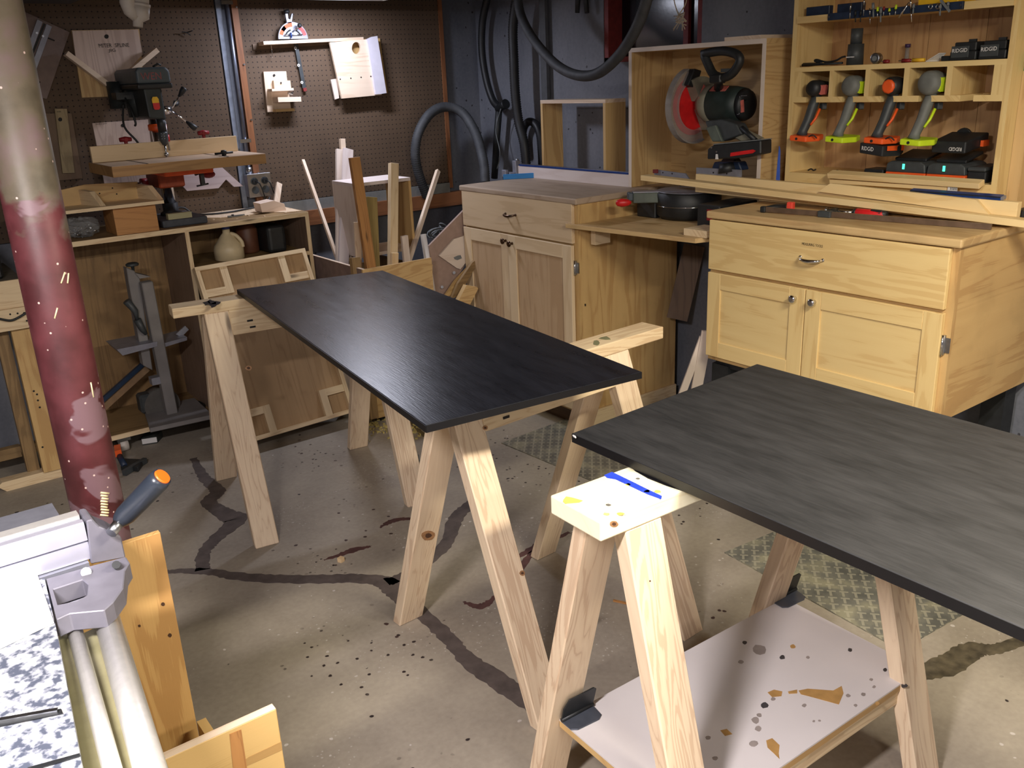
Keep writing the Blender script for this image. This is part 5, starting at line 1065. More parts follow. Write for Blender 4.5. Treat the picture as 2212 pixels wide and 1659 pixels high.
a, c = Yp(931, 571, 3.87), Yp(928, 640, 3.84); c = a+(c-a)*((a.z-.05)/(a.z-c.z)); o = B().cyl(a, c, .009, n=14).done('dowel', W['maple'], grain=(0, 0, 1)); tag(o, 'thin pale dowel beside the plastic pipe', 'dowel')
jig = thing('plywood_jig', 'large dusty plywood jig leaning against the narrow cabinet', 'jig', (2.5, 4.0, .4))
jy = 3.90
B().prism([Yp(x, y, jy) for x, y in ((1004, 452), (927, 531), (932, 640), (958, 640), (990, 597), (1012, 560), (1013, 470))], (0, .014, 0)).done('board', plain('rosy_ply', srgb(158, 134, 122), .7, noise=.1), jig)
B().prism([Yp(x, y, jy-.003) for x, y in ((946, 552), (978, 516), (1012, 505), (1012, 556), (992, 581), (985, 579))], (0, -.012, 0)).done('plate', W['white'], jig)
B().prism([Yp(x, y, jy-.0165) for x, y in ((980, 556), (989, 552), (995, 551), (998, 558), (988, 562), (982, 560))], (0, .0008, 0)).done('stain', M['grey'], jig)
for x, y in ((981, 589), (955, 620)): B().cyl(Yp(x, y, jy-.016), Yp(x, y, jy), .008, n=10).done('bolt', M['chrome'], jig)
o = B().prism([Yp(x, y, 3.80) for x, y in ((1054, 537), (1032, 568), (992, 640), (976, 645), (990, 612), (1020, 568))], (0, .018, 0)).done('tapered_offcut', W['old']); tag(o, 'long dark pointed offcut in front of the narrow cabinet doors', 'board')
o = B().prism([Yp(x, y, 3.84) for x, y in ((1034, 554), (1036, 560), (980, 640), (962, 640), (985, 606))], (0, .018, 0)).done('tapered_offcut', W['birch']); tag(o, 'shorter pointed offcut left of the long pointed one', 'board')
o = B().prism([Yp(x, y, 3.74) for x, y in ((1008, 616), (1031, 620), (1033, 624), (1012, 665), (985, 660))], (0, .03, 0)).done('ply_offcut', W['ply']); tag(o, 'square-cut ply offcut right below the pointed offcuts', 'board')
# coil of grey wire behind
c = Yp(955, 500, 4.30); b = B()
for k in range(7):
    r = .05+.012*random.random(); cc_ = c+V((random.uniform(-.03, .03), random.uniform(-.02, .02), random.uniform(-.02, .02))); ax = random.random()*3
    b.tube([cc_+V((r*1.3*math.cos(a*.5)*math.cos(ax), r*.3*math.sin(a*.5), r*.55*math.sin(a*.5+ax))) for a in range(13)], .004, 6, closed=True)
o = b.done('wire_coil', M['grey']); tag(o, 'tangled grey cable coil behind the leaning jig', 'cable')
o = B().prism([(2.30, 4.22, .0), (2.55, 4.22, .0), (2.55, 4.42, .0), (2.30, 4.42, .0)], (0, 0, .82)).done('grey_tub', plain('grey_tub_plastic', srgb(96, 104, 102), .6), bev=.02, seg=2) if False else None
# shavings on the floor by the bin
b = B(); rnd = random.Random(5)
for k in range(240):
    p = Zp(rnd.uniform(795, 930), 900+rnd.gauss(10, 14)+rnd.uniform(-10, 25), 0); s = rnd.uniform(.003, .009); a = rnd.random()*3.1
    b.obox((p.x, p.y, s*.5), (s*math.cos(a), s*math.sin(a), 0), (-s*.4*math.sin(a), s*.4*math.cos(a), 0), (0, 0, s*.5))
o = b.done('wood_shavings', plain('yellow_shavings', srgb(176, 160, 100), .9, noise=.3)); o['kind'] = 'stuff'; tag(o, 'yellowish shavings on the floor below the long tabletop', 'shavings')
# cut cubes on the floor
for k, (x, y, l) in enumerate(((737, 1213, 'small wooden cube lying alone left of the trestles'), (1066, 1245, 'small wooden cube between the near trestle legs'))):
    p = Zp(x, y, 0); o = B().obox((p.x, p.y, .0085), (.0085, .003, 0), (-.003, .0085, 0), (0, 0, .0083)).done('wood_cube', W['maple']); tag(o, l, 'block')
# ------------------------------------------------------------------ things on the peg board
YB = YP-.001
def slabP(name, mat, pts, off, th, parent, grain=None): return B().prism([Yp(x, y, YB-off) for x, y in pts], (0, -th, 0)).done(name, mat, parent, grain=grain)
t = thing('spline_jig', 'square ply mitre jig with a V of battens, hung above the drill press', 'jig', (1.18, YB, 1.6))
j0 = slabP('base_board', W['ply'], ((153, 66), (299, 63), (311, 206), (176, 211)), 0, .014, t, (0, 0, 1))
slabP('face_board', wood('pale_figured_ply', srgb(212, 190, 176), srgb(164, 136, 124), bands=2.0, fig=.45), ((155, 67), (297, 64), (307, 118), (247, 183), (240, 176), (233, 180), (163, 128)), .014, .010, t, (0, 0, 1))
for a, c in (((142, 115), (232, 183)), ((338, 108), (246, 185))): B().bar(Yp(*a, YB-.05), Yp(*c, YB-.05), .022, .05, (0, -1, 0)).done('batten', W['pale'], t)
slabP('hanging_hole', M['ink'], splat(230, 79, 5, asp=1, jit=.05), .0241, .0006, t)
for s, x, y, f_ in (('MITER  SPLINE', 214, 103, .135), ('JIG', 235, 114, .032)):
    text('lettering', s, M['ink'], t, Yp(x, y, YB-.0252), (1, 0, .012), (0, 0, 1), .017, fit=f_)
t = thing('sled_jig', 'grey hardboard sled with two metal rails hung tilted behind the post', 'jig', (.87, YB, 1.7))
slabP('board', plain('dusty_taupe_board', srgb(124, 106, 98), .7, noise=.12), ((35, 18), (149, 70), (100, 214), (60, 205), (20, 110)), 0, .012, t)
for a, c in (((86, 45), (48, 150)), ((106, 55), (66, 165))):
    B().bar(Yp(*a, YB-.018), Yp(*c, YB-.018), .022, .010, (0, -1, 0)).done('rail', M['alu'], t)
slabP('rail_gap', M['black'], ((94, 50), (98, 52), (58, 152), (54, 150)), .0125, .002, t)
for x, y in ((80, 71), (93, 78)): B().cyl(Yp(x, y, YB-.026), Yp(x, y, YB-.02), .005, n=8).done('screw', M['chrome'], t)
for a, c in (((99, 80), (118, 88)), ((70, 170), (87, 178))): B().bar(Yp(*a, YB-.013), Yp(*c, YB-.013), .006, .002, (0, -1, 0)).done('slot', M['ink'], t)
t = thing('push_board', 'dark narrow board with a paler strip and a hole, low on the peg board', 'jig', (.93, YB, 1.4))
slabP('back_board', W['dark'], ((96, 245), (153, 245), (177, 385), (124, 390)), 0, .014, t)
slabP('face_strip', wood('olive_ply', srgb(158, 140, 104), srgb(116, 98, 70)), ((117, 235), (143, 235), (160, 373), (134, 374)), .014, .014, t)
slabP('hanging_hole', M['ink'], splat(130, 258, 4.5, asp=1, jit=.05), .0285, .0006, t)
text('lettering', 'RTR', M['ink'], t, Yp(124, 243, YB-.0295), (1, 0, 0), (0, 0, 1), .006, fit=.016)
t = thing('ply_template', 'square figured ply board hung behind the drill press column', 'jig', (1.2, YB, 1.35))
slabP('board', MATS['pale_figured_ply'], ((198, 266), (318, 258), (334, 392), (224, 396)), 0, .014, t, (0, 0, 1)); slabP('hanging_hole', M['ink'], splat(265, 271, 4, asp=1, jit=.05), .0145, .0006, t)
text('lettering', 'SLED JIG', M['ink'], t, Yp(207, 270, YB-.0155), (1, 0, .01), (0, 0, 1), .006, fit=.05)
t = thing('notched_template', 'white board with two V notches hung under the drill press table', 'jig', (1.55, YB, 1.2))
slabP('board', wood('mauve_white_board', srgb(206, 190, 190), srgb(180, 160, 158), bands=.3, knots=.6), ((378, 385), (392, 372), (450, 361), (474, 358), (523, 402), (503, 403), (486, 387), (470, 406), (402, 412), (386, 394), (378, 402)), 0, .016, t)
t = thing('peg_hook', 'black wire hook on the peg board right of the spline jig', 'hook', (1.55, YB, 1.83))
b = B(); b.tube(smoothpath([Yp(x, y, YB-.02) for x, y in ((393, 69), (402, 70), (409, 74), (412, 76))], 4), .0025, 6).tube([Yp(404, 70, YB), Yp(411, 68, YB-.02), Yp(416, 66, YB-.03)], .0025, 6); b.done('hook', M['black'], t)
# ledge with mitre gauge
t = thing('peg_ledge', 'narrow pale ledge pegged to the board, holding the mitre gauge', 'shelf', (2.1, YB, 1.8))
a, c = Yp(569, 90, YB-.075), Yp(785, 80, YB-.045); 
B().prism([a+V((0, 0, .002)), c, c+V((0, .044, 0)), a+V((.0, .074, 0))], (0, 0, -.016)).done('ledge_board', W['pale'], t, grain=(1, 0, 0))
B().prism([a+V((-.03, .075, -.008)), c+V((-.05, .045, -.008)), c+V((-.05, .045, -.03)), a+V((-.03, .075, -.035))], (0, -.006, 0)).done('back_cleat', W['dark'], t)
B().cyl(a+V((.06, .05, -.075)), a+V((.06, .05, -.016)), .0022, n=6).done('peg', M['chrome'], t)
mg = thing('mitre_gauge', 'silver and orange half-round gauge head standing on the pegboard ledge', 'gauge', (2.08, YB-.03, 1.85))
gc = Yp(634, 84, YB-.04); gc.z = max(gc.z, a.z+.003); R1 = .092
def half(r0, r1, y0_, th, a0, a1, mat, nm, n=20):
    P = [gc+V((r1*math.cos(a0+(a1-a0)*i/n), y0_, r1*math.sin(a0+(a1-a0)*i/n))) for i in range(n+1)]+[gc+V((r0*math.cos(a1+(a0-a1)*i/n), y0_, r0*math.sin(a1+(a0-a1)*i/n))) for i in range(n+1)]
    return B().prism(P, (0, th, 0)).done(nm, mat, mg)
R1 = .082
half(.001, R1, 0, .012, 0, math.pi, M['alu'], 'half_round')
half(R1*.72, R1*.94, -.0015, .001, .85*math.pi-.5, .97*math.pi-.22, M['orange'], 'scale_band'); half(R1*.72, R1*.94, -.0015, .001, .50*math.pi, .80*math.pi, M['orange'], 'scale_band'); half(R1*.72, R1*.94, -.0015, .001, .08*math.pi, .32*math.pi, plain('coral_print', srgb(214, 84, 84), .5), 'scale_band')
half(R1*.50, R1*.58, -.0018, .001, .15*math.pi, .42*math.pi, M['ink'], 'slot'); half(R1*.50, R1*.58, -.0018, .001, .58*math.pi, .88*math.pi, M['ink'], 'slot')
kp = gc+V((.028, -.03, .062)); B().cyl(gc+V((0, -.004, .035)), kp, .004, n=8).done('lever', M['chrome'], mg); B().ball(kp, .012, 14).done('lever_knob', M['black'], mg)
B().cyl(gc+V((-.05, -.006, .018)), gc+V((-.02, -.006, .018)), .004, n=8).done('stop_screw', M['chrome'], mg); B().cyl(gc+V((-.02, -.006, .018)), gc+V((.05, -.006, .020)), .003, n=8).done('stop_rod', M['steel'], mg); B().cyl(gc+V((-.014, -.008, .005)), gc+V((-.014, -.008, .030)), .004, n=8).done('stop_pin', M['dblue'], mg)
ft = gc+V((-.012, 0, R1)); hd_ = B().prism([ft+V(p) for p in ((-.014, 0, -.008), (.012, 0, -.008), (.026, 0, .040), (.018, 0, .040), (.006, 0, .012), (-.003, 0, .016), (-.003, 0, .040), (-.018, 0, .040))], (0, .012, 0)).done('handle_bracket', M['alu'], mg, bev=.001)
B().rings([(ft+V((-.020, .004, .046)), .010), (ft+V((.000, .004, .050)), .011), (ft+V((.006, .004, .052)), .008)], 10).done('handle_top', M['black'], mg)
st_ = thing('steel_strip', 'black steel bar with three washers hanging under the mitre gauge', 'bar', (2.1, YB, 1.6))
a, c = Yp(638, 90, YB-.012), Yp(657, 190, YB-.012); B().bar(a, c, .020, .006, (0, -1, 0)).done('bar', M['dgrey'], st_); B().bar(Yp(657, 190, YB-.012), Yp(659, 197, YB-.012), .018, .012, (0, -1, 0)).done('end_block', M['rust'], st_)
for x, y in ((638, 104), (645, 141), (652, 178)):
    p = Yp(x, y, YB-.0155); B().cyl(p, p+V((0, -.0012, 0)), .0075, n=14).done('washer', M['white'], st_); B().cyl(p+V((0, -.0012, 0)), p+V((0, -.0016, 0)), .003, n=8).done('screw_hole', M['ink'], st_)
# stepped jig
t = thing('stepped_jig', 'pale jig with two small shelves hung left on the right peg board', 'jig', (2.0, YB, 1.5))
slabP('back_board', W['pale'], ((567, 155), (616, 154), (618, 173), (627, 240), (576, 242)), 0, .014, t)
a = Yp(588, 176, YB-.04); 
B().prism([Yp(x, y, YB-.0145) for x, y in ((588, 174), (624, 174), (626, 191), (590, 192))], (0, -.018, 0)).done('stop_block', W['stud'], t)
def pshelf(p0, p1, d, th, mat):
    a, c = Yp(*p0, YB-d), Yp(*p1, YB-d); B().prism([a, c, c+V((0, d-.0145, .0)), a+V((0, d-.0145, 0))], (0, 0, -th)).done('small_shelf', mat, t, grain=(1, 0, 0))
pshelf((587, 192), (634, 190), .070, .012, W['pale']); pshelf((600, 210), (650, 209), .085, .024, W['pale']); pshelf((595, 236), (636, 234), .05, .014, W['birch'])
B().cyl(Yp(607, 179, YB-.036), Yp(607, 179, YB-.032), .005, n=8).done('screw', M['chrome'], t); B().rings([(Yp(622, 201, YB-.05), .006), (Yp(632, 202, YB-.05), .007)], 8).done('bolt', M['steel'], t)
slabP('hanging_hole', M['ink'], splat(592, 163, 2.6, asp=1.3, jit=.2), .0145, .0006, t)
# board with oval hole
t = thing('router_jig', 'large pale board with an oval hole and a white rail, hung on the peg board', 'jig', (2.4, YB, 1.7))
b = B(); ov = [(767+9.5*math.cos(i/18*2*math.pi), 104+13*math.sin(i/18*2*math.pi)) for i in range(18)]
outer = [(710, 92), (805, 84), (822, 205), (736, 213)]
off = .045
vo_ = [Yp(x, y, YB-off) for x, y in outer]; vh = [Yp(x, y, YB-off) for x, y in ov]
bm = b.bm; ring = []
for d in (0, -.014):
    o_ = [bm.verts.new(p+V((0, d, 0))) for p in vo_]; h__ = [bm.verts.new(p+V((0, d, 0))) for p in vh]; ring.append((o_, h__))
def cang(p, c): return math.atan2(p.z-c.z, p.x-c.x)
cen = sum(vh, V((0, 0, 0)))/18
# hole rows joined to the outline corner by corner
for o_, h__ in ring:
    near = [min(range(18), key=lambda i: (h__[i].co-o_[k].co).length) for k in range(4)]
    for k in range(4):
        i0, i1 = near[k], near[(k+1) % 4]; idx = [i0]; stp = 1 if ((i1-i0) % 18) <= 9 else -1
        while idx[-1] != i1: idx.append((idx[-1]+stp) % 18)
        try: bm.faces.new([o_[k], o_[(k+1) % 4]]+[h__[i] for i in idx[::-1]])
        except ValueError: pass
for k in range(4): bm.faces.new([ring[0][0][k], ring[0][0][(k+1) % 4], ring[1][0][(k+1) % 4], ring[1][0][k]])
for k in range(18): bm.faces.new([ring[0][1][k], ring[0][1][(k+1) % 18], ring[1][1][(k+1) % 18], ring[1][1][k]])
b.done('face_board', W['pale'], t, grain=(1, 0, 0))
slabP('back_board', W['birch'], ((722, 88), (818, 83), (835, 201), (742, 208)), 0, .014, t)
slabP('spacer', W['stud'], ((716, 100), (728, 99), (744, 205), (733, 206)), .014, .031, t); slabP('spacer', W['stud'], ((800, 90), (812, 89), (828, 200), (818, 201)), .014, .031, t)
B().prism([Yp(x, y, YB-.0595) for x, y in ((790, 85), (800, 80), (812, 78), (832, 201), (820, 203), (809, 204))], (0, -.016, 0)).done('white_rail', plain('glossy_white_board', srgb(214, 210, 222), .35, noise=.04), t)
slabP('corner_tab', W['white'], ((713, 172), (726, 170), (731, 212), (722, 215)), .02, .010, t)
for x, y in ((735, 171), (758, 169), (780, 167), (801, 165)): slabP('screw_hole', M['ink'], splat(x, y, 1.4, asp=1.1, jit=.1), .0595, .0006, t)
# drain trap top left
pt = thing('drain_trap', 'white plastic drain pipe with a trap hanging from the joists', 'pipe', (.95, 3.5, 1.9))
yq = 3.6
B().rings([(Yp(276, -60, yq), .028), (Yp(276, 8, yq), .028), (Yp(280, 22, yq), .024), (Yp(296, 34, yq), .024)], 20).done('pipe', M['dirtywhite'], pt)
B().rings([(Yp(303, -60, yq), .030), (Yp(303, 12, yq), .030)], 20).done('pipe', M['dirtywhite'], pt); B().rings([(Yp(303, 12, yq), .033), (Yp(303, 36, yq), .031), (Yp(298, 44, yq), .018), (Yp(298, 58, yq), .017)], 20).done('trap_body', M['dirtywhite'], pt)
B().rings([(Yp(303, 8, yq), .035), (Yp(303, 14, yq), .035)], 20).done('union_nut', M['dirtywhite'], pt)
# dark duct left of it
o = B().box((.30, 4.0, 1.985), (.98, 4.30, 2.159)).done('duct_box', plain('dark_duct', srgb(38, 30, 30), .8), bev=.01); o.name = 'overhead_duct'; tag(o, 'dark boxed duct under the joists at the top left', 'duct')
# shop light housings, and one for the added fill lamp (the lamps' own light is set at the top)
def shoplight(label, c, sx, sy, z):
    t = thing('shop_light', label, 'lamp', (c[0], c[1], z))
    a, b2 = sx/2, sy/2
    B().faces([(c[0]-a, c[1]-b2, z), (c[0]+a, c[1]-b2, z), (c[0]+a, c[1]+b2, z), (c[0]-a, c[1]+b2, z), (c[0]-a*.94, c[1]-b2*.4, z+.05), (c[0]+a*.94, c[1]-b2*.4, z+.05), (c[0]+a*.94, c[1]+b2*.4, z+.05), (c[0]-a*.94, c[1]+b2*.4, z+.05)],
              [(4, 5, 6, 7), (0, 4, 7, 3), (1, 2, 6, 5), (0, 1, 5, 4), (3, 7, 6, 2)]).done('reflector', M['whitemetal'], t)
    for s in (-1, 1): B().box((c[0]+(s*a*.8 if sx > sy else 0)-.003, c[1]+(0 if sx > sy else s*b2*.8)-.003, z+.05), (c[0]+(s*a*.8 if sx > sy else 0)+.003, c[1]+(0 if sx > sy else s*b2*.8)+.003, CEIL-.001)).done('hanger', M['steel'], t)
    return t
sl = shoplight('white shop light hanging along the pegboard wall', (1.93, 4.27, 0), 1.16, .26, 2.024)
sl2 = shoplight('white shop light over the table saw', (-.50, .50, 0), 1.25, .26, 2.13)
sl4 = shoplight('white housing of the added fill lamp behind the camera position', (.30, -1.30, 0), 1.25, .26, 2.13)  # unseen housing made up to go with the fill lamp
sl3 = shoplight('white shop light over the middle of the room', (1.50, .20, 0), 1.25, .26, 2.13)
# ------------------------------------------------------------------ mitre saw
ms = thing('mitre_saw', 'dark green and grey mitre saw with a red blade on the lower deck', 'saw', (3.0, 2.75, 1.0))
D = M['dgrey']; K = M['black']; gp = plain('dusty_green_grey', srgb(84, 92, 84), .55, noise=.3, scale=14); dus = plain('dusty_olive_metal', srgb(132, 128, 112), .6, noise=.2, scale=14)
tc_ = V((3.02, 2.735, .024))
B().lathe((tc_.x, tc_.y, 1.0005), (0, 0, 1), [(.120, 0), (.140, .02), (.146, .112), (.140, .117)], 40).done('turntable', K, ms)
B().lathe((tc_.x, tc_.y, 1.1175), (0, 0, 1), [(.138, 0), (.138, .003)], 40).done('table_plate', M['alu'], ms)
B().tube([(tc_.x+.144*math.cos(a), tc_.y+.144*math.sin(a), 1.060) for a in [math.pi*(.55+.06*i) for i in range(16)]], .0014, 5).done('scale_line', M['chrome'], ms)
a0, a1 = V((2.70, 2.865, 1.095)), V((2.93, 2.72, 1.095))
a0 = Zp(1366, 415, 1.118)
sd = (a1-a0).normalized(); pp = V((-sd.y, sd.x, 0))
aa = a0; ab = V((tc_.x, tc_.y+.02, 1.118)); sd = (ab-aa); sd.z = 0; sd.normalize(); pp = V((sd.y, -sd.x, 0))
B().prism([aa-pp*.02, aa+pp*.03, ab+pp*.06, ab-pp*.03], (0, 0, .003)).done('arm_plate', M['alu'], ms)
B().prism([aa-pp*.022, aa+pp*.033, ab+pp*.07, ab-pp*.04], (0, 0, -.045)).done('table_arm', gp, ms, bev=.003)
B().prism([aa+sd*.03+pp*.034, aa+sd*.07+pp*.040, aa+sd*.07+pp*.040-V((0, 0, .026)), aa+sd*.03+pp*.034-V((0, 0, .026))], pp*.001).done('label', M['label'], ms)
B().prism([aa-pp*.024-sd*.022, aa+pp*.030-sd*.022, aa+pp*.034, aa-pp*.024], (0, 0, -.034)).done('arm_nose', plain('slate_plastic', srgb(72, 82, 90), .5), ms, bev=.004)
kc = Zp(1346, 438, 1.085); B().rings([(kc+sd*.035, .006), (kc+sd*.022, .014), (kc-sd*.006, .018), (kc-sd*.026, .013), (kc-sd*.032, .004)], 16).done('lock_handle', M['red'], ms)
B().box((2.86, 2.42, 1.0005), (3.10, 2.54, 1.092)).done('base_wing', K, ms, bev=.004); B().box((2.90, 2.82, 1.0005), (3.10, 2.935, 1.092)).done('base_wing', K, ms, bev=.004)
B().box((2.857, 2.455, 1.03), (2.86, 2.485, 1.075)).done('sticker', M['dred'], ms)
def xslab(name, pts, x, th, mat, bev=0, par=ms, grain=None): return B().prism([Xp(px, py_, x) for px, py_ in pts], (th, 0, 0)).done(name, mat, par, bev=bev, grain=grain)
xslab('fence_plate', ((1413, 366), (1480, 375), (1496, 398), (1413, 385)), 2.985, .008, M['alu']); xslab('fence_plate', ((1504, 362), (1600, 367), (1600, 396), (1504, 392)), 2.955, .008, M['alu'])
xslab('fence_edge', ((1410, 366), (1419, 366), (1419, 374), (1410, 374)), 2.975, .008, M['rust'])
for x, y in ((1432, 373), (1452, 375), (1541, 373), (1570, 375)): c = Xp(x, y, 2.954); B().cyl(c, c+V((-.001, 0, 0)), .0035, n=8).done('screw_hole', M['ink'], ms)
for i in range(7): c = Xp(1512+i*13, 384, 2.9545); B().box((c.x-.0006, c.y-.0008, c.z-.006), (c.x, c.y+.0008, c.z+.004)).done('scale_tick', M['ink'], ms)
# blade and guards in the plane y = yb_
yb_ = 2.735; bc = Yp(1496, 228, yb_)
B().cyl(bc, bc+V((0, -.003, 0)), .122, n=48).done('blade', M['red'], ms)
def arc(c, r0, r1, a0, a1, th, nm, mat, n=22, dy=0):
    P = [c+V((r1*math.cos(a0+(a1-a0)*i/n), dy, r1*math.sin(a0+(a1-a0)*i/n))) for i in range(n+1)]+[c+V((r0*math.cos(a1+(a0-a1)*i/n), dy, r0*math.sin(a1+(a0-a1)*i/n))) for i in range(n+1)]
    return B().prism(P, (0, th, 0)).done(nm, mat, ms)
arc(bc, .10, .155, math.radians(108), math.radians(292), -.022, 'blade_guard', M['clear'], dy=.006)
arc(bc, .152, .158, math.radians(108), math.radians(292), -.030, 'guard_rim', plain('worn_grey_plastic', srgb(140, 134, 130), .5), dy=.010)
arc(bc, .02, .118, math.radians(-62), math.radians(118), -.055, 'blade_housing', dus, dy=.004)
B().prism([bc+V(p) for p in ((-.075, .0, .085), (-.035, .0, .150), (.01, 0, .140), (-.02, 0, .07))], (0, -.04, 0)).done('upper_guard', K, ms, bev=.004)
B().prism([bc+V(p) for p in ((-.03, -.058, .030), (.0, -.058, .085), (.03, -.058, .062), (.0, -.058, .012))], (0, -.002, 0)).done('label', M['label'], ms)
# motor along -y, slightly rising
m0 = bc+V((.045, -.055, .005)); m1 = m0+V((-.005, -.190, -.004))
B().rings([(m0, .072), (lerp(m0, m1, .15), .076), (lerp(m0, m1, .75), .073), (m1, .066)], 28).done('motor', plain('deep_green_plastic', srgb(40, 52, 50), .5, noise=.25), ms)
B().rings([(m0+V((0, .03, 0)), .06), (m0+V((0, 0, 0)), .079), (m0+V((0, -.035, 0)), .078)], 24).done('gear_case', dus, ms)
ec = m1; B().rings([(ec, .066), (ec+V((0, -.018, 0)), .058), (ec+V((0, -.024, 0)), .042)], 24).done('motor_cap', K, ms)
for k in range(5):
    z = -.036+k*.018; B().box((ec.x-.055, ec.y-.012-.004*k, ec.z+z-.0012), (ec.x-.02, ec.y-.009-.004*k, ec.z+z+.0012)).done('vent_rib', M['alu'], ms)
for k in range(4): B().obox(ec+V((-.050+.006*k, -.016, 0)), (.0012, 0, 0), (0, .001, 0), (0, 0, .035)).done('vent_rib', M['alu'], ms)
lb = m0+V((-.030, -.035, .060)); B().obox(lerp(m0, m1, .45)+V((-.040, 0, .063)), (0, .042, 0), (.012, 0, .009), (-.0008, 0, .001)).done('label', M['label'], ms)
B().obox(ec+V((-.040, -.022, -.004)), (0, .002, 0), (-.003, 0, .024), (.009, .0, .001)).done('label', M['label'], ms)
# D handle
hdl = [Xp(x, y, 2.90) for x, y in ((1520, 116), (1560, 110), (1590, 117), (1598, 132), (1582, 158), (1560, 168), (1541, 160), (1530, 140))]
B().rings([(p, .0175) for p in smoothpath(hdl+[hdl[0]], 4)[:-1]], 12, closed=True).done('handle', K, ms)
B().obox((hdl[5]+hdl[6])/2+V((0, .0, -.01)), (0, .03, 0), (.02, 0, 0), (0, 0, .018)).done('handle_base', K, ms, bev=.006); B().rings([((hdl[5]+hdl[6])/2, .016), (m0+V((0, -.05, .05)), .020)], 12).done('handle_neck', K, ms)
B().box((2.89, hdl[4].y, hdl[4].z+.004), (2.91, hdl[4].y+.05, hdl[4].z+.018)).done('trigger', D, ms)
# pivot arm, rail box, support
xslab('pivot_arm', ((1522, 262), (1556, 258), (1590, 268), (1602, 290), (1575, 300), (1558, 306), (1536, 302)), 2.93, .06, M['dgrey'], .004)
xslab('pivot_web', ((1524, 276), (1545, 270), (1560, 306), (1538, 306)), 2.92, .02, gp, .003)
xslab('pivot_bolt_box', ((1568, 288), (1600, 280), (1640, 300), (1600, 306)), 2.95, .04, dus, .004)
B().rings([(Xp(1602, 276, 2.94), .010), (Xp(1632, 303, 2.94), .010)], 12).done('cable', K, ms)
xslab('rail_box', ((1541, 313), (1643, 303), (1643, 333), (1600, 342), (1527, 344), (1528, 322)), 2.90, .07, K, .004)
rb = xslab('rail_top', ((1541, 313), (1643, 303), (1643, 301), (1541, 311)), 2.90, .07, M['grey'])
xslab('red_stripe', ((1578, 330), (1626, 323), (1632, 326), (1626, 331), (1577, 338)), 2.898, .003, M['red'])
xslab('pale_mark', ((1546, 333), (1550, 333), (1551, 344), (1545, 344)), 2.898, .003, M['paper'])
for x, y in ((1536, 319), (1547, 328)): c = Xp(x, y, 2.897); B().cyl(c, c+V((.004, 0, 0)), .004, n=8).done('bolt', M['steel'], ms)
B().rings([(Xp(1570, 352, 2.97), .030), (Xp(1572, 372, 2.97), .040)], 16).done('support_post', K, ms); xslab('post_foot', ((1542, 350), (1595, 350), (1602, 368), (1535, 368)), 2.975, .05, M['navy'], .004)
B().box((3.04, 2.50, 1.12), (3.09, 2.58, 1.26)).done('rear_column', K, ms, bev=.01)
# small stuff on the deck
o = B().box((2.66, 2.30+.012, 1.0005), (2.78, 2.43, 1.028)).done('pine_block', W['pine'], bev=.001); tag(o, 'pine block on the deck against the wide cabinet', 'block')
o = thing('red_block', 'pale board with a dark red end under the saw arm', 'block', (2.78, 2.80, 1.0)); c = Zp(1385, 456, 1.001)
B().prism([Zp(x, y, 1.001) for x, y in ((1362, 452), (1400, 461), (1408, 455), (1372, 446))], (0, 0, .014)).done('board', W['pale'], o); B().prism([Zp(x, y, 1.0155) for x, y in ((1385, 450), (1403, 455), (1420, 446), (1400, 442))], (0, 0, .006)).done('red_end', M['dred'], o)
a, c = Zp(1456, 470, 1.004), Zp(1468, 463, 1.004); o = B().cyl(a, c, .0032, n=8).done('steel_bolt', M['chrome']); tag(o, 'small shiny bolt lying on the deck below the saw', 'bolt')

# ------------------------------------------------------------------ boards heaped on the wide cabinet
def brd(name, label, a, c, w, t, n, mat, ext=(0, 0)):
    a, c = V(a), V(c); d = (c-a).normalized(); o = B().bar(a-d*ext[0], c+d*ext[1], w, t, n).done(name, mat, bev=.001, grain=d); return tag(o, label, 'board', 'boards heaped on the wide cabinet')
lf = wood('light_pine_board', srgb(234, 208, 156), srgb(208, 172, 112), bands=.35, knots=.35)
a, c = Zp(1392, 383, 1.185), Zp(2212, 481, 1.131)
brd('pine_board', 'longest pine board of the heap, running from the saw out past the cabinet end', a, c, .05, .022, (0, 0, 1), lf, (0, .12))
a, c = Xp(1560, 388, 3.045), Xp(2190, 455, 3.045); c = V((2.948, 1.30, 1.150)); a = V((2.948, 2.62, 1.165))
brd('pine_board', 'thick pine board standing on edge at the back of the heap', a, c, .075, .026, (1, 0, 0), lf)
brd('pine_plank', 'thick plank lying lowest at the back of the heap', (3.003, 1.40, 1.145), (3.003, 2.31, 1.145), .078, .066, (0, 0, 1), lf)
o = B().prism([Xp(x, y, 2.918) for x, y in ((1768, 414), (1793, 396), (2107, 431), (2136, 463))], (.016, 0, 0)).done('pine_board', lf, grain=(0, -1, -.05)); tag(o, 'board with both ends cut slanting, leaning on the edge-standing one', 'board', 'boards heaped on the wide cabinet')
a, c = Xp(1793, 376, 3.018), Xp(2121, 398, 3.018); brd('pine_batten', 'pine batten lying highest, just under the chargers', a, c, .036, .019, (-.3, 0, 1), lf)
a, c = Xp(1797, 389, 3.028), Xp(2050, 405, 3.028); brd('pine_batten', 'pine batten with a paper label on its end, second from the top', a, c, .034, .014, (-.2, 0, 1), lf)
a, c = Xp(2050, 404, 3.010), Xp(2066, 405, 3.010); o2 = B().bar(a, c, .03, .022, (-.2, 0, 1)).done('paper_label', M['paper'], o) if False else None
t = thing('paper_tag', 'small white barcode label stapled to the end of the lower batten', 'label', tuple(a)); B().box((3.009, c.y-.004, a.z-.012), (3.0098, a.y+.004, a.z+.010)).done('paper', M['paper'], t)
for i in range(6): B().box((3.0084, c.y-.002+i*.004, a.z-.009), (3.009, c.y-.0005+i*.004, a.z+.004)).done('bar_print', M['ink'], t)
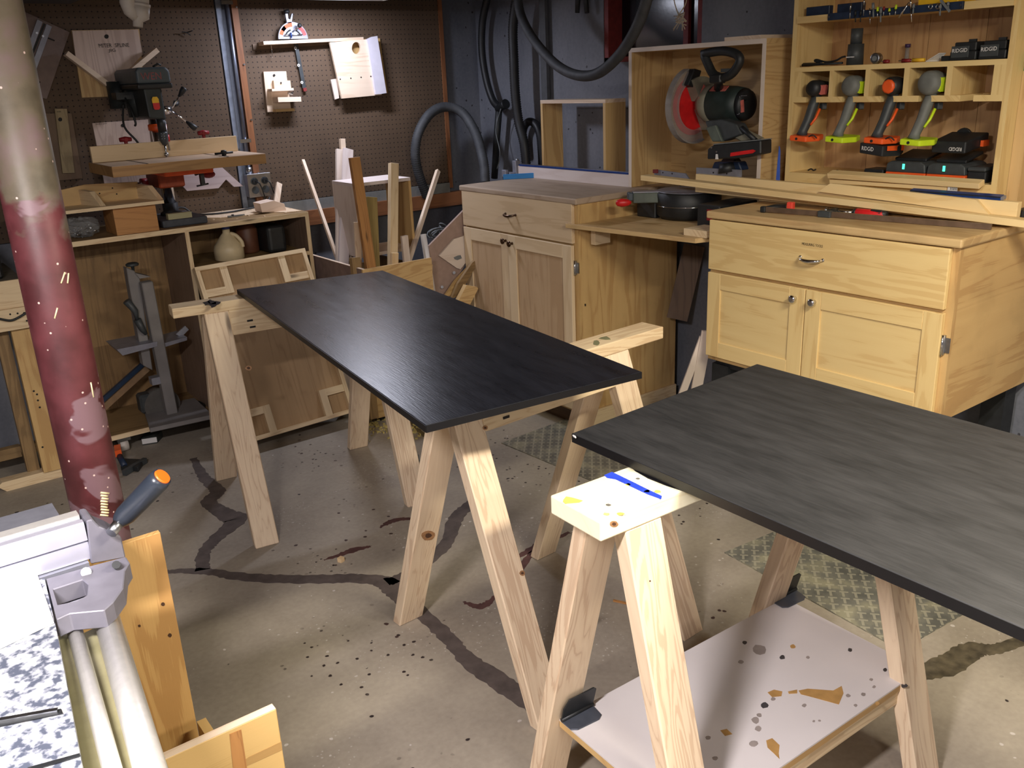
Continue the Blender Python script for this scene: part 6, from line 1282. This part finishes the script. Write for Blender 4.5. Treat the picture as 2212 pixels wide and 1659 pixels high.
t = thing('blue_track', 'dark blue slotted track lying on the edge-standing board', 'track', (3.03, 1.6, 1.195)); a, c = V((2.95, Xp(1970, 412, 2.95).y, 1.1965)), V((2.95, Xp(2165, 426, 2.95).y, 1.1965))
B().bar(a, c, .022, .013, (-.2, 0, 1)).done('track', M['dblue'], t); B().bar(a+V((-.012, 0, .002)), c+V((-.012, 0, .002)), .003, .004, (-1, 0, 0)).done('slot', K, t); B().bar(c, c+V((0, -.008, 0)), .02, .010, (-.2, 0, 1)).done('end_cap', M['alu'], t)
o = B().box((3.06, 1.335, 1.1105), (3.16, 1.368, 1.145)).done('black_clamp_end', K, bev=.004); o.name = 'black_hand_tool'; tag(o, 'black tool end at the right edge behind the heaped boards', 'tool')
# bar clamp
ck = thing('bar_clamp', 'long bar clamp with a red and black grip along the front of the wide cabinet', 'clamp', (2.75, 1.75, 1.11))
a, c = Zp(1650, 452, 1.122), Zp(2142, 490, 1.120); dd = (c-a).normalized(); sd2 = V((-dd.y, dd.x, 0)); sd2 = sd2 if sd2.x > 0 else -sd2
B().bar(a, c, .008, .018, (0, 0, 1)).done('bar', plain('worn_brown_steel', srgb(128, 108, 92), .4, metal=.7, noise=.2), ck)
B().obox(a+V((0, 0, .000)), dd*.010, sd2*.012, (0, 0, .011)).done('fixed_jaw', K, ck, bev=.003)
B().rings([(a+sd2*.005, .010), (a+dd*.015+sd2*.06, .012), (a+dd*.04+sd2*.085, .012)], 10).done('jaw_arm', K, ck)
pd = a+dd*.062+sd2*.085; B().obox(pd+V((0, 0, .004)), dd*.012, sd2*.012, (0, 0, .016)).done('pad', plain('coral_pad', srgb(226, 74, 58), .5), ck, bev=.003)
s0 = a+dd*((Zp(1772, 465, 1.122)-a).dot(dd)); B().obox(s0, dd*.024, sd2*.014, (0, 0, .0115)).done('sliding_jaw', D, ck, bev=.003); B().rings([(s0+sd2*.01, .012), (s0+sd2*.06, .013), (s0+sd2*.085, .012)], 10).done('jaw_arm', K, ck)
h0 = s0+sd2*.075; B().cyl(h0-dd*.03, h0+dd*.075, .006, n=10).done('screw', M['chrome'], ck); B().cyl(h0-dd*.034, h0-dd*.028, .011, n=12).done('swivel_pad', M['steel'], ck)
gr = B().rings([(h0+dd*.070, .010), (h0+dd*.078, .016), (h0+dd*.12, .0155), (h0+dd*.17, .015), (h0+dd*.182, .010)], 14).done('grip', M['red'], ck); B().rings([(h0+dd*.068, .013), (h0+dd*.079, .0165)], 14).done('grip_collar', K, gr); B().rings([(h0+dd*.13+V((0, 0, .005)), .012), (h0+dd*.165+V((0, 0, .002)), .0145), (h0+dd*.186, .011)], 12).done('grip_inlay', K, gr)
# plastic wrap on the stand
B().box((2.56, 1.37, .505), (2.69, 1.62, .5195)).done('stand_lip', M['black'], st)
t = thing('plastic_wrap', 'crumpled clear plastic at the foot of the wide cabinet doors', 'plastic', (2.62, 1.45, .52)); b = B()
n = 12; a, c = V((2.60, 1.60, .525)), V((2.60, 1.385, .525)); b.rings([(lerp(a, c, i/n)+V((random.uniform(-.008, .008), 0, random.uniform(0, .012))), .014+random.uniform(-.004, .006)) for i in range(n+1)], 9); b.done('film', M['bag'], t)

# ------------------------------------------------------------------ table saw at the near left
sw = thing('table_saw', 'table saw with a silver fence and rail in the near left corner', 'table saw', (-.1, 1.1, 0))
def castmat():
    m, nt, b = new_mat('mottled_glare_cast_iron'); L = nt.links; geo = N(nt, 'ShaderNodeNewGeometry')
    n = N(nt, 'ShaderNodeTexNoise', i_Scale=75.0, i_Detail=6.0); L.new(geo.outputs['Position'], n.inputs['Vector'])
    r = ramp(nt, [(.40, srgb(86, 92, 108)), (.50, srgb(168, 172, 182)), (.62, srgb(232, 232, 232))], n.outputs[0]); L.new(r.outputs[0], b.inputs['Base Color'])  # mottled iron, its white reflection painted in at the pale end
    b.inputs['Metallic'].default_value = .25; b.inputs['Roughness'].default_value = .38; bump(nt, b, n.outputs[0], .2, .001); return m
CIr = castmat(); zs = .90
e0, e1, e2 = Zp(96, 1249, zs), Zp(120, 1352, zs), Zp(178, 1659, zs); e3 = e2+(e2-e1)*.9
B().prism([V((-.55, e0.y+.004, zs)), e0, e1, e2, e3, V((-.55, e3.y, zs))], (0, 0, -.028)).done('saw_table', CIr, sw)
B().prism([V((-.3, e0.y+.12, zs+.0012)), V((e0.x-.002, e0.y+.12, zs+.0012)), Zp(117, 1346, zs+.0012), Zp(0, 1402, zs+.0012), V((-.3, Zp(0, 1402, zs).y-.02, zs+.0012))], (0, 0, .002)).done('white_sheet', plain('white_aluminium_sheet', srgb(236, 234, 232), .4, metal=.1, noise=.03), sw)
ex0, ex1 = Zp(0, 1278, zs), Zp(205, 1222, zs)
B().prism([V((-.5, 1.75, zs)), V((.20, 1.75, zs)), V((.20, e0.y+.005, zs)), V((-.5, e0.y+.005, zs))], (0, 0, -.02)).done('side_table', M['alu'], sw)
sl_ = [Zp(x, y, zs+.0012) for x, y in ((-20, 1560), (132, 1532), (136, 1542), (-20, 1574))]; B().prism(sl_, (0, 0, .001)).done('mitre_slot', K, sw); B().bar(Zp(0, 1556, zs+.004), Zp(125, 1534, zs+.004), .006, .004, (0, 0, 1)).done('slot_bar', M['steel'], sw)
sl_ = [Zp(x, y, zs+.0012) for x, y in ((60, 1659), (172, 1628), (174, 1634), (80, 1662))]; B().prism(sl_, (0, 0, .001)).done('table_groove', K, sw)
# saw body and legs
B().box((-.5, .62, .45), (.05, 1.30, .870)).done('cabinet_body', M['dgrey'], sw, bev=.01)
for x, y in ((-.45, .68), (.0, .68), (-.45, 1.24), (.0, 1.24)): B().box((x-.02, y-.02, 0), (x+.02, y+.02, .45)).done('leg', M['grey'], sw)
# rail extrusion along the right side
ra, rb_ = Zp(160, 1338, .888), Zp(252, 1659, .888); ra2 = ra; rd = (rb_-ra); rd.z = 0
zl = .866
P0 = [Zp(118, 1342, zs-.006), Zp(137, 1338, zl), Zp(172, 1333, zl), Zp(202, 1326, zl), Zp(252, 1318, zl)]
P1 = [Zp(178, 1659, zs-.006), Zp(226, 1659, zl), Zp(258, 1659, zl), Zp(282, 1659, zl), Zp(367, 1659, zl)]
def ext2(i, f): return P0[i]+(P1[i]-P0[i])*f
olive = plain('yellow_reflection_aluminium', srgb(164, 158, 120), .4, metal=.45, noise=.1); silver = plain('bright_aluminium', srgb(226, 224, 220), .3, metal=.55, noise=.06, scale=80)  # web and flange colour has the yellowish reflections on the aluminium painted in
def strip(i, j, dz, th, mat, nm, z0=0):
    q = [ext2(i, -.02), ext2(j, -.02), ext2(j, 1.8), ext2(i, 1.8)]
    return B().prism([p+V((0, 0, dz+z0)) for p in q], (0, 0, -th)).done(nm, mat, sw)
q = [ext2(0, -.02), ext2(4, -.02), ext2(4, 1.8), ext2(0, 1.8)]; B().prism([V((p.x, p.y, .850)) for p in q], (0, 0, -.03)).done('rail_web', olive, sw)
q = [ext2(0, -.02), ext2(1, -.02), ext2(1, 1.8), ext2(0, 1.8)]; B().prism([V((p.x, p.y, .862)) for p in q], (0, 0, -.012)).done('rail_flange', olive, sw)
c0, c1 = (ext2(1, -.02)+ext2(2, -.02))/2, (ext2(1, 1.8)+ext2(2, 1.8))/2; r0 = (ext2(2, 0)-ext2(1, 0)).length*.48
B().cyl(c0+V((0, 0, -.004)), c1+V((0, 0, -.004)), r0, r0, 20).done('rail_rod', silver, sw)
c0, c1 = (ext2(3, -.10)+ext2(4, -.10))/2, (ext2(3, 1.8)+ext2(4, 1.8))/2; r0 = (ext2(4, .3)-ext2(3, .3)).length*.5
B().cyl(c0+V((0, 0, -.008)), c1+V((0, 0, -.008)), r0, r0, 28).done('rail_tube', silver, sw)
# rip fence
fy = 1.47; fz0 = zs+.0015; ft_ = Yp(0, 1183, fy).z; xe = Yp(192, 1180, fy).x
lav = plain('lavender_aluminium', srgb(206, 206, 222), .32, metal=.5, noise=.04)
B().box((-.45, fy, fz0), (xe, fy+.004, ft_*.5+fz0*.5-.002)).done('fence_face', lav, sw); B().box((-.45, fy-.002, (ft_+fz0)/2+.002), (xe, fy+.004, ft_)).done('fence_face', lav, sw)
B().box((-.45, fy+.004, fz0), (xe, fy+.050, ft_-.004)).done('fence_body', M['alu'], sw); B().box((-.45, fy, ft_-.004), (xe, fy+.012, ft_+.002)).done('fence_lip', lav, sw); B().box((-.45, fy+.030, ft_-.004), (xe, fy+.052, ft_+.003)).done('fence_lip', silver, sw)
# end casting with window, clamp and handle
cst = plain('grey_casting', srgb(136, 134, 146), .45, metal=.4, noise=.1)
B().prism([Yp(x, y, fy-.004) for x, y in ((187, 1125), (200, 1122), (215, 1138), (240, 1148), (262, 1160), (272, 1205), (197, 1219))], (0, .055, 0)).done('end_casting', cst, sw, bev=.002)
zt5 = .905
outer = [Zp(x, y, zt5) for x, y in ((100, 1250), (197, 1222), (272, 1202), (280, 1215), (270, 1232), (266, 1270), (245, 1300), (225, 1318), (150, 1325), (122, 1338))]
inner = [Zp(x, y, zt5) for x, y in ((114, 1273), (178, 1252), (190, 1262), (188, 1285), (165, 1298), (124, 1306))]
b = B(); bm = b.bm
no, ni = len(outer), len(inner); top = [bm.verts.new(p) for p in outer]+[bm.verts.new(p) for p in inner]; bot = [bm.verts.new(p-V((0, 0, .030))) for p in outer+inner]
link = [0, 1, 1, 2, 2, 3, 3, 4, 4, 5]   # inner vertex facing each outer one
for side in (top, bot):
    for i in range(no):
        j = (i+1) % no; a_, b__ = link[i], (link[j] if j else 0)
        f = [side[i], side[j], side[no+b__]] + ([side[no+a_]] if a_ != b__ else [])
        try: bm.faces.new(f)
        except ValueError: pass
for i in range(no): bm.faces.new([top[i], top[(i+1) % no], bot[(i+1) % no], bot[i]])
for i in range(ni): bm.faces.new([top[no+i], top[no+(i+1) % ni], bot[no+(i+1) % ni], bot[no+i]])
b.done('clamp_casting', cst, sw, bev=.0015)
B().box((.125, 1.40, .82), (.205, 1.56, .873)).done('clamp_body', cst, sw, bev=.004)
B().cyl(Zp(251, 1220, zt5+.012), Zp(251, 1220, zt5-.004), .0065, n=10).done('bolt', K, sw); B().cyl(Zp(186, 1236, zt5+.004), Zp(186, 1236, zt5-.004), .008, n=12).done('bolt', M['steel'], sw)
g0, g1 = Zp(262, 1122, .955), Zp(350, 1030, 1.03); gd = (g1-g0); 
B().rings([(Zp(240, 1152, .945), .009), (g0, .0095)], 12).done('handle_stem', M['steel'], sw)
hg = B().rings([(g0-gd*.06, .011), (g0, .0145), (lerp(g0, g1, .12), .0175), (lerp(g0, g1, .9), .0185), (g1, .0165)], 20).done('handle_grip', plain('blue_grey_grip', srgb(44, 50, 60), .3, noise=.08), sw)
B().rings([(lerp(g0, g1, .97), .0150), (g1+gd.normalized()*.003, .013)], 18).done('end_ring', plain('bright_orange', srgb(244, 110, 30), .4, noise=.1), hg)
# plywood panel and box beside the saw
yp = 1.60; tp_ = Yp(300, 1160, yp); xr = Yp(346, 1150, yp).x; zp = Yp(346, 1150, yp).z
o = B().box((.175, yp, .0), (xr, yp+.013, zp)).done('plywood_board', W['plyorange'], grain=(0, 0, 1), bev=.0006); tag(o, 'tall orange plywood board standing beside the table saw rail', 'board')
for x, y in ((352, 1305), (301, 1352), (367, 1372)): c = Yp(x, y, yp-.0008); B().cyl(c, c+V((0, .002, 0)), .0042 if x != 301 else .003, n=10).done('knot', M['ink'], o) if False else None
kp_ = plain('dark_knot', srgb(66, 40, 20), .7)
for x, y, r in ((352, 1305, 4.5), (301, 1352, 3), (367, 1372, 4.5)): blob('knot', kp_, o, [Yp(a, b2, yp) for a, b2 in splat(x, y, r, asp=1, jit=.12)], (0, -1, 0), .0005)
yb3 = 1.35; cn = Yp(597, 1531, yb3)
bxl = thing('plywood_box', 'pale plywood box with a dark walnut strip on its face, at the lower left', 'box', (.3, 1.5, 0))
pk = wood('smooth_tan_ply', srgb(206, 172, 112), srgb(184, 148, 90), bands=.25, fig=.4); xr2, zr2 = cn.x, cn.z
xl2 = .105
B().box((xl2, yb3, .03), (xr2, yb3+.018, zr2)).done('front_panel', pk, bxl, grain=(1, 0, 0), bev=.0015); B().box((xl2, yb3+.0005, zr2), (xr2-.001, yb3+.0175, zr2+.0012)).done('edge_band', W['pale'], bxl, grain=(1, 0, 0))
B().box((xl2, yb3+.018, .03), (xl2+.018, yb3+.22, zr2-.05)).done('side_panel', pk, bxl); B().box((xr2-.09, yb3+.018, .03), (xr2-.072, yb3+.22, zr2-.12)).done('side_panel', pk, bxl); B().box((xl2, yb3+.018, .0), (xr2-.075, yb3+.22, .03)).done('bottom_panel', pk, bxl)
B().prism([Yp(x, y, yb3-.0008) for x, y in ((496, 1586), (521, 1576), (540, 1700), (510, 1720))], (0, .001, 0)).done('walnut_strip', W['brown'], bxl, grain=(0, 0, 1)); B().prism([Yp(x, y, yb3-.0006) for x, y in ((536, 1636), (608, 1602), (610, 1620), (500, 1670))], (0, .001, 0)).done('inlay_strip', wood('mid_tan', srgb(176, 140, 86), srgb(150, 114, 66)), bxl)

# ------------------------------------------------------------------ low bench at the far left
lb_ = thing('side_bench', 'low pine bench at the left edge behind the red post', 'bench', (.1, 4.4, 0))
B().box((-.9, 4.18, .885), (.560, 4.66, .915)).done('bench_top', plain('dusty_grey_top', srgb(112, 104, 92), .7), lb_); B().box((-.9, 4.165, .80), (.556, 4.179, .915)).done('top_rail', W['pine'], lb_, grain=(1, 0, 0))
zz0 = Yp(30, 712, 4.16).z; B().box((-.9, 4.15, zz0), (.556, 4.164, .80)).done('apron', W['pine'], lb_, grain=(1, 0, 0))
for x, y in ((22, 679), (52, 676), (58, 693), (38, 677)): c = Yp(x, y, 4.149); B().cyl(c, c+V((0, .001, 0)), .004, n=8).done('screw_hole', M['ink'], lb_)
xlg = Yp(92, 1010, 4.24).x; B().box((xlg-.005, 4.19, .045), (xlg+.080, 4.23, zz0+.1)).done('leg', W['birch'], lb_, grain=(0, 0, 1)); B().box((xlg-.06, 4.25, .045), (xlg-.01, 4.29, zz0+.1)).done('leg', W['old'], lb_)
for x, y in ((73, 845), (80, 852), (82, 865), (86, 880), (92, 966)): c = Yp(x, y, 4.189); B().cyl(c, c+V((0, .001, 0)), .0045, n=8).done('screw_hole', M['ink'], lb_)
B().prism([(xlg-.16, 4.205, .0), (.60, 4.205, .0), (.60, 4.205, .045), (xlg-.17, 4.205, .045), (xlg-.19, 4.205, .03)], (0, .06, 0)).done('foot_rail', W['pine'], lb_, grain=(1, 0, 0)); B().box((xlg-.3, 4.62, .0), (xlg+.08, 4.66, .045)).done('foot_rail', W['old'], lb_)
B().box((-.9, 4.32, .10), (xlg-.06, 4.36, .15)).done('stretcher', W['old'], lb_); B().box((-.8, 4.25, 0), (-.72, 4.29, zz0+.1)).done('leg', W['old'], lb_)
o = B().tube(smoothpath([Yp(x, y, 4.135) for x, y in ((-20, 684), (5, 690), (25, 692), (45, 683), (62, 672))], 6), .005, 8).done('cable', K); o.name = 'hanging_lead'; tag(o, 'black lead hanging in a curve across the low bench front', 'cord')
pm = thing('black_planer', 'dark bench machine on the low bench at the left edge', 'machine', (.2, 4.4, .915))
B().box((-.25, 4.22, .9155), (.50, 4.60, 1.04)).done('base', K, pm, bev=.01); B().box((-.22, 4.24, 1.04), (.46, 4.58, 1.085)).done('deck', W['dark'], pm); B().box((-.2, 4.24, 1.085), (.44, 4.56, 1.30)).done('head', K, pm, bev=.02)
B().box((.02, 4.212, .96), (.10, 4.222, .99)).done('name_plate', M['grey'], pm); B().cyl((.42, 4.215, .97), (.42, 4.19, .97), .014, n=12).done('red_knob', M['dred'], pm)
# floor under the bench: clamp and carton
t = thing('spring_clamp', 'black clamp with an orange pad on the floor under the bench', 'clamp', (.95, 4.05, 0)); 
B().prism([Zp(x, y, .001) for x, y in ((262, 1018), (300, 1020), (312, 1002), (270, 1000))], (0, 0, .025)).done('jaw', K, t, bev=.004); B().bar(Zp(268, 1022, .015), Zp(314, 994, .015), .02, .025, (0, 0, 1)).done('arm', D, t); B().prism([Zp(x, y, .05) for x, y in ((248, 975), (262, 972), (264, 984), (250, 988))], (0, 0, .03)).done('pad', M['orange'], t); B().rings([(Zp(258, 985, .05), .014), (Zp(270, 1008, .02), .014)], 10).done('neck', M['navy'], t)
B().box((.885, 4.20, .05), (.955, 4.25, .085)).done('grip_block', M['dirtywhite'], t) if False else None
t = thing('small_carton', 'small dark carton with a white label on the floor under the bench edge', 'box', (1.02, 4.2, 0)); q = [Zp(x, y, .001) for x, y in ((308, 962), (340, 957), (352, 944), (316, 948))]
B().prism(q, (0, 0, .035)).done('carton', plain('dark_carton', srgb(52, 56, 52), .7), t); B().prism([q[0]+V((0, -.001, .006)), q[1]+V((0, -.001, .006)), q[1]+V((0, -.001, .032)), q[0]+V((0, -.001, .032))], (0, -.001, 0)).done('white_label', M['paper'], t)

# ------------------------------------------------------------------ vacuum hoses and the rest on the walls
def hose(name, label, pts, r, mat, rib=.0045, par=None):
    S = smoothpath(pts, 14); L_ = 0; out = []; acc = 0; pr = []
    for i, p in enumerate(S):
        if i: acc += (p-S[i-1]).length
        out.append((acc, p))
    tot = acc; k = 0; s = 0; step = r*.24; n = int(tot/step); j = 0
    for i in range(n+1):
        d = tot*i/n
        while j < len(out)-2 and out[j+1][0] < d: j += 1
        a, b2 = out[j], out[j+1]; f = (d-a[0])/max(b2[0]-a[0], 1e-6); pr.append((lerp(a[1], b2[1], f), r+(r*.07 if i % 2 else -r*.07)))
    o = B().rings(pr, 12).done(name, mat); return tag(o, label, 'hose', 'shop vacuum hoses')
hose('vacuum_hose', 'dark green-grey hose arching from the bin over to the corner', [Yp(922, 425, 4.60), Yp(903, 370, 4.58), Yp(897, 325, 4.56), Yp(906, 282, 4.55), Yp(930, 245, 4.55), Yp(962, 231, 4.55), Yp(998, 243, 4.5), Yp(1026, 285, 4.4), Yp(1040, 330, 4.3), Yp(1046, 362, 4.25), Yp(1048, 395, 4.22)], .027, M['hose'])
h2x = 3.22
hose('vacuum_hose', 'thin dark hose curving down to a black elbow in the corner', [Xp(1068, -60, h2x), Xp(1052, 0, h2x), Xp(1042, 50, h2x), Xp(1041, 110, h2x), Xp(1050, 170, h2x), Xp(1064, 215, h2x), Xp(1078, 232, h2x)], .021, M['bhose'])
t = thing('hose_elbow', 'black elbow fitting with a thin pipe going down, on the wall by the corner', 'fitting', tuple(Xp(1085, 235, h2x))); B().rings([(Xp(1076, 236, h2x), .024), (Xp(1090, 226, h2x), .026), (Xp(1093, 224, h2x), .028)], 14).done('elbow', K, t); B().rings([(Xp(1078, 236, h2x), .020), (Xp(1073, 300, h2x), .020), (Xp(1068, 385, h2x), .020)], 12).done('down_pipe', K, t)
hose('vacuum_hose', 'ribbed hose hanging straight down behind the fence stop', [Xp(1128, -60, 3.16), Xp(1116, 0, 3.16), Xp(1108, 60, 3.16), Xp(1110, 130, 3.16), Xp(1113, 200, 3.16), Xp(1120, 260, 3.16), Xp(1132, 310, 3.16), Xp(1137, 360, 3.16)], .026, M['bhose'])
hose('vacuum_hose', 'grey hose hanging in a wide loop in front of the window', [Xp(1118, -40, 3.0), Xp(1122, 20, 2.98), Xp(1140, 65, 2.95), Xp(1170, 108, 2.9), Xp(1208, 145, 2.85), Xp(1250, 163, 2.8), Xp(1292, 158, 2.76), Xp(1335, 122, 2.72), Xp(1370, 70, 2.68), Xp(1394, 10, 2.64), Xp(1406, -50, 2.62)], .022, M['hose'])
hose('vacuum_hose', 'short black hose bending down behind the small open box', [Xp(1132, 330, 3.25), Xp(1130, 285, 3.25), Xp(1140, 264, 3.25), Xp(1156, 268, 3.25), Xp(1166, 292, 3.25), Xp(1170, 340, 3.25), Xp(1170, 375, 3.25)], .021, M['bhose'])
o = B().tube(smoothpath([Xp(1082, 235, 3.19), Xp(1071, 280, 3.19), Xp(1080, 330, 3.19), Xp(1074, 365, 3.19)], 6), .003, 6).done('thin_wire', M['grey']); tag(o, 'thin grey wire beside the black down pipe', 'wire')
t = thing('tied_string', 'knotted hemp string hanging above the plywood box', 'string', tuple(Xp(1466, 30, 2.6))); b = B()
kn_ = Xp(1466, 32, 2.6)
b.tube(smoothpath([Xp(1452, -40, 2.6), Xp(1457, 5, 2.6), kn_], 5), .0022, 6).tube(smoothpath([Xp(1486, -40, 2.6), Xp(1482, 5, 2.6), kn_], 5), .0022, 6); b.done('string', M['string'], t)
b = B()
for k in range(16): b.tube([kn_, kn_+V((0, random.uniform(-.03, .02), random.uniform(-.03, .012)))*1.0, kn_+V((0, random.uniform(-.045, .03), random.uniform(-.055, .0)))], .0016, 5)
b.done('frayed_knot', M['string'], t)
t = thing('wall_bracket', 'pair of dark hooks hanging at the top of the concrete wall', 'hook', tuple(Xp(1256, 10, 3.25)))
for x0_, x1_ in ((1250, 1247), (1262, 1268)): B().rings([(Xp(x0_, -30, 3.25), .016), (Xp(x1_, 28, 3.25), .012)], 10).done('hook', K, t)
o = B().bar(V((3.27, 4.02, 1.12)), V((3.27, 4.02, 2.2)), .05, .02, (-1, 0, 0)).done('wall_strip', plain('dull_grey_strip', srgb(84, 86, 90), .6)); o.name = 'trim_4'; struct(o)
# batch of loose floor bits
for k, (x, y, l) in enumerate(((1120, 1240, 'tiny wood chip'),)): pass
t = thing('sanding_pad', 'grey rounded pad lying on the floor right of a far trestle leg', 'pad', tuple(Zp(893, 992, 0)))
B().prism([Zp(x, y, 0.0005) for x, y in ((880, 985), (905, 984), (907, 996), (898, 1010), (886, 1014), (880, 1005))], (0, 0, .006)).done('pad', plain('grey_foam', srgb(92, 94, 90), .8), t, bev=.001)
a, c = Zp(1325, 1297, .004), Zp(1357, 1304, .004); o = B().bar(a, c, .006, .006, (0, 0, 1)).done('wood_sliver', W['brown']); tag(o, 'thin brown stick on the floor behind the near trestle', 'stick')
